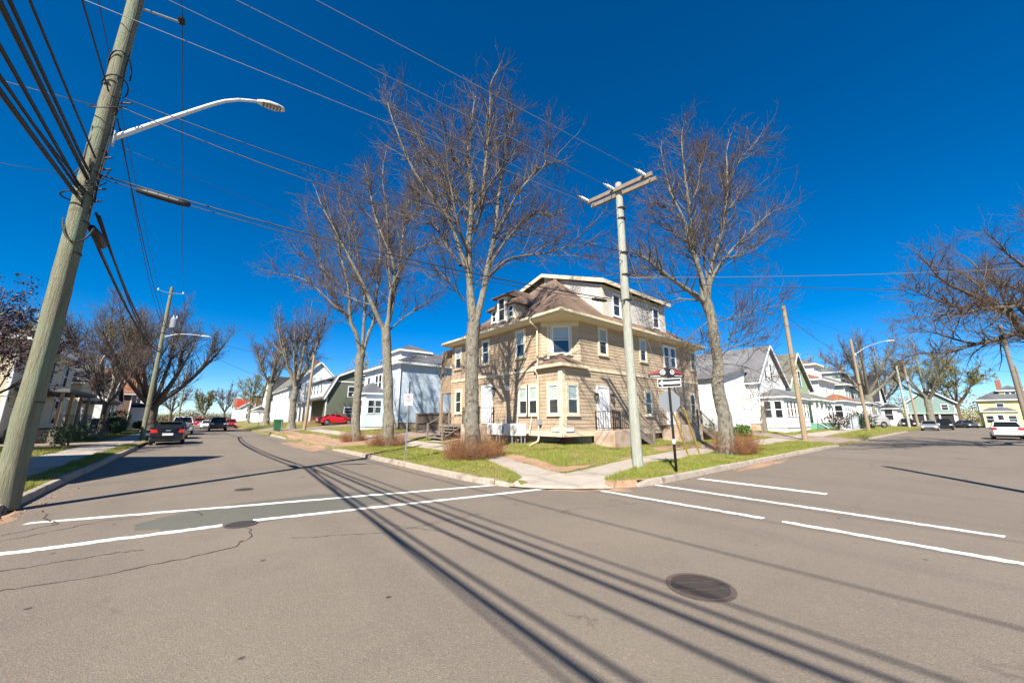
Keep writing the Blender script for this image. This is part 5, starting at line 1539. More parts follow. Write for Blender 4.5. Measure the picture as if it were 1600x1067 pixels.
# wooden steps and two-storey stair porch at the far left end
def steps_W(y0, y1, x_top, x_bot, zt, zb):
    n = 5
    for k in range(n):
        z = zt - (k + 1) * (zt - zb) / (n + 1); d = (x_top - x_bot) / n
        xk = x_top - k * d
        b = MB(); b.box(xk - d - .03, y0, z - .05, xk, y1, z); b.build("step", 'wood_grey', th_)
        b = MB(); b.box(xk - .03, y0 + .03, z - .19, xk - .005, y1 - .03, z - .051); b.build("riser", 'wood_grey', th_)
steps_W(19.2, 20.9, 12.2, 10.7, 1.35, .42)
m = MB(); m.box(12.2, 19.2, -.1, 12.38, 20.9, 1.33); m.build("landing", 'wood_grey', th_)
for y in (19.15, 20.95):
    railing(th_, (12.2, y), (10.75, y), 1.2, .42, .9, m='wood_grey', nb=2, post=.09)
m = MB(); m.box(12.5, HY1 + .05, 3.3, 15.5, HY1 + 1.6, 3.45); m.build("stair_deck", 'wood_tan', th_)
for x, y in ((12.55, HY1 + 1.5), (12.55, HY1 + .1), (15.4, HY1 + 1.5)):
    m = MB(); m.box(x - .07, y - .07, .3, x + .07, y + .07, 6.2); m.build("porch_post", 'wood_tan', th_)
for k in range(9):
    y = HY1 + .2 + k * .15
    m = MB(); m.box(12.5, y, 3.46, 12.53, y + .13, 4.42); m.build("porch_board", 'wood_tan', th_)
    m = MB(); m.box(12.5, y, 5.1, 12.53, y + .13, 6.2); m.build("porch_board", 'wood_tan', th_)
m = MB(); m.box(12.45, HY1 + .05, 1.15, 15.4, HY1 + 1.6, 1.25); m.build("stair_deck", 'wood_tan', th_)

# heat pumps on stands beside the wall
def heat_pump(label, y, dz=0.0):
    zg = H(11.75, y)
    t = thing("heat_pump", label, "heat pump", (11.78, y, zg), 0, "heat pumps beside the tan house")
    z0 = .84 + dz
    m = MB(); m.box(11.62, y - .40, z0, 11.94, y + .40, z0 + .56); m.build("casing", 'ac_white', t, bevel=.02)
    m = MB((Vector((11.62, y + .40, 0)), uW, nW)); m.tube([(.26, .0, z0 + .28), (.26, .018, z0 + .28)], .225, 24); m.build("fan_opening", 'vent_grey', t)
    for r in (.07, .12, .17, .215):
        m = MB((Vector((11.62, y + .40, 0)), uW, nW))
        m.tube([(.26 + r * math.cos(a * math.pi / 12), .024, z0 + .28 + r * math.sin(a * math.pi / 12)) for a in range(25)], .006, 4, cap=False)
        m.build("grille_ring", 'ac_white', t)
    for sx, sy in ((-.1, -.33), (-.1, .33), (.12, -.33), (.12, .33)):
        m = MB(); m.box(11.78 + sx - .02, y + sy - .02, zg - .05, 11.78 + sx + .02, y + sy + .02, z0 - .03); m.build("leg", 'galv', t)
    m = MB(); m.box(11.64, y - .36, z0 - .035, 11.92, y - .30, z0 - .002).box(11.64, y + .30, z0 - .035, 11.92, y + .36, z0 - .002); m.build("stand_rail", 'galv', t)
    m = MB(); m.tube([(11.94, y - .33, z0 + .15), (12.15, y - .33, z0 + .2), (12.3, y - .33, z0 + .5), (12.34, y - .33, z0 + .9)], .02, 6); m.build("line_set", 'ac_white', t)
heat_pump("white heat pump nearest the door landing of the tan house", 15.62)
heat_pump("white heat pump between the two others beside the tan house", 14.72)
heat_pump("white heat pump nearest the house corner, under the paired windows", 13.72)
# ---------------------------------------------------------------- the other houses
HG = "houses along the left street"
# pale blue house behind the knotted trees
b = house("blue_house", "pale blue two storey house with grey hipped roof behind the street trees", (14, 33.5, 23.5, 43.0), .95, 6.75, 'blue_wall', 'roof_mid', 'hip', 2.3, over=.45, expo=.16,
          wins=[('W', 35.6, 4.6, .7, 1.5), ('W', 38.2, 4.6, .7, 1.5), ('W', 39.2, 4.6, .7, 1.5), ('W', 41.6, 4.6, .7, 1.5), ('S', 20.5, 4.9, .8, 1.4), ('S', 20.7, 2.2, .8, 1.3), ('W', 42, 2, .8, 1.5)], group=HG)
porch_block(b, (12.2, 36.9, 14.02, 40.2), .9, 4.0, 'blue_wall', 'roof_mid', 1.1, over=.25, wins=[('S', 12.75, 2.2, .55, 1.2), ('S', 13.45, 2.2, .55, 1.2), ('W', 38.0, 2.2, .6, 1.2), ('W', 39.3, 2.2, .6, 1.2)])
dm = MB(); dm.box(15.3, 36.5, 7.2, 18.5, 40, 8.55); p = dm.build("dormer", 'white_wall', b)
hip_roof(p, 15.3, 36.5, 18.5, 40, 8.55, .9, .3, 'roof_mid', 'white', name="dormer_roof")
m = MB(); m.tube([(15.0, 33.42, 1.0), (15.0, 33.42, 5.2)], .05, 8); m.build("conduit", 'galv', b)
m = MB(); m.tube([(14.06, 33.40, .9), (14.06, 33.40, 6.7)], .05, 8); m.build("downspout", 'white', b)
for vx, vy in ((17.5, 35.2), (20.6, 34.6)):
    m = MB(); m.tube([(vx, vy, 7.2), (vx, vy, 8.1)], .09, 8); m.build("vent_pipe", 'galv', b)
# sage green gambrel
g_ = house("gambrel_house", "sage green house with white trimmed gambrel roof behind the red car", (14.2, 60.0, 22.6, 71), .8, 4.9, 'green_wall', 'roof_mid', 'gable', 4.4, over=.35, axis='Y', gambrel=(.37, .70),
           expo=.15, wins=[('S', 17.8, 5.0, 1.3, 1.5), ('S', 17.9, 2.5, 2.2, .8), ('S', 19.2, 7.6, .9, .8)], group=HG)
m = MB((Vector((14.2, 60, 0)), uS, nS)); m.box(1.3, 0, 7.15, 7.1, .06, 7.32); m.build("belt_board", 'white', g_)
dm = MB(); dm.box(13.9, 61.2, 5.0, 17.0, 69.5, 7.3); p = dm.build("dormer", 'white_wall', g_)
dm = MB(); dm.hexa([(13.5, 60.9, 7.25), (18.2, 60.9, 8.55), (18.2, 69.8, 8.55), (13.5, 69.8, 7.25)], [(13.5, 60.9, 7.4), (18.2, 60.9, 8.7), (18.2, 69.8, 8.7), (13.5, 69.8, 7.4)]); dm.build("dormer_roof", 'roof_mid', p)
for y in (62.4, 64.6, 66.8, 68.6): window(g_, Vector((13.88, 69.5, 0)), uW, nW, 69.5 - y, 5.5, .9, 1.4, 'white', far=True)
m = MB(); m.tube([(14.15, 59.95, .8), (14.15, 59.95, 4.7)], .06, 8); m.build("downspout", 'white', g_)
m = MB(); m.box(12.2, 61, .4, 14.2, 70, 1.3); pp = m.build("porch", 'wood_tan', g_)
for y in (61.2, 64, 67, 69.8):
    m = MB(); m.box(12.3, y - .1, 1.3, 12.5, y + .1, 4.2); m.build("porch_post", 'white', pp)
m = MB(); m.hexa([(11.8, 60.6, 4.1), (14.3, 60.6, 4.8), (14.3, 70.4, 4.8), (11.8, 70.4, 4.1)], [(11.8, 60.6, 4.25), (14.3, 60.6, 4.95), (14.3, 70.4, 4.95), (11.8, 70.4, 4.25)]); m.build("porch_roof", 'roof_mid', pp)
# white gabled house
w_ = house("white_house", "white house with a tall plain gable beyond the sage green house", (12.8, 80.0, 21.6, 103), .9, 7.9, 'white_wall', 'roof_olive', 'gable', 4.6, over=.4, axis='Y', expo=.18,
           wins=[('S', 18.6, 8.1, .9, 1.1), ('S', 13.9, 7.2, .7, 1.1), ('S', 16.5, 2.4, 1.0, 1.2), ('W', 82.5, 5.6, .9, 1.4), ('W', 86, 5.6, .9, 1.4), ('W', 90, 5.6, .9, 1.4), ('W', 94, 5.6, .9, 1.4), ('W', 98, 5.6, .9, 1.4), ('W', 84, 2.2, .9, 1.7), ('W', 90, 2.2, .9, 1.7), ('W', 96, 2.2, 1.2, 2.0)], group=HG)
m = MB(); m.tube([(14.9, 79.95, .9), (14.9, 79.95, 8.5)], .06, 8); m.build("downspout", 'galv', w_)
m = MB(); m.box(17.0, 84, 12.2, 17.7, 84.7, 13.4); m.build("chimney", 'brick_red', w_)
k_ = house("white_house", "white house with steep black roof slope behind the bare trees", (12.8, 110, 24, 121), .9, 7.2, 'white_wall', 'roof_dark', 'gable', 5.4, over=.4, axis='X', expo=.2,
           wins=[('W', 113, 2.4, 1.0, 1.6), ('W', 118, 2.4, 1.0, 1.6), ('W', 115.5, 6.2, 1.0, 1.5), ('S', 15, 3, 1, 1.5)], group=HG)
porch_block(k_, (10.8, 111, 12.8, 120), .7, 3.6, 'white_wall', 'roof_dark', .9, wins=[('W', 113, 1.9, .9, 1.2), ('W', 117.5, 1.9, .9, 1.2)])
house("brown_house", "dark brown flat looking house far up the left street", (12.5, 136, 25, 150), .9, 8.6, 'brown_wall', 'roof_dark', 'hip', 1.2, wins=[('W', 139, 5.5, 1.2, 1.6), ('W', 145, 5.5, 1.2, 1.6), ('S', 17, 5.5, 1.2, 1.6)], expo=.25, group=HG)
house("white_house", "low white house far up the left street before the dark brown one", (11.2, 124, 20, 133), .8, 4.3, 'white_wall', 'roof_grey', 'gable', 2.4, axis='Y', wins=[('W', 126, 1.8, 1.4, 1.6), ('W', 130, 1.8, 1.2, 1.6), ('S', 15, 1.8, 1.4, 1.4)], expo=.22, group=HG)
rh = house("red_roof_house", "small white house with a red panel front at the far end of the left street", (11.0, 196, 22, 206), .6, 6.6, 'white_wall', 'roof_red', 'gable', 3.8, axis='X', wins=[('W', 199, 2, 1.2, 1.6), ('W', 203, 2, 1.2, 1.6)], expo=.3, group=HG)
m = MB(); m.box(11.5, 195.6, 6.6, 21.5, 195.95, 9.6).box(13, 195.6, 1.0, 20, 195.95, 5.2); m.build("red_panel", 'red_wall', rh)
house("white_house", "white house farthest up the left street", (11.5, 172, 20, 184), .6, 6.0, 'white_wall', 'roof_grey', 'gable', 3, axis='Y', wins=[('W', 175, 2, 1.2, 1.6), ('W', 180, 2, 1.2, 1.6), ('S', 14, 2, 1.2, 1.6), ('S', 14, 4.6, 1, 1.2)], expo=.3, group=HG)
# the left-hand side of the left street
WG = "houses on the left side of the left street"
house("gabled_house", "gabled house at the kerb just outside on the left that shades the left street", (-18, 12.6, -6.6, 20.6), .3, 4.6, 'cream_wall', 'roof_mid', 'gable', 3.4, axis='X', over=.35, wins=[('E', 14.5, 1.4, .9, 1.4), ('E', 18.5, 1.4, .9, 1.4), ('E', 16.6, 5.0, .8, 1.2)], group=WG)
cw = house("cream_house", "cream two storey house behind the maroon tree at the left edge", (-17, 33.5, -8.3, 45.5), .3, 6.0, 'cream_wall', 'roof_mid', 'hip', 2.2, over=.5, wins=[('E', 36, 4.0, .9, 1.5), ('E', 40, 4.0, .9, 1.5), ('E', 43.6, 4.0, .9, 1.5), ('E', 37.5, 1.3, 1.2, 1.6), ('E', 43, 1.3, .9, 1.6), ('S', -11, 4, .9, 1.4), ('S', -11, 1.3, .9, 1.4)], group=WG)
m = MB(); m.box(-8.3, 34.5, -.1, -6.4, 42, 1.0); pp = m.build("porch", 'wood_grey', cw)
for y in (34.7, 37, 39.4, 41.8):
    m = MB(); m.box(-6.6, y - .07, 1.0, -6.46, y + .07, 3.2); m.build("porch_post", 'wood_tan', pp)
railing(cw, (-6.5, 34.7), (-6.5, 39.0), 1.0, 1.0, .9, m='wood_grey', nb=18)
m = MB(); m.box(-8.3, 34.3, 3.2, -6.2, 42.2, 3.4); m.build("porch_roof", 'roof_mid', pp)
for k in range(5):
    m = MB(); m.box(-6.4 + .28 * k, 39.4, .8 - .17 * k, -6.1 + .28 * k, 41.6, .86 - .17 * k); m.build("step", 'wood_grey', cw)
railing(cw, (-6.4, 39.3), (-5.0, 39.3), .95, .2, .95, m='wood_grey', nb=8)
railing(cw, (-6.4, 41.7), (-5.0, 41.7), .95, .2, .95, m='wood_grey', nb=8)
rp_ = house("porch_house", "small house with a red panel and a porch left of the dark bungalow", (-18, 51.5, -8.6, 58.0), .35, 5.2, 'cream_wall', 'roof_mid', 'gable', 2.6, axis='X', wins=[('E', 53, 1.3, 1.2, 1.5), ('E', 56, 3.8, 1.0, 1.2)], group=WG)
m = MB(); m.box(-8.57, 55.1, 4.4, -8.47, 55.9, 6.2); m.build("red_panel", 'red_wall', rp_)
m = MB(); m.box(-8.57, 55.92, 4.4, -8.47, 57.2, 6.2); m.build("blue_panel", 'flag_blue', rp_)
m = MB(); m.box(-8.6, 52, -.1, -7.0, 57.5, .7); q = m.build("porch", 'wood_grey', rp_)
m = MB(); m.box(-8.6, 51.8, 3.1, -6.7, 57.7, 3.3); m.build("porch_roof", 'roof_mid', q)
for y in (52.2, 54.8, 57.3):
    m = MB(); m.box(-7.2, y - .07, .7, -7.06, y + .07, 3.1); m.build("porch_post", 'cream', q)
house("bungalow", "white bungalow with black roof and paired windows on the left", (-18, 62, -8.4, 71.0), .35, 3.7, 'white_wall', 'roof_dark', 'gable', 2.6, axis='Y', over=.5, wins=[('E', 64, 1.3, 1.4, 1.4), ('E', 66.2, 1.3, 1.4, 1.4), ('E', 69, 1.2, .9, 1.7), ('S', -11, 1.3, 1.4, 1.4)], group=WG)
house("gabled_house", "white trimmed gable with dark roof behind the bungalow", (-20, 75, -10, 84), .4, 4.6, 'grey_wall', 'roof_dark', 'gable', 3.6, axis='X', over=.5, wins=[('E', 78, 1.5, 1.2, 1.5), ('E', 81, 4.6, 1.0, 1.2)], group=WG)
bh = house("brown_house", "brown shingled house with white porch behind the leaning trees", (-19, 88, -9, 100), .4, 6.0, 'brown_wall', 'roof_red', 'gable', 4.2, axis='X', over=.5, wins=[('E', 91, 1.5, 1.2, 1.5), ('E', 96, 1.5, 1.2, 1.5), ('E', 94, 4.6, 1.4, 1.4)], group=WG)
porch_block(bh, (-9, 89.5, -7, 98.5), .3, 3.4, 'white_wall', 'roof_dark', .8, wins=[('E', 91, 1.3, 1, 1.3), ('E', 94, 1.3, 1, 1.3), ('E', 97, 1.3, 1, 1.3)])
house("white_house", "white porch house behind the huge forked tree", (-18, 106, -7.5, 118), .4, 5.5, 'white_wall', 'roof_grey', 'gable', 3, axis='Y', wins=[('E', 108, 1.5, 1.2, 1.6), ('E', 112, 1.5, 1.2, 1.6), ('E', 116, 1.5, 1.2, 1.6), ('S', -10, 1.5, 1.2, 1.6)], group=WG)

# the right street
RG = "houses along the right street"
a_ = house("white_house", "large white gabled house next to the tan corner house", (38.4, 11.6, 46.6, 27), 1.0, 5.1, 'white_wall', 'roof_grey', 'gable', 3.5, over=.35, axis='Y', expo=.16, found=.25,
           wins=[('S', 41.0, 5.4, .55, 1.5), ('S', 42.7, 5.4, .55, 1.5), ('S', 42.0, 6.9, .4, .7), ('W', 23, 3.2, 1.0, 1.6), ('W', 25.5, 3.2, 1.0, 1.6)], group=RG)
porch_block(a_, (38.9, 9.9, 46.6, 11.62), .9, 3.45, 'white_wall', 'roof_grey', .75, over=.3, wins=[('W', 10.35, 1.75, .5, 1.4), ('W', 11.15, 1.75, .5, 1.4)] + [('S', 39.7 + k * 1.05, 1.9, .62, 1.3) for k in range(7)])
m = MB(); m.hexa([(32.8, 12.5, .2), (38.39, 12.5, .2), (38.39, 26, .2), (32.8, 26, .2)], [(32.8, 12.5, 5.05), (38.39, 12.5, 6.08), (38.39, 26, 6.08), (32.8, 26, 5.05)]); an = m.build("side_wing", 'white_wall', a_)
m = MB(); m.hexa([(32.4, 12.2, 4.95), (38.6, 12.2, 6.2), (38.6, 26.3, 6.2), (32.4, 26.3, 4.95)], [(32.4, 12.2, 5.1), (38.6, 12.2, 6.4), (38.6, 26.3, 6.4), (32.4, 26.3, 5.1)])
window(a_, Vector((32.8, 26, 0)), uW, nW, 3.0, 1.6, 1.0, 1.6, 'white', far=True); window(a_, Vector((32.8, 26, 0)), uW, nW, 6.2, 1.6, 1.0, 1.6, 'white', far=True)
m.build("wing_roof", 'roof_grey', a_)
c_ = house("green_gable_house", "pale green house with steep white edged gable and white porch columns", (47.6, 11.6, 56.2, 24), 1.0, 5.2, 'mint_wall', 'roof_olive', 'gable', 3.7, over=.4, axis='Y', expo=.16,
           wins=[('S', 51.0, 5.3, .9, 1.7), ('S', 52.6, 5.3, .9, 1.7), ('W', 13, 4, .8, 1.2)], group=RG)
m = MB(); m.box(47.6, 9.6, .6, 56.0, 11.6, 1.25); pp = m.build("porch", 'teal_deck', c_)
hip_roof(pp, 47.6, 9.6, 56.0, 11.8, 3.5, .7, .25, 'roof_olive', 'white', th=.16, name="porch_roof")
for x in (47.9, 49.9, 51.9, 53.9, 55.7):
    m = MB(); m.box(x - .1, 9.7, 1.25, x + .1, 9.9, 3.5); m.build("porch_column", 'white', pp)
m = MB((Vector((47.6, 11.58, 0)), uS, nS)); m.box(1.2, 0, 1.3, 2.1, .05, 3.3).box(3.0, 0, 1.8, 4.4, .05, 3.2); m.build("porch_window", 'glass', pp)
m = MB(); m.tube([(47.75, 9.65, 1.2), (46.6, 9.0, 1.1), (45.6, 8.4, .8)], .04, 6); m.build("handrail", 'white', c_)
d_ = house("white_house", "white house with red brown hipped roof and red porch roof", (61.5, 11.6, 71, 23), 1.2, 6.6, 'white_wall', 'roof_red', 'hip', 2.6, over=.5, expo=.2, wins=[('S', 65.0, 4.3, .6, 1.5), ('S', 69.2, 4.3, .6, 1.5), ('W', 14, 4.3, .9, 1.4), ('W', 20, 4.3, .9, 1.4)], group=RG)
porch_block(d_, (62.0, 9.6, 71, 11.62), 1.0, 3.8, 'white_wall', 'roof_red', .9, over=.35, wins=[('W', 10.1, 1.9, .7, 1.4), ('W', 11.0, 1.9, .7, 1.4)] + [('S', 63.2 + k * 1.3, 1.9, .8, 1.4) for k in range(6)])
dm = MB(); dm.box(64, 12.3, 7.0, 68, 17, 8.9); p = dm.build("dormer", 'white_wall', d_); hip_roof(p, 64, 12.3, 68, 17, 8.9, .8, .4, 'roof_red', 'white', name="dormer_roof")
e_ = house("grey_house", "grey green hipped house with dormer beyond the red roofed house", (78, 11.6, 89, 23), 1.2, 6.9, 'grey_wall', 'roof_grey', 'hip', 2.9, over=.6, expo=.2, wins=[('S', 81, 4.6, 1.2, 1.6), ('S', 86, 4.6, 1.2, 1.6), ('W', 20, 4.6, 1, 1.4)], group=RG)
porch_block(e_, (78.5, 9.4, 92, 11.62), 1.0, 4.0, 'white_wall', 'roof_grey', .9, over=.35, wins=[('S', 80 + k * 2.2, 1.9, 1.2, 1.5) for k in range(5)])
dm = MB(); dm.box(81, 12.3, 7.4, 86, 17, 9.2); p = dm.build("dormer", 'grey_wall', e_); hip_roof(p, 81, 12.3, 86, 17, 9.2, .8, .4, 'roof_grey', 'white', name="dormer_roof")
m = MB(); m.box(72.6, 9.0, 1.0, 77.5, 9.1, 2.4); m.build("yellow_panel", 'yellow_panel', e_)
f_ = house("white_house", "white gabled house with black roof before the far trees", (94.5, 9.8, 102, 22), .9, 5.2, 'white_wall', 'roof_dark', 'gable', 4.6, over=.4, axis='Y', expo=.25, wins=[('S', 97, 5.2, .9, 1.5), ('S', 99.4, 5.2, .9, 1.5), ('S', 98.2, 1.8, 1.4, 1.5)], group=RG)
porch_block(f_, (94.5, 7.6, 102, 9.8), .5, 3.4, 'white_wall', 'roof_dark', .8, over=.4, wins=[('W', 8.7, 1.5, 1.0, 1.8)])
house("small_house", "small beige gabled house with white eaves behind the parked silver suv", (122, 13.5, 133, 22), .3, 4.6, 'cream_wall', 'roof_dark', 'gable', 3.4, over=.5, axis='X', expo=.25, wins=[('W', 17.7, 5.0, 1.2, 1.2), ('W', 16, 1.6, 1.4, 1.5), ('W', 20, 1.6, 1.4, 1.5)], group=RG)
t_ = house("teal_house", "teal gabled house with a dark recessed porch at the far end", (124, 1.2, 138, 8.2), .2, 5.3, 'teal_wall', 'roof_mid', 'gable', 2.9, over=.45, axis='X', expo=.2, wins=[('W', 4.6, 5.9, .9, 1.1), ('W', 2.6, 3.6, .9, 1.1), ('S', 130, 3.5, 1.2, 1.4)], group=RG)
m = MB(); m.box(123.86, 1.6, .5, 123.96, 7.8, 2.7); m.build("porch_shade_panel", 'room_shade', t_)  # no recess here: a dark panel on the wall paints the porch shade
for y in (1.5, 3.6, 5.8, 7.9):
    m = MB(); m.box(123.7, y - .12, .3, 123.86, y + .12, 2.8); m.build("porch_post", 'white', t_)
m = MB(); m.box(123.5, 1.0, 2.75, 123.95, 8.4, 2.95); m.build("porch_beam", 'grey_wall', t_)
y_ = house("yellow_house", "yellow hipped house with dormer and white porch facing down the right street", (120, -10.6, 131, -2.0), .1, 5.2, 'yellow_wall', 'roof_mid', 'hip', 2.9, over=.55, expo=.2, wins=[('W', -4.6, 3.3, .8, 1.3), ('W', -8.6, 3.3, .8, 1.3), ('W', -7.6, 1.2, .8, 1.2), ('W', -9.4, 1.2, .8, 1.2)], group=RG)
porch_block(y_, (118.0, -6.3, 120, -2.2), .1, 3.0, 'yellow_wall', 'roof_mid', .7, over=.3, wins=[('W', -2.95, .95, .9, 1.3), ('W', -5.6, .95, .9, 1.3)])
door(y_, Vector((117.97, -2.2, 0)), uW, nW, 2.05, .35, .95, 2.2)
m = MB((Vector((117.97, -2.2, 0)), uW, nW)); m.box(1.72, .042, 1.5, 2.38, .05, 2.4); m.build("door_pane", 'glass', y_)
dm = MB(); dm.box(121.3, -7.6, 5.7, 125, -4.9, 7.0); p = dm.build("dormer", 'yellow_wall', y_); hip_roof(p, 121.3, -7.6, 125, -4.9, 7.0, .6, .35, 'roof_mid', 'white', name="dormer_roof")
window(y_, Vector((121.28, -4.9, 0)), uW, nW, 1.0, 5.95, .5, .85, 'white', far=True); window(y_, Vector((121.28, -4.9, 0)), uW, nW, 1.7, 5.95, .5, .85, 'white', far=True)
m = MB(); m.box(124.6, -5.6, 7.5, 125.4, -4.9, 9.5); m.build("chimney", 'brick_red', y_)
# grey boarded fence between the tan and the blue house
fr_ = thing("board_fence", "weathered grey board fence between the tan and the blue house", "fence", (14, 30, H(14, 30)))
A, B = Vector((13.2, 27.6, 0)), Vector((21.5, 29.6, 0))
Lf = (B - A).length; df = (B - A) / Lf; nf = Vector((df.y, -df.x, 0))
for k in range(int(Lf / 2.1) + 1):
    p = A + df * (k * 2.1); z = H(p.x, p.y)
    m = MB((p, df, nf)); m.box(-.06, -.12, z - .2, .06, .0, z + 1.5); m.build("post", 'wood_grey', fr_)
k = 0
while k * .155 < Lf:
    p = A + df * (k * .155); z = H(p.x, p.y)
    m = MB((p, df, nf)); m.box(0, .001, z + .12, .147, .022, z + 1.42 + random.uniform(-.02, .02)); m.build("board", 'wood_grey', fr_); k += 1
for zz in (.2, .75, 1.42):
    m = MB(); m.beam(A + nf * .045 + Vector((0, 0, H(A.x, A.y) + zz)), B + nf * .045 + Vector((0, 0, H(B.x, B.y) + zz)), .04, .11); m.build("rail", 'wood_grey', fr_)
# white picket ramp railing in front of the red roofed house
rr = thing("ramp", "long grey wheelchair ramp with slatted railing before the red roofed house", "ramp", (58, 8.6, H(58, 8.6)))
m = MB(); m.hexa([(55, 8.2, .35), (67, 8.2, .35), (67, 9.4, .35), (55, 9.4, .35)], [(55, 8.2, .6), (67, 8.2, 1.5), (67, 9.4, 1.5), (55, 9.4, .6)]); m.build("ramp_deck", 'ramp_grey', rr)
for k in range(60):
    x = 55 + k * .2; zb = .6 + (x - 55) * .075
    m = MB(); m.box(x, 8.16, zb, x + .06, 8.2, zb + .95); m.build("baluster", 'ramp_grey', rr)
m = MB(); m.beam((55, 8.18, 1.6), (67, 8.18, 2.5), .08, .06); m.build("handrail", 'ramp_grey', rr)
# ---------------------------------------------------------------- cars
KINDS = {
 # length, half width, height; belt z; x of: windscreen foot, roof front, roof rear, rear glass foot; bonnet z, boot z, wheels x, wheel radius
 'hatch': dict(L=4.1, w=.86, belt=.92, roof=1.46, ws=.85, rf=.15, rr=-1.45, rg=-1.98, nose=.70, tail=.98, wf=1.28, wr=-1.28, r=.31),
 'sedan': dict(L=4.7, w=.89, belt=.92, roof=1.45, ws=.95, rf=.25, rr=-.85, rg=-1.65, nose=.70, tail=1.02, wf=1.42, wr=-1.36, r=.32),
 'suv':   dict(L=4.6, w=.92, belt=1.05, roof=1.70, ws=1.0, rf=.35, rr=-1.75, rg=-2.18, nose=.88, tail=1.10, wf=1.40, wr=-1.38, r=.36),
 'pickup': dict(L=5.7, w=1.0, belt=1.22, roof=1.92, ws=1.25, rf=.62, rr=-.55, rg=-.80, nose=1.1, tail=1.22, wf=1.85, wr=-1.75, r=.40),
}
CG = {'left': "cars parked along the left street", 'right': "cars parked along the right street"}
def car(name, label, cat, kind, paint, x, y, hd, z=None, group=None):
    k = KINDS[kind]
    L, w = k['L'] / 2, k['w']
    root = thing(name, label, cat, (0, 0, 0), 0, group)
    zb, belt, r = .24 if kind != 'pickup' else .38, k['belt'], k['r']
    # body: sections along the length, open wheel arches
    xs = {-L, -L + .06, -L + .25, L, L - .06, L - .3, 0, k['ws'], k['rg'], (k['ws'] + L) / 2}
    for wx in (k['wf'], k['wr']):
        for a in np.linspace(0, np.pi, 9): xs.add(round(wx + (r + .07) * math.cos(a), 3))
    xs = sorted(xs)
    def low(x):
        z = zb + max(0, (abs(x) - (L - .3)) * .3)
        for wx in (k['wf'], k['wr']):
            d = abs(x - wx); R = r + .07
            if d < R + 1e-6: z = max(z, r + math.sqrt(max(0, R * R - d * d)) - .02)
        return z
    def top(x):
        if x > k['ws']:
            t = (x - k['ws']) / (L - k['ws']); return belt + .02 - (belt - k['nose']) * t ** 1.6
        if x < k['rg'] and kind != 'pickup':
            t = (k['rg'] - x) / max(1e-3, (k['rg'] + L)); return belt + .02 + (k['tail'] - belt) * (1 if kind == 'sedan' else .5) - .16 * t ** 2
        return belt + .02
    def wid(x):
        t = max(0, abs(x) - (L - .75)) / .75
        return w * (1 - .16 * t ** 2.2)
    m = MB()
    secs = []
    for xx in xs:
        zl, zt, ww = low(xx), top(xx), wid(xx)
        zt = max(zt, zl + .12)
        mid = (zl + zt) / 2
        half = [(0, zl), (ww * .90, zl), (ww * .985, zl + .06), (ww, mid), (ww * .985, zt - .12), (ww * .93, zt - .03), (ww * .80, zt), (0, zt + .025)]
        half = [(a, max(b, zl)) for a, b in half]
        secs.append(m.pts([(xx, a, b) for a, b in half] + [(xx, -a, b) for a, b in half[-2:0:-1]]))
    n = len(secs[0])
    for a, b in zip(secs, secs[1:]):
        for i in range(n):
            j = (i + 1) % n
            m.f.append([a[i], b[i], b[j], a[j]]); m.mi.append(0)
    m.f.append(secs[0]); m.mi.append(0); m.f.append(secs[-1][::-1]); m.mi.append(0)
    body = m.build("body", paint, root, smooth=True)
    body.data.polygons.foreach_set("use_smooth", [True] * len(body.data.polygons))
    es = body.modifiers.new("split", 'EDGE_SPLIT'); es.split_angle = rad(40)
    m = MB(); m.box(-L + .35, -w * .8, zb - .04, L - .4, w * .8, zb + .3); m.build("underbody", 'black', root)
    # cabin
    def ring(x, z, ww, f): return [(x, -ww, z), (x, ww, z)]
    bw, tw, zt = w * .90, w * .70, k['roof']
    P = dict(a=(k['ws'], bw, belt), b=(k['rf'], tw, zt - .05), c=(k['rr'], tw, zt - .06), d=(k['rg'], bw, belt + (.04 if kind != 'pickup' else 0)))
    m = MB()
    mir = lambda p: (p[0], -p[1], p[2])
    a, b, c, d = P['a'], P['b'], P['c'], P['d']
    m.face([a, mir(a), mir(b), b]).face([d, c, mir(c), mir(d)]).face([a, b, c, d]).face([mir(a), mir(d), mir(c), mir(b)])
    bm_, cm_ = ((b[0] + c[0]) / 2, 0, zt), None
    tl = [(b[0] - .1, 0, zt), (c[0] + .1, 0, zt - .01)]
    m.face([b, tl[0], tl[1], c]).face([mir(b), mir(c), tl[1], tl[0]]).face([b, mir(b), tl[0]]).face([c, tl[1], mir(c)])
    m.build("cabin", paint, root)
    def panel(name, q, off, mm, s=(.06, .06, .1, .08)):
        """glass set in the quad q, shrunk by s and lifted by off"""
        q = [Vector(v) for v in q]
        nrm = (q[1] - q[0]).cross(q[3] - q[0]).normalized()
        def at(u, v): return (q[0].lerp(q[1], u)).lerp(q[3].lerp(q[2], u), v)
        pts = [at(s[0], s[2]), at(1 - s[1], s[2]), at(1 - s[1], 1 - s[3]), at(s[0], 1 - s[3])]
        mb = MB(); mb.hexa([p + nrm * .002 for p in pts], [p + nrm * off for p in pts]); return mb.build(name, mm, root)
    panel("windscreen", [mir(a), a, b, mir(b)][::1], .012, 'car_glass', (.05, .05, .05, .06))
    panel("rear_window", [d, mir(d), mir(c), c], .012, 'car_glass', (.05, .05, .07, .06))
    xm = (a[0] + d[0]) / 2
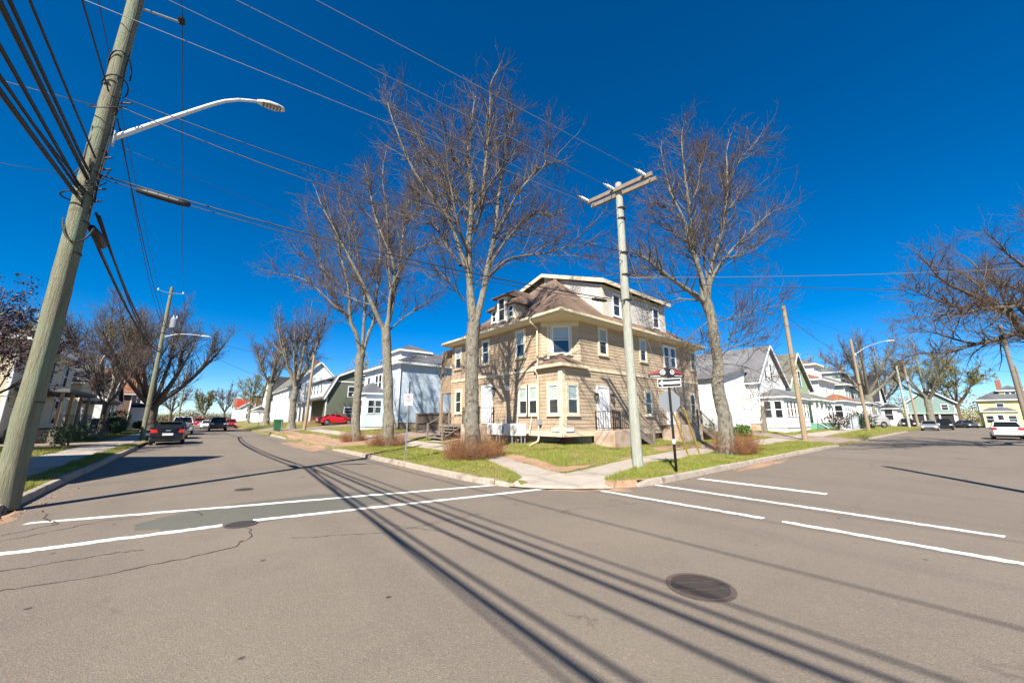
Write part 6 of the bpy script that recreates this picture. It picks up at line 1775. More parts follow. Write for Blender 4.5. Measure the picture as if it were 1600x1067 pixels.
    for sg in (1, -1):
        f = (lambda p: p) if sg > 0 else mir
        t = .52
        e = tuple(a[i] + (d[i] - a[i]) * t for i in range(3)); g2 = tuple(b[i] + (c[i] - b[i]) * t for i in range(3))
        q1, q2 = [f(a), f(e), f(g2), f(b)], [f(e), f(d), f(c), f(g2)]
        if sg > 0: q1, q2 = [q1[1], q1[0], q1[3], q1[2]], [q2[1], q2[0], q2[3], q2[2]]
        panel("side_window", q1, .01, 'car_glass', (.02, .04, .05, .07)); panel("side_window", q2, .01, 'car_glass', (.05, .02, .05, .07))
    # wheels
    for wx in (k['wf'], k['wr']):
        for sg in (1, -1):
            m = MB(); y0, y1 = sg * (w - .21), sg * (w - .015)
            m.tube([(wx, y0, r), (wx, y0 + (y1 - y0) * .1, r), (wx, y1 - (y1 - y0) * .1, r), (wx, y1, r)], [r * .93, r, r, r * .93], 20)
            wh = m.build("wheel", 'rubber', root, smooth=False)
            m = MB(); m.tube([(wx, y1 - sg * .01, r), (wx, y1 + sg * .006, r)], [r * .66, r * .6], 14)
            for q in range(5):
                an = q * 2 * math.pi / 5
                m.beam((wx, y1 + sg * .008, r), (wx + math.cos(an) * r * .6, y1 + sg * .008, r + math.sin(an) * r * .6), .03, .05)
            m.build("rim", 'rim', wh)
    # lamps, plate, bumpers, mirrors
    lw = wid(L - .06)
    for sg in (1, -1):
        zt = k['tail'] - .12
        m = MB(); ta = wid(-L + .03)
        hh = .2 if kind in ('suv', 'hatch') else .16
        m.hexa([(-L - .014, min(sg * ta * .66, sg * ta * 1.0), zt - hh * .45), (-L + .13, min(sg * ta * .66, sg * w * .965), zt - hh * .3), (-L + .13, max(sg * ta * .66, sg * w * .965), zt - hh * .3), (-L - .014, max(sg * ta * .66, sg * ta * 1.0), zt - hh * .45)],
               [(-L - .014, min(sg * ta * .72, sg * ta * .99), zt + hh * .5), (-L + .15, min(sg * ta * .72, sg * w * .95), zt + hh * .6), (-L + .15, max(sg * ta * .72, sg * w * .95), zt + hh * .6), (-L - .014, max(sg * ta * .72, sg * ta * .99), zt + hh * .5)])
        m.build("tail_light", 'tail', root)
        zh = k['nose'] - .02
        m = MB(); m.box(L - .22, sg * lw * .60, zh - .14, L + .004, sg * lw * .98, zh + .0); m.build("headlight", 'lamp_glass', root)
        m = MB(); m.hexa([(k['ws'] - .05, sg * w * .93, belt), (k['ws'] - .2, sg * w * .93, belt), (k['ws'] - .2, sg * w * 1.16, belt + .02), (k['ws'] - .05, sg * w * 1.14, belt + .02)],
                         [(k['ws'] - .08, sg * w * .93, belt + .13), (k['ws'] - .2, sg * w * .93, belt + .13), (k['ws'] - .2, sg * w * 1.15, belt + .15), (k['ws'] - .08, sg * w * 1.13, belt + .15)]); m.build("mirror", paint, root)
    m = MB(); m.box(-L - .016, -.26, .60, -L + .01, .26, .74); m.build("number_plate", 'plate', root)
    m = MB(); m.box(-L - .03, -w * .82, zb + .02, -L + .12, w * .82, zb + .16); m.build("rear_bumper", 'black' if kind != 'pickup' else 'galv', root)
    m = MB(); m.box(L - .1, -w * .62, zb + .12, L + .012, w * .62, k['nose'] - .2); m.build("grille", 'black', root)
    m = MB(); m.box(-L - .012, -.12, k['tail'] - .10, -L + .02, .12, k['tail'] - .05); m.build("badge", 'galv', root)
    if kind in ('hatch', 'suv'):
        m = MB(); m.hexa([(k['rr'] + .1, -w * .62, k['roof'] - .05), (k['rr'] - .22, -w * .6, k['roof'] - .07), (k['rr'] - .22, w * .6, k['roof'] - .07), (k['rr'] + .1, w * .62, k['roof'] - .05)],
                         [(k['rr'] + .1, -w * .62, k['roof'] - .0), (k['rr'] - .22, -w * .6, k['roof'] - .04), (k['rr'] - .22, w * .6, k['roof'] - .04), (k['rr'] + .1, w * .62, k['roof'] - .0)]); m.build("roof_spoiler", paint, root)
        m = MB(); m.beam((-L + .02, -.02, k['tail'] + .12), (-L + .05, .4, k['tail'] + .16), .02, .02); m.build("wiper", 'black', root)
    if kind == 'pickup':
        m = MB(); m.box(-L + .1, -w * .82, belt - .35, k['rg'] - .05, w * .82, belt + .04); m.build("load_bed", 'black', root)
    root.location = (x, y, H(x, y) if z is None else z)
    root.rotation_euler = (0, 0, rad(hd))
    return root
car("parked_car", "black hatchback nearest on the left street, seen from behind", "car", 'hatch', 'c_black', -1.42, 34.6, 91, 0, CG['left'])
car("parked_car", "dark sedan parked in front of the black hatchback", "car", 'sedan', 'c_navy', -1.45, 43.6, 90, 0, CG['left'])
car("parked_pickup", "white pickup parked ahead of the two dark cars", "truck", 'pickup', 'c_white', -1.3, 55.5, 90, 0, CG['left'])
car("red_pickup", "bright red pickup in the middle of the far left street", "truck", 'pickup', 'c_red', .2, 92, 90, 0)
car("parked_car", "red hatchback beside the far white pickup on the left kerb", "car", 'hatch', 'c_red', -1.4, 80, 90, 0, CG['left'])
car("dark_pickup", "dark grey pickup coming towards us on the left street", "truck", 'pickup', 'c_black', 2.2, 68, -90, 0)
car("white_car", "white car behind the dark oncoming pickup", "car", 'sedan', 'c_white', 1.2, 84, -90, 0)
car("parked_car", "dark red car parked on the right kerb beyond the dark pickup", "car", 'suv', 'c_red', 4.7, 88, -90, 0, CG['left'])
car("red_car", "red sedan in the driveway before the sage green house", "car", 'sedan', 'c_red', 14.3, 54.4, 2)
car("blue_car", "dark blue hatchback on the drive before the white bungalow", "car", 'hatch', 'c_navy', -9.5, 58.5, 215)
car("silver_sedan", "silver sedan parked facing us on the right street", "car", 'sedan', 'c_silver', 82.5, 3.6, 181, 0, CG['right'])
car("black_suv", "black suv parked behind the silver sedan", "car", 'suv', 'c_black', 90.5, 2.4, 183, 0, CG['right'])
car("slate_car", "dark slate sedan at the far end left of the yellow house", "car", 'sedan', 'c_slate', 112.5, .2, 205, 0)
car("white_hatchback", "white hatchback driving away at the right edge", "car", 'hatch', 'c_white', 51.5, -1.95, 0, 0)
car("beige_suv", "beige suv parked on the lawn drive behind the leaning lamp pole", "car", 'suv', 'c_beige', 68.0, 8.5, 138)
car("dark_car", "dark car in shade beside the beige suv", "car", 'sedan', 'c_black', 93.0, 6.6, 190, .3)
# ---------------------------------------------------------------- utility poles
def pole(name, label, x, y, h, r0, r1, m, lean=(0, 0), z=None, group="utility poles"):
    z0 = H(x, y) if z is None else z
    t = thing(name, label, "utility pole", (x, y, z0), 0, group)
    rng = np.random.RandomState(int(abs(x * 31 + y * 7)))
    n = 34; P = np.stack([x + lean[0] * np.linspace(0, 1, n), y + lean[1] * np.linspace(0, 1, n), z0 - .1 + (h + .1) * np.linspace(0, 1, n)], -1)
    P[:, :2] += np.cumsum(rng.randn(n, 2) * .004, 0)
    R = np.linspace(r0, r1, n); sides = 22
    a = np.arange(sides) * 2 * np.pi / sides
    rr = 1 + .018 * rng.randn(n, sides) + .03 * np.sin(3 * a + rng.uniform(0, 6))[None]
    # weather checks: narrow grooves that run up the pole
    for _ in range(4):
        k = rng.randint(sides); lo, hi = sorted(rng.randint(0, n, 2)); rr[lo:hi, k] -= .07
    V = P[:, None] + (np.stack([np.cos(a), np.sin(a), 0 * a], -1))[None] * (R[:, None] * rr)[..., None]
    idx = np.arange(n * sides).reshape(n, sides); nx = np.roll(idx, -1, 1)
    F = np.stack([idx[:-1], nx[:-1], nx[1:], idx[1:]], -1).reshape(-1, 4)
    np_mesh("shaft", V, F, m, t, True)
    mb = MB(); mb.lathe([(r1 * .99, -.01), (r1 * .9, .02), (.001, .03)], (P[-1, 0], P[-1, 1], P[-1, 2]), 16); mb.build("shaft_top", m, t)
    return t
def insulator(t, a, b, n_disc=6, r=.06):
    """string insulator from a to b"""
    a, b = Vector(a), Vector(b)
    m = MB(); m.tube([a, a.lerp(b, .3), a.lerp(b, .32), a.lerp(b, .9), a.lerp(b, .92), b], [.016, .016, .032, .032, .016, .016], 8); o = m.build("insulator", 'white_metal', t)
    d = (b - a)
    for k in range(n_disc):
        p = a + d * (.35 + .5 * k / n_disc)
        m = MB(); m.tube([p, p + d.normalized() * .02, p + d.normalized() * .05], [r, r, r * .5], 10); m.build("shed", 'white_metal', o)
def band(t, x, y, z, r, w=.04, m='galv'):
    b = MB(); b.lathe([(r, 0), (r, w)], (x, y, z), 18); b.build("band", m, t)
def street_lamp(label, base, pts, group="street lamps", r=.03):
    """arm on a pole with a flat led head; the pole itself is another thing"""
    t = thing("street_lamp", label, "street lamp", base, 0, group)
    P = spline(pts, 14)
    m = MB(); m.tube([tuple(p) for p in P], list(np.linspace(r * 1.25, r * .8, 14)), 10); m.build("arm", 'white_metal', t, smooth=True)
    m = MB(); d = Vector(P[1] - P[0]).normalized()
    m.beam(Vector(P[0]) - Vector((0, 0, .16)), Vector(P[0]) + Vector((0, 0, .16)), .14, .05); m.build("bracket", 'white_metal', t)
    e = Vector(P[-1]); d = Vector(P[-1] - P[-2]); d.z *= .4; d.normalize(); s = Vector((-d.y, d.x, 0)).normalized()
    prof = [(-.03, .045, .04), (.08, .10, .055), (.25, .145, .06), (.45, .14, .05), (.58, .09, .035), (.63, .03, .02)]
    m = MB(); secs = []
    for q, w, h in prof:
        c = e + d * q
        secs.append(m.pts([c - s * w, c - s * w * .7 + Vector((0, 0, h)), c + s * w * .7 + Vector((0, 0, h)), c + s * w, c + s * w * .95 - Vector((0, 0, .03)), c - s * w * .95 - Vector((0, 0, .03))]))
    for a, b in zip(secs, secs[1:]):
        for i in range(6): m.f.append([a[i], a[(i + 1) % 6], b[(i + 1) % 6], b[i]]); m.mi.append(0)
    m.f.append(secs[0][::-1]); m.f.append(secs[-1]); m.mi += [0, 0]
    hd = m.build("lamp_head", 'white_metal', t)
    m = MB((e + d * .1, d, s)); m.hexa([(0, -.085, -.042), (.44, -.10, -.042), (.44, .10, -.042), (0, .085, -.042)], [(0, -.085, -.031), (.44, -.10, -.031), (.44, .10, -.031), (0, .085, -.031)]); m.build("lens", 'vent_grey', hd)
    for i in range(5):
        for j in range(3):
            m = MB((e + d * .1, d, s)); m.box(.05 + .08 * i, -.06 + .05 * j, -.047, .085 + .08 * i, -.03 + .05 * j, -.0425); m.build("led", 'lamp_glass', hd)
    return t

LP = (-2.45, 11.15)
lp = pole("utility_pole", "big weathered pole at the left edge with a lamp arm and cable bundles", *LP, 13.2, .175, .125, 'pole')
for z in (1.9, 4.9, 5.6, 6.2, 6.75, 7.3, 8.4): band(lp, LP[0], LP[1], z, .168 - z * .0035, .03, 'iron')
for s in (1,):
    m = MB(); m.tube([(LP[0] + .1, LP[1], 11.3), (-1.70, 11.16, 11.45)], .026, 8); m.build("side_arm", 'galv', lp)
    m = MB(); m.lathe([(.06, 0), (.085, .03), (.05, .06), (.08, .09), (.045, .13), (.06, .16), (.02, .19)], (-1.67, 11.16, 11.44), 12); m.build("insulator", 'black', lp)
m = MB(); m.tube([(LP[0] - .1, LP[1], 11.3), (-3.2, 11.14, 11.45)], .026, 8); m.build("side_arm", 'galv', lp)
m = MB(); m.lathe([(.06, 0), (.085, .03), (.05, .06), (.08, .09), (.045, .13), (.06, .16), (.02, .19)], (-3.22, 11.14, 11.44), 12); m.build("insulator", 'black', lp)
# loops and tails of cable strapped round the pole
for k, (z, rr, a0, a1, dz) in enumerate([(6.2, .34, 90, 300, -.1), (6.6, .26, 160, 340, -.35), (5.6, .22, 200, 360, -.5), (8.5, .30, 140, 330, -.35), (8.9, .2, 180, 400, .25), (6.9, .24, 150, 350, -.6), (9.3, .19, 150, 380, .5)]):
    pts = [(LP[0] + rr * math.cos(rad(a)), LP[1] + rr * math.sin(rad(a)), z + dz * math.sin(math.pi * i / 12)) for i, a in enumerate(np.linspace(a0, a1, 13))]
    m = MB(); m.tube(pts, .012 if k % 2 else .016, 6); m.build("cable_loop", 'cable', lp)
for k, (dx, dy, z0, z1) in enumerate([(.12, -.11, 5.7, 9.9), (.15, -.05, 6.1, 8.6), (.05, -.16, 8.3, 12.6), (-.13, -.1, 6.5, 7.8), (-.02, -.165, 5.9, 7.0)]):
    rng = np.random.RandomState(k)
    pts = [(LP[0] + dx + rng.uniform(-.02, .02), LP[1] + dy + rng.uniform(-.02, .02), z) for z in np.linspace(z0, z1, 9)]
    m = MB(); m.tube(pts, .011, 6); m.build("riser_cable", 'cable', lp)
for k, (dx, dy, z, L) in enumerate([(.16, -.08, 6.4, .18), (.17, -.04, 6.9, .15), (.16, -.1, 7.15, .14), (-.2, -.1, 8.9, .2), (.18, -.06, 8.6, .24), (.15, -.1, 6.1, .16)]):
    m = MB(); m.tube([(LP[0] + dx * .8, LP[1] + dy * .8, z), (LP[0] + dx + L * .6, LP[1] + dy - L * .3, z + .03)], .022, 6); m.build("bolt", 'iron', lp)
street_lamp("white lamp arm on the big left pole reaching over the road", (LP[0], LP[1], 7.74), [(-2.3, 11.18, 7.74), (-1.4, 11.2, 8.86), (-.55, 11.2, 9.85), (.0, 11.2, 10.2), (.12, 11.2, 10.25)], r=.045)

RP = (10.55, 6.65)
rp = pole("utility_pole", "pale green pole with double wooden crossarm before the tan house", *RP, 9.75, .16, .115, 'pole_green')
xd = Vector((.13, -.99, 0)).normalized(); xn = Vector((xd.y, -xd.x, 0))
cz = 9.6
for s, dz in ((-1, .0), (1, .0)):
    c = Vector((RP[0], RP[1], cz + dz)) + xn * .17 * s
    m = MB(); m.beam(c - xd * 1.25, c + xd * 1.25, .10, .14); m.build("crossarm", 'wood_grey', rp)
for q in (-1, 1):
    m = MB(); m.beam(Vector((RP[0], RP[1], cz - .75)) + xn * -.14, Vector((RP[0], RP[1], cz - .06)) + xd * .75 * q + xn * -.17, .03, .008); m.build("brace", 'iron', rp)
TIPS = []
for q in (-1.1, -.05, 1.1):
    a = Vector((RP[0], RP[1], cz + .02)) + xd * q - xn * .22
    wdir = Vector((-1, .1, .06)).normalized()
    b = a + wdir * .95
    TIPS.append(b); insulator(rp, a, b)
for z in (8.9, 8.5, 7.2, 6.4, 5.5): band(rp, RP[0], RP[1], z, .172 - z * .0035, .03, 'iron')
# two stays with yellow guards
for k, (top, foot, lab) in enumerate([(7.6, (16.3, 7.35), "nearer the wooden steps"), (6.1, (15.2, 7.3), "nearer the pale green pole")]):
    zf_ = H(*foot)
    A, B = Vector((RP[0] + .12, RP[1] + .02, top)), Vector((foot[0], foot[1], zf_))
    t = thing("guy_wire", f"guy wire with yellow guard standing in the verge, the one {lab}", "guy wire", (foot[0], foot[1], zf_), 0, "guy wires of the pale green pole")
    m = MB(); m.tube([A, B], .008, 5); m.build("wire", 'galv', t)
    d = (A - B).normalized()
    m = MB(); m.tube([B + d * .05, B + d * 2.35], .034, 10); m.build("guard", 'yellow_guard', t)
    m = MB(); m.tube([B - d * .1, B + d * .25], .014, 6); m.build("anchor_rod", 'iron', t)
P2 = (-3.1, 39.8)
p2 = pole("utility_pole", "leaning looking pole with transformer and lamp farther up the left street", *P2, 12.0, .16, .11, 'pole')
for s in (-1, 1):
    m = MB(); m.tube([(P2[0], P2[1] - .1, 11.6), (P2[0] + .75 * s, P2[1] - .1, 11.72)], .025, 6); m.build("side_arm", 'galv', p2)
    m = MB(); m.lathe([(.05, 0), (.07, .04), (.04, .1), (.06, .14), (.02, .2)], (P2[0] + .75 * s, P2[1] - .1, 11.7), 10); m.build("insulator", 'white_metal', p2)
m = MB(); m.lathe([(.02, 0), (.24, .02), (.26, .08), (.26, .78), (.22, .86), (.05, .9)], (P2[0] + .55, P2[1] - .05, 8.75), 16); tr_o = m.build("transformer", 'sign_back', p2)
for s in (-1, 1):
    m = MB(); m.lathe([(.03, 0), (.045, .04), (.03, .1), (.045, .14), (.015, .22)], (P2[0] + .55 + .1 * s, P2[1] - .05, 9.62), 8); m.build("bushing", 'white_metal', tr_o)
for z in (8.9, 8.3, 6.8, 2.6): band(p2, P2[0], P2[1], z, .16 - z * .004, .05, 'iron')
street_lamp("small white lamp arm on the pole farther up the left street", (P2[0], P2[1], 8.0), [(P2[0] + .1, P2[1], 8.0), (P2[0] + .9, P2[1], 8.35), (P2[0] + 1.9, P2[1], 8.45), (P2[0] + 2.4, P2[1], 8.42)], r=.035)
P3 = (9.2, 47.3)
p3 = pole("utility_pole", "tan wooden pole beside the driveway of the left street", *P3, 8.4, .16, .12, 'pole_tan', lean=(.15, -.1))
P4 = (32.0, 7.25)
p4 = pole("utility_pole", "tan wooden pole in the verge before the white gabled house", *P4, 9.5, .16, .12, 'pole_tan', lean=(-.12, 0))
for z in (9.0, 8.6, 5.8): band(p4, P4[0] - .08, P4[1], z, .135, .05, 'iron')
P5 = (53.6, 6.65)
p5 = pole("utility_pole", "pale pole with a street lamp beyond the tan wooden pole", *P5, 9.6, .16, .12, 'pole_tan', lean=(-.35, 0))
for z in (8.2, 5.2): band(p5, P5[0] - .28, P5[1], z, .15, .08, 'iron')
street_lamp("small lamp reaching over the right street from the pale pole", (P5[0], P5[1], 8.3), [(P5[0] - .25, P5[1] - .1, 8.4), (P5[0] + .1, P5[1] - 1.0, 9.1), (P5[0] + .2, P5[1] - 2.2, 9.5), (P5[0] + .2, P5[1] - 2.6, 9.52)], r=.02)
P6 = (84.5, 5.8)
pole("utility_pole", "greenish pole left of the parked silver sedan", *P6, 9.4, .17, .12, 'pole_green', lean=(-.3, 0))
P7 = (98, 5.6)
p7 = pole("utility_pole", "brown pole with a small transformer behind the silver sedan", *P7, 11.5, .17, .12, 'pole_tan', lean=(-.5, .2))
m = MB(); m.lathe([(.02, 0), (.24, .02), (.26, .08), (.26, .78), (.05, .9)], (P7[0] - .75, P7[1] + .1, 8.2), 14); m.build("transformer", 'galv', p7)
P8 = (57.5, -3.45)
pole("utility_pole", "grey pole at the right edge behind the white hatchback", *P8, 10.2, .17, .13, 'wood_grey', lean=(-.3, 0))
pole("utility_pole", "thin grey pole at the right edge before the yellow house", 84, -5.3, 8.5, .15, .11, 'wood_grey', lean=(-.2, 0))
pole("utility_pole", "pole just outside at the right whose shadow crosses the right street", 9.9, -3.6, 9.6, .16, .12, 'pole', z=.1)

# ---------------------------------------------------------------- wires and cables
def wire(name, label, A, B, sag=.2, r=.008, m='wire_dark', n=14, group=None, cat="wire"):
    A, B = Vector(A), Vector(B)
    pts = [A.lerp(B, k / n) - Vector((0, 0, 4 * sag * (k / n) * (1 - k / n))) for k in range(n + 1)]
    mb = MB(); mb.tube(pts, r, 6)
    return tag(mb.build(name, m, None, smooth=True), label, cat, group)
WP = "power lines from the crossarm across the left street"
far = [(-30, 12.55, 11.9), (-30, 12.35, 11.9), (-30, 12.1, 11.9)]
for t, f, lab in zip(TIPS, far, ("lowest", "middle", "topmost")):
    wire("power_line", f"bare power line from the crossarm to the upper left, {lab} of three", t, f, .25, .0075, 'wire', group=WP)
wire("power_line", "bare neutral wire under the three power lines, above the lamp head", (RP[0], RP[1], 8.6), (-30, 14.4, 10.6), .1, .0075, 'wire', group=WP)
WL = "power lines along the left street"
wire("power_line", "dark power line from the far left pole passing nearest the big left pole", (P2[0] - .75, P2[1] - .1, 11.88), (-1.95, -30, 11.2), .5, .010, group=WL, n=24)
wire("power_line", "dark power line held by the side arm insulator of the big left pole", (P2[0] + .75, P2[1] - .1, 11.88), (-1.67, 11.16, 11.63), .22, .010, group=WL)
wire("power_line", "dark power line from the side arm insulator to the top edge", (-1.67, 11.16, 11.63), (-1.6, -30, 11.7), .25, .010, group=WL)
CB = "cable bundles along the left street"
for k, (dx, z1, z2, r, s) in enumerate([(.05, 5.75, 6.75, .034, .55), (.16, 5.95, 6.95, .026, .50), (.22, 5.9, 6.85, .022, .7), (.12, 8.3, 8.9, .014, .35), (.2, 8.1, 8.5, .010, .55)]):
    wire("cable", ["thickest black cable from the big left pole up the left street", "second thick black cable beside the thickest up the left street", "sagging black cable under the two thick ones", "thin twisted cable above the thick bundle up the left street", "thinnest cable of the bundle up the left street"][k],
         (LP[0] + dx, LP[1] + .15, z1), (P2[0] + .1, P2[1] - .1, z2), s, r, 'cable', group=CB, cat="cable")
m = MB(); m.tube([(LP[0] + .14, LP[1] + .2, 5.62), (LP[0] + .17, LP[1] + .55, 5.60), (LP[0] + .17, LP[1] + 1.1, 5.58), (LP[0] + .17, LP[1] + 1.25, 5.57)], [.07, .095, .095, .04], 12)
tag(m.build("splice_case", 'cable', None, smooth=True), "short black splice case hanging just behind the big left pole", "splice case")
for k, (x0, z0, e, r, s) in enumerate([(-.02, 6.55, (-2.95, -26, 7.4), .034, .25), (-.05, 6.75, (-2.72, -26, 7.6), .026, .25), (-.1, 6.35, (-3.15, -26, 7.2), .026, .35), (.02, 7.05, (-2.55, -26, 7.7), .018, .3), (-.04, 8.7, (-2.45, -26, 8.9), .016, .3)]):
    wire("cable", ["thickest black cable from the big left pole to the upper left corner", "second black cable beside it to the upper left corner", "black cable left of the two thick ones to the upper left corner", "thin black cable right of the thick ones to the upper left", "twisted thin cable rising beside the pole to the top edge"][k],
         (LP[0] + x0, LP[1] - .16, z0), e, s, r, 'cable', group="cable bundles to the upper left corner", cat="cable")
for k, (z0, e, r, s) in enumerate([(6.15, (-4.6, -26, 6.6), .036, .35), (6.3, (-4.3, -26, 6.9), .024, .45), (6.42, (-4.9, -26, 6.6), .014, .6)]):
    wire("cable", ["thick black cable from the big left pole to the left edge", "thinner black cable above it to the left edge", "thinnest drooping black cable to the left edge"][k], (LP[0] - .12, LP[1] - .14, z0), e, s, r, 'cable', group="cable bundles to the left edge", cat="cable")
wire("cable", "pale service wire from the big left pole to the left edge", (LP[0] - .15, LP[1] - .02, 8.35), (-14, 9.0, 6.6), .4, .010, 'wire', cat="cable")
wire("cable", "faint thin wire from the big left pole to the left edge", (LP[0] - .15, LP[1], 6.6), (-14, 10.5, 5.6), .3, .006, cat="cable")
CR = "cables across the left street"
tA, tB = Vector((LP[0] + .14, LP[1] - .05, 6.75)), Vector((RP[0] - .13, RP[1], 5.45))
wire("cable", "black messenger cable with the long splice case across the left street", tA, tB, .28, .017, 'cable', group=CR, cat="cable")
wire("cable", "thin lashed cable just under the messenger cable", tA - Vector((0, 0, .07)), tB - Vector((0, 0, .06)), .36, .011, 'cable', group=CR, cat="cable")
def on(A, B, sag, t): return A.lerp(B, t) - Vector((0, 0, 4 * sag * t * (1 - t)))
for (t0, t1, r, lab) in ((.047, .118, .075, "long black splice case hung on the cable beside the big left pole"), (.905, .945, .055, "short black splice case hung on the cable before the tan house dormer")):
    q = [on(tA, tB, .28, t) - Vector((0, 0, .09)) for t in np.linspace(t0, t1, 6)]
    m = MB(); m.tube(q, [r * .75, r, r, r, r, r * .75], 14); sc_ = m.build("splice_case", 'cable', None, smooth=True); tag(sc_, lab, "splice case")
    m = MB()
    for p in q[1:5]: m.tube([p + Vector((-.01, 0, 0)), p + Vector((.015, 0, 0))], r * 1.06, 14)
    rb = m.build("clamp_ring", 'black', sc_)
wire("cable", "upper black wire from the big left pole to the pale green pole", (LP[0] + .13, LP[1] - .05, 8.75), (RP[0] - .12, RP[1], 7.25), .38, .012, 'cable', group=CR, cat="cable")
wire("cable", "lower twisted wire from the big left pole to the pale green pole", (LP[0] + .13, LP[1] - .05, 8.5), (RP[0] - .12, RP[1], 6.9), .55, .013, 'wire_dark', group=CR, cat="cable")
wire("cable", "faint thin wire crossing the left street below the lamp arm", (LP[0] + .1, LP[1], 7.6), (13.4, 15.5, 8.6), .3, .005, group=CR, cat="cable")
WR = "wires along the right street"
wire("wire", "upper wire from the pale green pole to the tan pole of the right street", (RP[0] + .1, RP[1], 8.55), (P4[0] - .1, P4[1], 9.4), .5, .010, group=WR)
wire("wire", "lower wire from the pale green pole to the tan pole of the right street", (RP[0] + .1, RP[1], 5.6), (P4[0] - .1, P4[1], 8.9), .5, .012, group=WR)
wire("wire", "wire from the tan pole top to the far trees of the right street", (P4[0], P4[1], 9.35), (86, 1.5, 11.2), .5, .012, group=WR)
wire("wire", "sagging wire from the tan pole down to the pale lamp pole", (P4[0], P4[1], 9.1), (P5[0] - .25, P5[1], 8.4), .7, .016, group=WR)
wire("wire", "lower level wire from the tan pole to the pale lamp pole", (P4[0] - .1, P4[1], 5.9), (P5[0] - .2, P5[1], 7.6), .3, .014, group=WR)
wire("wire", "thick wire from the pale lamp pole to the greenish far pole", (P5[0], P5[1], 8.3), (P6[0], P6[1], 8.9), .6, .016, group=WR)
wire("wire", "thin wire from the pale lamp pole to the greenish far pole", (P5[0], P5[1], 7.8), (P6[0], P6[1], 7.8), .5, .016, group=WR)
wire("wire", "service wire from the pale lamp pole to the red brown roof", (P5[0] - .2, P5[1], 8.3), (62, 12, 7.0), .2, .012, group=WR)
wire("wire", "service wire from the pale lamp pole to the grey hipped house", (P5[0] - .2, P5[1], 8.3), (78.5, 11.8, 7.3), .4, .012, group=WR)
wire("wire", "service wire from the tan pole to the large white gabled house", (P4[0] - .1, P4[1], 8.8), (40.2, 11.4, 6.2), .3, .012, group=WR)
wire("wire", "service wire from the pale lamp pole across the street to the right edge", (P5[0] - .2, P5[1], 8.2), (68, -8, 6.0), .3, .012, group=WR)
WX = "bright wires crossing the right street to the right edge"
wire("wire", "upper bright wire from the pale green pole to the right edge", (RP[0] + .13, RP[1], 6.35), (31, -5.2, 8.6), .18, .011, 'wire', group=WX)
wire("wire", "lower dark wire from the pale green pole to the right edge", (RP[0] + .13, RP[1], 6.2), (32, -5.2, 7.6), .18, .013, group=WX)
WF = "wires of the far left street"
wire("wire", "upper service wire from the transformer pole across the left street", (P2[0] + .1, P2[1], 8.8), (P3[0], P3[1], 8.3), .5, .012, group=WF)
wire("wire", "lower service wire from the transformer pole across the left street", (P2[0] + .1, P2[1], 8.4), (13.2, 60.2, 5.2), .7, .012, group=WF)
wire("wire", "service wire from the transformer pole to the cream house on the left", (P2[0] - .1, P2[1], 8.2), (-9.0, 45.2, 6.3), .4, .012, group=WF)
wire("wire", "power line of the far left street beyond the transformer pole, left one", (P2[0] - .75, P2[1] - .1, 11.88), (-3.4, 92, 11.2), .9, .012, group=WF)
wire("wire", "power line of the far left street beyond the transformer pole, right one", (P2[0] + .75, P2[1] - .1, 11.88), (-2.2, 92, 11.2), .9, .012, group=WF)
wire("cable", "thick cable of the far left street beyond the transformer pole", (P2[0], P2[1], 6.8), (-2.9, 92, 6.8), .7, .03, 'cable', group=WF, cat="cable")
P9 = (-2.9, 92)
pole("utility_pole", "thin far pole behind the huge forked tree of the left street", *P9, 11.4, .16, .12, 'pole')
for k, (y, z) in enumerate(((110, 7.2), (122, 7.8), (140, 7.4), (160, 8.0))):
    wire("wire", ["nearest thin wire strung across the far left street", "second thin wire strung across the far left street", "third thin wire strung across the far left street", "farthest thin wire strung across the far left street"][k], (-5, y, z), (9.5, y + 6, z + .4), .5, .02, group="wires across the far left street")

# ---------------------------------------------------------------- signs
sp = thing("sign_post", "black sign post with a white arrow sign and street name blades", "street sign", (10.64, 5.5, H(10.64, 5.5)))
sz = H(10.64, 5.5)
m = MB(); m.lathe([(.038, -.1), (.036, 1.2), (.032, 2.95), (.03, 3.15), (.012, 3.22)], (10.64, 5.5, sz), 14); m.build("post", 'black', sp, smooth=True)
m = MB(); m.lathe([(.0395, 0), (.0393, .13)], (10.64, 5.5, .91), 14); m.build("white_band", 'sign_white', sp)
ud = Vector((.70, -.715, 0)).normalized(); nd = Vector((ud.y, -ud.x, 0))
if nd.dot(Vector((-1, -1, 0))) < 0: nd = -nd
fr = (Vector((10.64, 5.5, 0)) + nd * .045, ud, nd)
wz, sw = 2.52, .335
ang = .03
m = MB(fr); m.hexa([(-sw, 0, wz), (sw, 0, wz + ang), (sw, .004, wz + ang), (-sw, .004, wz)], [(-sw, 0, wz + .25), (sw, 0, wz + .25 + ang), (sw, .004, wz + .25 + ang), (-sw, .004, wz + .25)]); pl_ = m.build("arrow_plate", 'sign_white', sp)
def skew(x, z): return (x, z + ang * (x + sw) / (2 * sw))
def flat(pts, b0, b1, mm, name):
    m = MB(fr); q = [skew(x, z) for x, z in pts]
    m.hexa([(x, b0, z) for x, z in q], [(x, b1, z) for x, z in q]); return m.build(name, mm, pl_)
flat([(-sw + .015, wz + .015), (sw - .015, wz + .015), (sw - .015, wz + .235), (-sw + .015, wz + .235)], .0042, .006, 'black', "black_field")
flat([(-.19, wz + .088), (sw - .03, wz + .088), (sw - .03, wz + .163), (-.19, wz + .163)], .0062, .0078, 'sign_white', "arrow_shaft")
flat([(-sw + .028, wz + .125), (-.19, wz + .03), (-.19, wz + .22)], .0062, .0078, 'sign_white', "arrow_head")
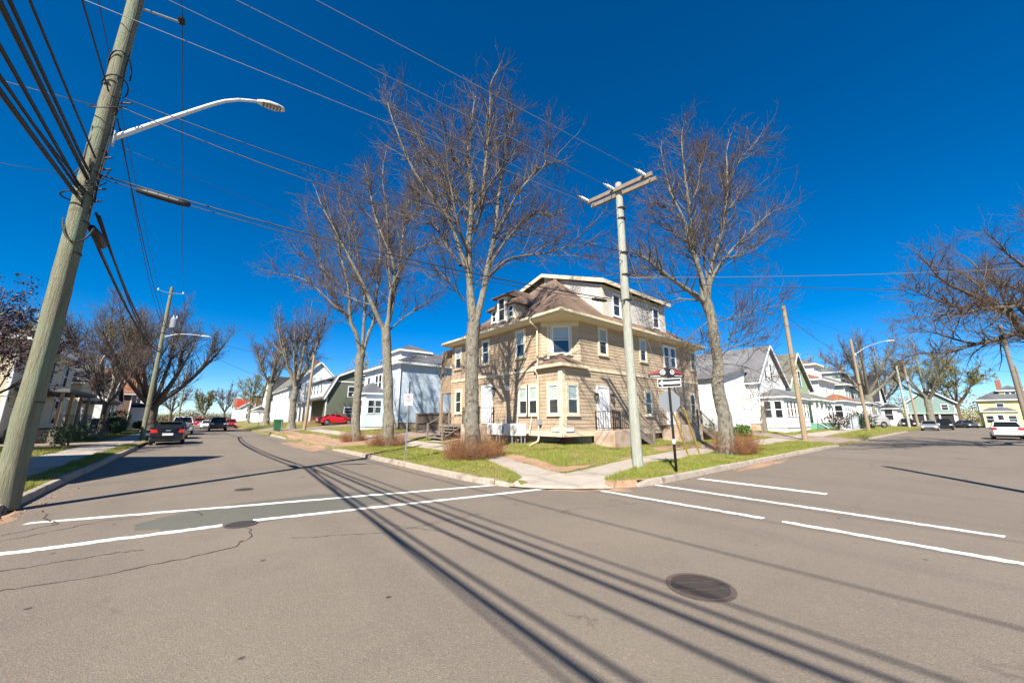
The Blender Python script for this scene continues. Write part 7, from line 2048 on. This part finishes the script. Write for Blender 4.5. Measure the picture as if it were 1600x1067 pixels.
oc = [(.335 * math.cos(rad(22.5 + 45 * k)), 2.12 + .335 * math.sin(rad(22.5 + 45 * k))) for k in range(8)]
uo = Vector((.78, -.62, 0)).normalized(); no = Vector((-.62, -.78, 0)).normalized()
m = MB((Vector((10.64, 5.5, 0)) - no * .05, uo, -no)); m.hexa([(x, 0, z) for x, z in oc], [(x, .004, z) for x, z in oc]); so_ = m.build("stop_sign_back", 'sign_back', sp)
m = MB((Vector((10.64, 5.5, 0)) - no * .0535, uo, -no)); m.hexa([(x * .98, .004, 2.12 + (z - 2.12) * .98) for x, z in oc], [(x * .98, .006, 2.12 + (z - 2.12) * .98) for x, z in oc]); m.build("stop_sign_face", 'sign_red', so_)
for sg, lab in ((-1, 0), (1, 1)):
    ub = Vector((.72, -.69, 0)).normalized() * sg
    ub = (ub + Vector((.25, .25, 0))).normalized()
    nb_ = Vector((ub.y, -ub.x, 0)); nb_ = nb_ if nb_.dot(Vector((-1, -1, 0))) > 0 else -nb_
    f2 = (Vector((10.64, 5.5, 0)), ub, nb_)
    z0 = 2.84
    m = MB(f2); m.hexa([(.03, -.004, z0), (.56, -.004, z0), (.56, -.004, z0 + .10), (.03, -.004, z0 + .25)], [(.03, .004, z0), (.56, .004, z0), (.56, .004, z0 + .10), (.03, .004, z0 + .25)]); bl = m.build("name_blade", 'black', sp)
    m = MB(f2); m.hexa([(.20, .0042, z0 + .125), (.56, .0042, z0 + .08), (.56, .0042, z0 + .11), (.36, .0042, z0 + .185), (.14, .0042, z0 + .245)], [(.20, .007, z0 + .125), (.56, .007, z0 + .08), (.56, .007, z0 + .11), (.36, .007, z0 + .185), (.14, .007, z0 + .245)]); m.build("red_arch", 'sign_maroon', bl)
    cx_, cz_ = .145, z0 + .145
    def disc(r, b0, b1, mm, nm):
        m = MB(f2); q = [(cx_ + r * math.cos(k * math.pi / 10), cz_ + r * math.sin(k * math.pi / 10)) for k in range(20)]
        m.hexa([(x, b0, z) for x, z in q], [(x, b1, z) for x, z in q]); m.build(nm, mm, bl)
    disc(.075, .0072, .009, 'sign_white', "emblem_ring"); disc(.058, .0092, .0102, 'black', "emblem_field"); disc(.030, .0104, .0112, 'sign_white', "emblem_centre")
    # the small white lettering on the blade: too small in the photograph to read
    x = .22
    rng = np.random.RandomState(40 + lab)
    while x < .49:
        wl = rng.uniform(.010, .018)
        m = MB(f2); m.box(x, .0044, z0 + .028, x + wl, .0056, z0 + .028 + rng.uniform(.022, .036)); m.build("letter", 'sign_white', bl); x += wl + .012
ns = thing("parking_sign", "white no parking sign with a red ring on a grey post in the left verge", "street sign", (6.05, 13.45, H(6.05, 13.45)))
z = H(6.05, 13.45)
m = MB(); m.box(6.03, 13.43, z - .1, 6.07, 13.47, z + 2.3); m.build("post", 'galv', ns)
u3 = Vector((.93, -.36, 0)).normalized(); n3_ = Vector((-.36, -.93, 0)).normalized()
f3 = (Vector((6.05, 13.45, 0)) + n3_ * .032, u3, n3_)
m = MB(f3); m.box(-.15, 0, z + 1.98, .15, .004, z + 2.42); pl3 = m.build("plate", 'sign_white', ns)
def ringf(r0, r1, b0, b1, mm, nm, cz):
    m = MB(f3)
    for k in range(24):
        a0, a1 = k * math.pi / 12, (k + 1) * math.pi / 12
        m.hexa([(r0 * math.cos(a0), b0, cz + r0 * math.sin(a0)), (r1 * math.cos(a0), b0, cz + r1 * math.sin(a0)), (r1 * math.cos(a1), b0, cz + r1 * math.sin(a1)), (r0 * math.cos(a1), b0, cz + r0 * math.sin(a1))],
               [(r0 * math.cos(a0), b1, cz + r0 * math.sin(a0)), (r1 * math.cos(a0), b1, cz + r1 * math.sin(a0)), (r1 * math.cos(a1), b1, cz + r1 * math.sin(a1)), (r0 * math.cos(a1), b1, cz + r0 * math.sin(a1))])
    m.build(nm, mm, pl3)
cz3 = z + 2.25
m = MB(f3); m.box(-.035, .0042, cz3 - .07, -.012, .0052, cz3 + .07).box(-.012, .0042, cz3 + .05, .03, .0052, cz3 + .07).box(-.012, .0042, cz3 - .005, .03, .0052, cz3 + .015).box(.02, .0042, cz3 + .015, .04, .0052, cz3 + .05); m.build("letter_p", 'black', pl3)
ringf(.088, .112, .0054, .0066, 'sign_red', "red_ring", cz3)
m = MB(f3); m.hexa([(-.075, .0068, cz3 + .062), (-.062, .0068, cz3 + .075), (.075, .0068, cz3 - .062), (.062, .0068, cz3 - .075)], [(-.075, .0078, cz3 + .062), (-.062, .0078, cz3 + .075), (.075, .0078, cz3 - .062), (.062, .0078, cz3 - .075)]); m.build("red_slash", 'sign_red', pl3)
m = MB(f3); m.hexa([(-.10, .0042, z + 2.05), (-.05, .0042, z + 2.02), (-.05, .0042, z + 2.08)], [(-.10, .0052, z + 2.05), (-.05, .0052, z + 2.02), (-.05, .0052, z + 2.08)]); m.hexa([(.10, .0042, z + 2.05), (.05, .0042, z + 2.08), (.05, .0042, z + 2.02)], [(.10, .0052, z + 2.05), (.05, .0052, z + 2.08), (.05, .0052, z + 2.02)]); m.build("arrow", 'black', pl3)
# far stop sign
ss = thing("stop_sign", "red stop sign far off before the yellow house", "street sign", (107.5, -6.6, .1))
m = MB(); m.box(107.47, -6.63, -.1, 107.53, -6.57, 2.6); m.build("post", 'galv', ss)
f4 = (Vector((107.46, -6.6, 0)), Vector((0, -1, 0)), Vector((-1, 0, 0)))
oc = [(.5 * math.cos(rad(22.5 + 45 * k)), 2.9 + .5 * math.sin(rad(22.5 + 45 * k))) for k in range(8)]
m = MB(f4); m.hexa([(x, 0, z) for x, z in oc], [(x, .006, z) for x, z in oc]); sf = m.build("plate", 'sign_red', ss)
for ch, cx in zip("STOP", (-.3, -.1, .1, .3)):
    bars = {'S': ((0, .26, .14, .30), (0, .13, .14, .17), (0, 0, .14, .04), (0, .13, .04, .30), (.10, 0, .14, .17)), 'T': ((0, .26, .14, .30), (.05, 0, .09, .30)),
            'O': ((0, 0, .14, .04), (0, .26, .14, .30), (0, 0, .04, .30), (.10, 0, .14, .30)), 'P': ((0, 0, .04, .30), (0, .26, .14, .30), (0, .12, .14, .16), (.10, .12, .14, .30))}[ch]
    for k, (a, b, c, d) in enumerate(bars): pass
    m = MB(f4)
    for k, (a, b, c, d) in enumerate(bars): m.box(cx - .07 + a, .0065 + .0006 * k, 2.75 + b, cx - .07 + c, .009 + .0006 * k, 2.75 + d)
    m.build("letter", 'sign_white', sf)
# small verge posts of the left street, bin, drain and a stake
def stake(name, label, x, y, h, m_, cat="post"):
    t = thing(name, label, cat, (x, y, H(x, y)))
    b = MB(); b.box(x - .025, y - .025, H(x, y) - .1, x + .025, y + .025, H(x, y) + h); b.build("shaft", m_, t)
    b = MB(); b.box(x - .10, y - .035, H(x, y) + h - .3, x + .10, y - .026, H(x, y) + h); b.build("plate", 'sign_white', t)
stake("parking_sign", "small white plate on a thin post beside the green bin", 7.0, 47.6, 2.1, 'galv', "street sign")
stake("parking_sign", "small plate on a thin post in the verge beyond the green bin", 7.2, 70, 2.2, 'galv', "street sign")
bn = thing("wheelie_bin", "green wheeled bin at the kerb beside a bare tree", "bin", (7.0, 49.8, H(7.0, 49.8)))
z = H(7.0, 49.8)
m = MB(); m.hexa([(6.65, 49.5, z + .1), (7.3, 49.5, z + .1), (7.3, 50.2, z + .1), (6.65, 50.2, z + .1)], [(6.55, 49.4, z + 1.25), (7.4, 49.4, z + 1.25), (7.4, 50.3, z + 1.25), (6.55, 50.3, z + 1.25)]); m.build("body", 'bin_green', bn)
m = MB(); m.hexa([(6.52, 49.36, z + 1.251), (7.44, 49.36, z + 1.251), (7.44, 50.34, z + 1.251), (6.52, 50.34, z + 1.251)], [(6.6, 49.42, z + 1.36), (7.36, 49.42, z + 1.36), (7.36, 50.28, z + 1.36), (6.6, 50.28, z + 1.36)]); m.build("lid", 'bin_green', bn)
for yy in (49.5, 50.2):
    m = MB(); m.tube([(7.3, yy - .03, z + .12), (7.3, yy + .03, z + .12)], .13, 12); m.build("wheel", 'rubber', bn)
dr = thing("storm_drain", "small storm drain grate at the dropped kerb of the corner", "storm drain", (7.35, 6.35, .02), rad(-45))
m = MB(); m.box(-.3, -.2, 0, .3, -.17, .02).box(-.3, .17, 0, .3, .2, .02).box(-.3, -.17, 0, -.27, .17, .02).box(.27, -.17, 0, .3, .17, .02)
o = m.build("frame", 'iron'); o.parent = dr
for k in range(8):
    m = MB(); m.box(-.25 + k * .066, -.17, .002, -.22 + k * .066, .17, .016); o = m.build("bar", 'iron'); o.parent = dr
m = MB(); m.box(-.28, -.18, -.004, .28, .18, .0); o = m.build("pit_shade", 'black'); o.parent = dr  # black sheet under the bars paints the shade of the shaft
pk = thing("garden_stake", "weathered wooden post standing on the lawn before the white gabled house", "post", (36.4, 10.8, H(36.4, 10.8)))
z = H(36.4, 10.8); m = MB(); m.box(36.3, 10.7, z - .1, 36.55, 10.95, z + 2.2); m.build("shaft", 'wood_grey', pk)
# shrubs
bush("round dark green shrub on the lawn before the ramp", 60.5, 8.0, 1.7, 1.4, 1.8, 1500, 71, 'leaf_dark', leaf=.09, group=None)
bush("brown leafed ball shaped shrub beside the ramp", 50.2, 8.6, 1.3, 1.2, 1.7, 900, 72, 'leaf_maroon', leaf=.07)
bush("low bright green plants by the driveway of the white house", 29.6, 10.1, 1.1, .6, .75, 900, 73, 'leaf_green', leaf=.09, name="garden_plant", cat="plant")
bush("dark clipped evergreen before the bungalow on the left", -7.6, 64, 1.6, 1.8, 2.4, 2200, 74, 'leaf_dark', leaf=.1)
bush("green young plants at the foot of the steps by the leaning tree", 25.4, 10.6, .5, .4, .9, 350, 75, 'leaf_green', leaf=.06, name="garden_plant", cat="plant")
auto_tree("bare_tree", "bare dark tree on the lawn before the porch house of the left side", -6.6, 49.5, 10.5, 91, fork=.25, r=.17, nl=6, spread=.34, dens=1.1, n4=2.2, thick=1.3, trunk_m='bark_dark', limb_m='bark_dark')
bush("long dark hedge before the porch house of the left side", -6.3, 54, .9, 4.2, 1.5, 2200, 92, 'leaf_dark', leaf=.09, name="hedge", cat="hedge")
bush("dark shrub by the cream house steps at the left edge", -5.4, 31.5, .9, 1.2, 1.1, 1100, 76, 'leaf_dark', leaf=.06)
bush("dark hedge before the brown house on the left", -6.4, 84, 1.6, 6.0, 1.3, 2600, 77, 'leaf_dark', leaf=.11)
shoots("tan bare bush on the lawn before the sage green house", 13.2, 62.5, 1.9, 4.0, 1.7, 420, 78, m='shoot', name="shrub", spread=.3)
shoots("bare white barked sapling thicket left of the white gabled house", 30.6, 12.4, .8, .6, 4.2, 26, 79, m='twig_tan', name="sapling", cat="tree", spread=.15, hollow=.1)
auto_tree("sapling", "thin bare sapling on the lawn before the white wall", 33.8, 10.3, 4.0, 80, fork=.3, r=.035, nl=5, spread=.22, dens=.35, n4=1, len2=(.3, .8), cat="tree")
auto_tree("sapling", "crooked pale dead stem before the board fence", 15.0, 27.2, 7.0, 81, fork=.62, r=.11, nl=2, spread=.13, dens=.12, n3=1, n4=1, lean=(.06, .0), cat="tree", trunk_m='bark', limb_m='bark')
# ---------------------------------------------------------------- grass blades and small things on the ground
def in_poly(px, py, poly):
    c = np.zeros(len(px), bool); n = len(poly); j = n - 1
    for i in range(n):
        xi, yi = poly[i]; xj, yj = poly[j]
        c ^= ((yi > py) != (yj > py)) & (px < (xj - xi) * (py - yi) / (yj - yi + 1e-12) + xi); j = i
    return c
def blades(name, region, n, hf, excl, seed, hmin=.04, hmax=.10, m='grass', patch=.35, w=.006):
    rng = np.random.RandomState(seed)
    x0, y0, x1, y1 = region
    x, y = rng.uniform(x0, x1, n), rng.uniform(y0, y1, n)
    k = np.ones(n, bool)
    for e in excl: k &= ~e(x, y)
    # bare patches
    f = np.sin(x * 1.9 + 1.3 * np.sin(y * 1.1)) * np.sin(y * 1.7 + 1.1 * np.sin(x * .8)) + .5 * np.sin(x * 4.1 + y * 3.3)
    k &= rng.uniform(-1, 1, n) * .6 + f * .5 > -patch - .35
    x, y, f = x[k], y[k], f[k]; n = len(x)
    z = hf(x, y)
    h = rng.uniform(hmin, hmax, n) * (1 + .35 * f)
    a = rng.uniform(0, 2 * np.pi, n)
    u = np.stack([np.cos(a), np.sin(a), 0 * a], -1) * w
    t = rng.randn(n, 3) * .35 * h[:, None]; t[:, 2] = h
    c = np.stack([x, y, z - .01], -1)
    V = np.stack([c - u, c + u, c + t], 1)
    o = np_mesh(name, V.reshape(-1, 3), np.arange(n * 3).reshape(n, 3), m)
    return tag(o, kind='stuff')
rect = lambda a, b, c, d: (lambda x, y: (x > a) & (x < c) & (y > b) & (y < d))
disk = lambda cx, cy, rx, ry: (lambda x, y: ((x - cx) / rx) ** 2 + ((y - cy) / ry) ** 2 < 1)
polyx = lambda p: (lambda x, y: in_poly(x, y, p))
outside = lambda x, y: ne_dist(x, y) < .17
ex = [outside, polyx(WL_L + WL_R[::-1]), polyx(WR_L + WR_R[::-1]), polyx(pl), polyx([(9.0, 11.4), (8.3, 9.2), (7.93, 7.9), (7.93, 7.3), (8.5, 7.27), (9.4, 7.42), (10.4, 7.72), (10.5, 7.85), (9.5, 7.8), (8.85, 7.95), (8.6, 8.1), (8.7, 8.6), (9.1, 9.6), (9.5, 11.4)]), rect(12.5, 11.5, 26, 21.2), polyx([(5.6, 22.2), (10, 23.2), (20, 26.4), (20, 29.6), (9, 29.4), (5.6, 31)]),
      polyx([(30.4, 5), (31.5, 9), (31.5, 18), (35.5, 18), (36, 9), (40.4, 5)]), rect(14.4, 10.1, 18, 11.4), rect(20.6, 10.1, 25, 11.4), rect(10.6, 19, 12.5, 21), rect(11.2, 16.2, 12.4, 18.1),
      disk(17.6, 9.15, 2.1, .42), disk(10.9, 16, .36, 2.3), disk(7.3, 27.4, 1.4, 4.6), disk(20.5, 9.1, 2.2, .28), disk(12.3, 24.4, 2.0, 1.4), rect(10.4, 18.6, 12, 20.3)]
blades("grass", (5.7, 7.0, 9.1, 23), 60000, h_ne, ex, 1)
blades("grass", (7.7, 5.2, 31, 7.5), 115000, h_ne, ex, 2, hmax=.11)
blades("grass", (7.9, 7.2, 27, 13.5), 110000, h_ne, ex, 3, hmax=.12)
blades("grass", (10.4, 11, 12.5, 24), 26000, h_ne, ex, 4)
blades("grass", (8, 30, 15, 62), 26000, h_ne, [rect(5.6, 46.4, 30, 54)] + ex[:3], 5, hmax=.14, w=.012)
blades("grass", (27, 8.9, 62, 11.6), 36000, h_ne, ex, 6, hmax=.14, w=.012)
blades("grass", (40.6, 5.3, 76, 7.4), 16000, h_ne, ex, 7, hmax=.12, w=.014)
blades("grass", (-3.15, 9.6, -2.58, 31), 26000, h_w, [], 8, hmax=.12)
blades("grass", (-9, 10, -4.7, 31), 30000, h_w, [rect(-18, 12.5, -6.5, 20.7)], 9, hmax=.14, w=.008)
blades("grass", (-8, 36, -2.6, 60), 16000, h_w, [rect(-4.7, 30, -3.1, 70)], 10, hmax=.14, w=.012)
# dandelions in the verge
rng = np.random.RandomState(9)
V, F = [], []
cand = [(rng.uniform(5.9, 8.6), rng.uniform(8.5, 15)) for _ in range(110)] + [(rng.uniform(9.5, 16), rng.uniform(5.4, 7.2)) for _ in range(25)]
for x, y in cand:
    if float(ne_dist(x, y)) < .25 or in_poly(np.array([x]), np.array([y]), pl)[0]: continue
    if math.sin(x * 2.1) * math.sin(y * 1.3 + 1) < -.1: continue
    z = H(x, y) + rng.uniform(.03, .08); s = rng.uniform(.014, .024); o = len(V)
    V += [(x + s * math.cos(a), y + s * math.sin(a), z + .004 * (i % 2)) for i, a in enumerate(np.linspace(0, 2 * np.pi, 8, endpoint=False))]
    V.append((x, y, z + .01)); F += [(o + i, o + (i + 1) % 8, o + 8) for i in range(8)]
o = np_mesh("dandelions", V, F, 'dandelion'); tag(o, kind='stuff')
# leaves and grit in the gutters
rng = np.random.RandomState(3)
n = 560
x = np.concatenate([-2.3 + np.abs(rng.randn(60)) * .22, 5.6 - np.abs(rng.randn(300)) * .2, rng.uniform(9, 25, 200)])
y = np.concatenate([10.9 + np.abs(rng.randn(60)) * 2.2 - .8, rng.uniform(9, 21, 300), 5.15 - np.abs(rng.randn(200)) * .15])
foliage("gutter_litter", np.stack([x, y, np.full(n, .012)], -1), .018, 'shoot', None, rng)
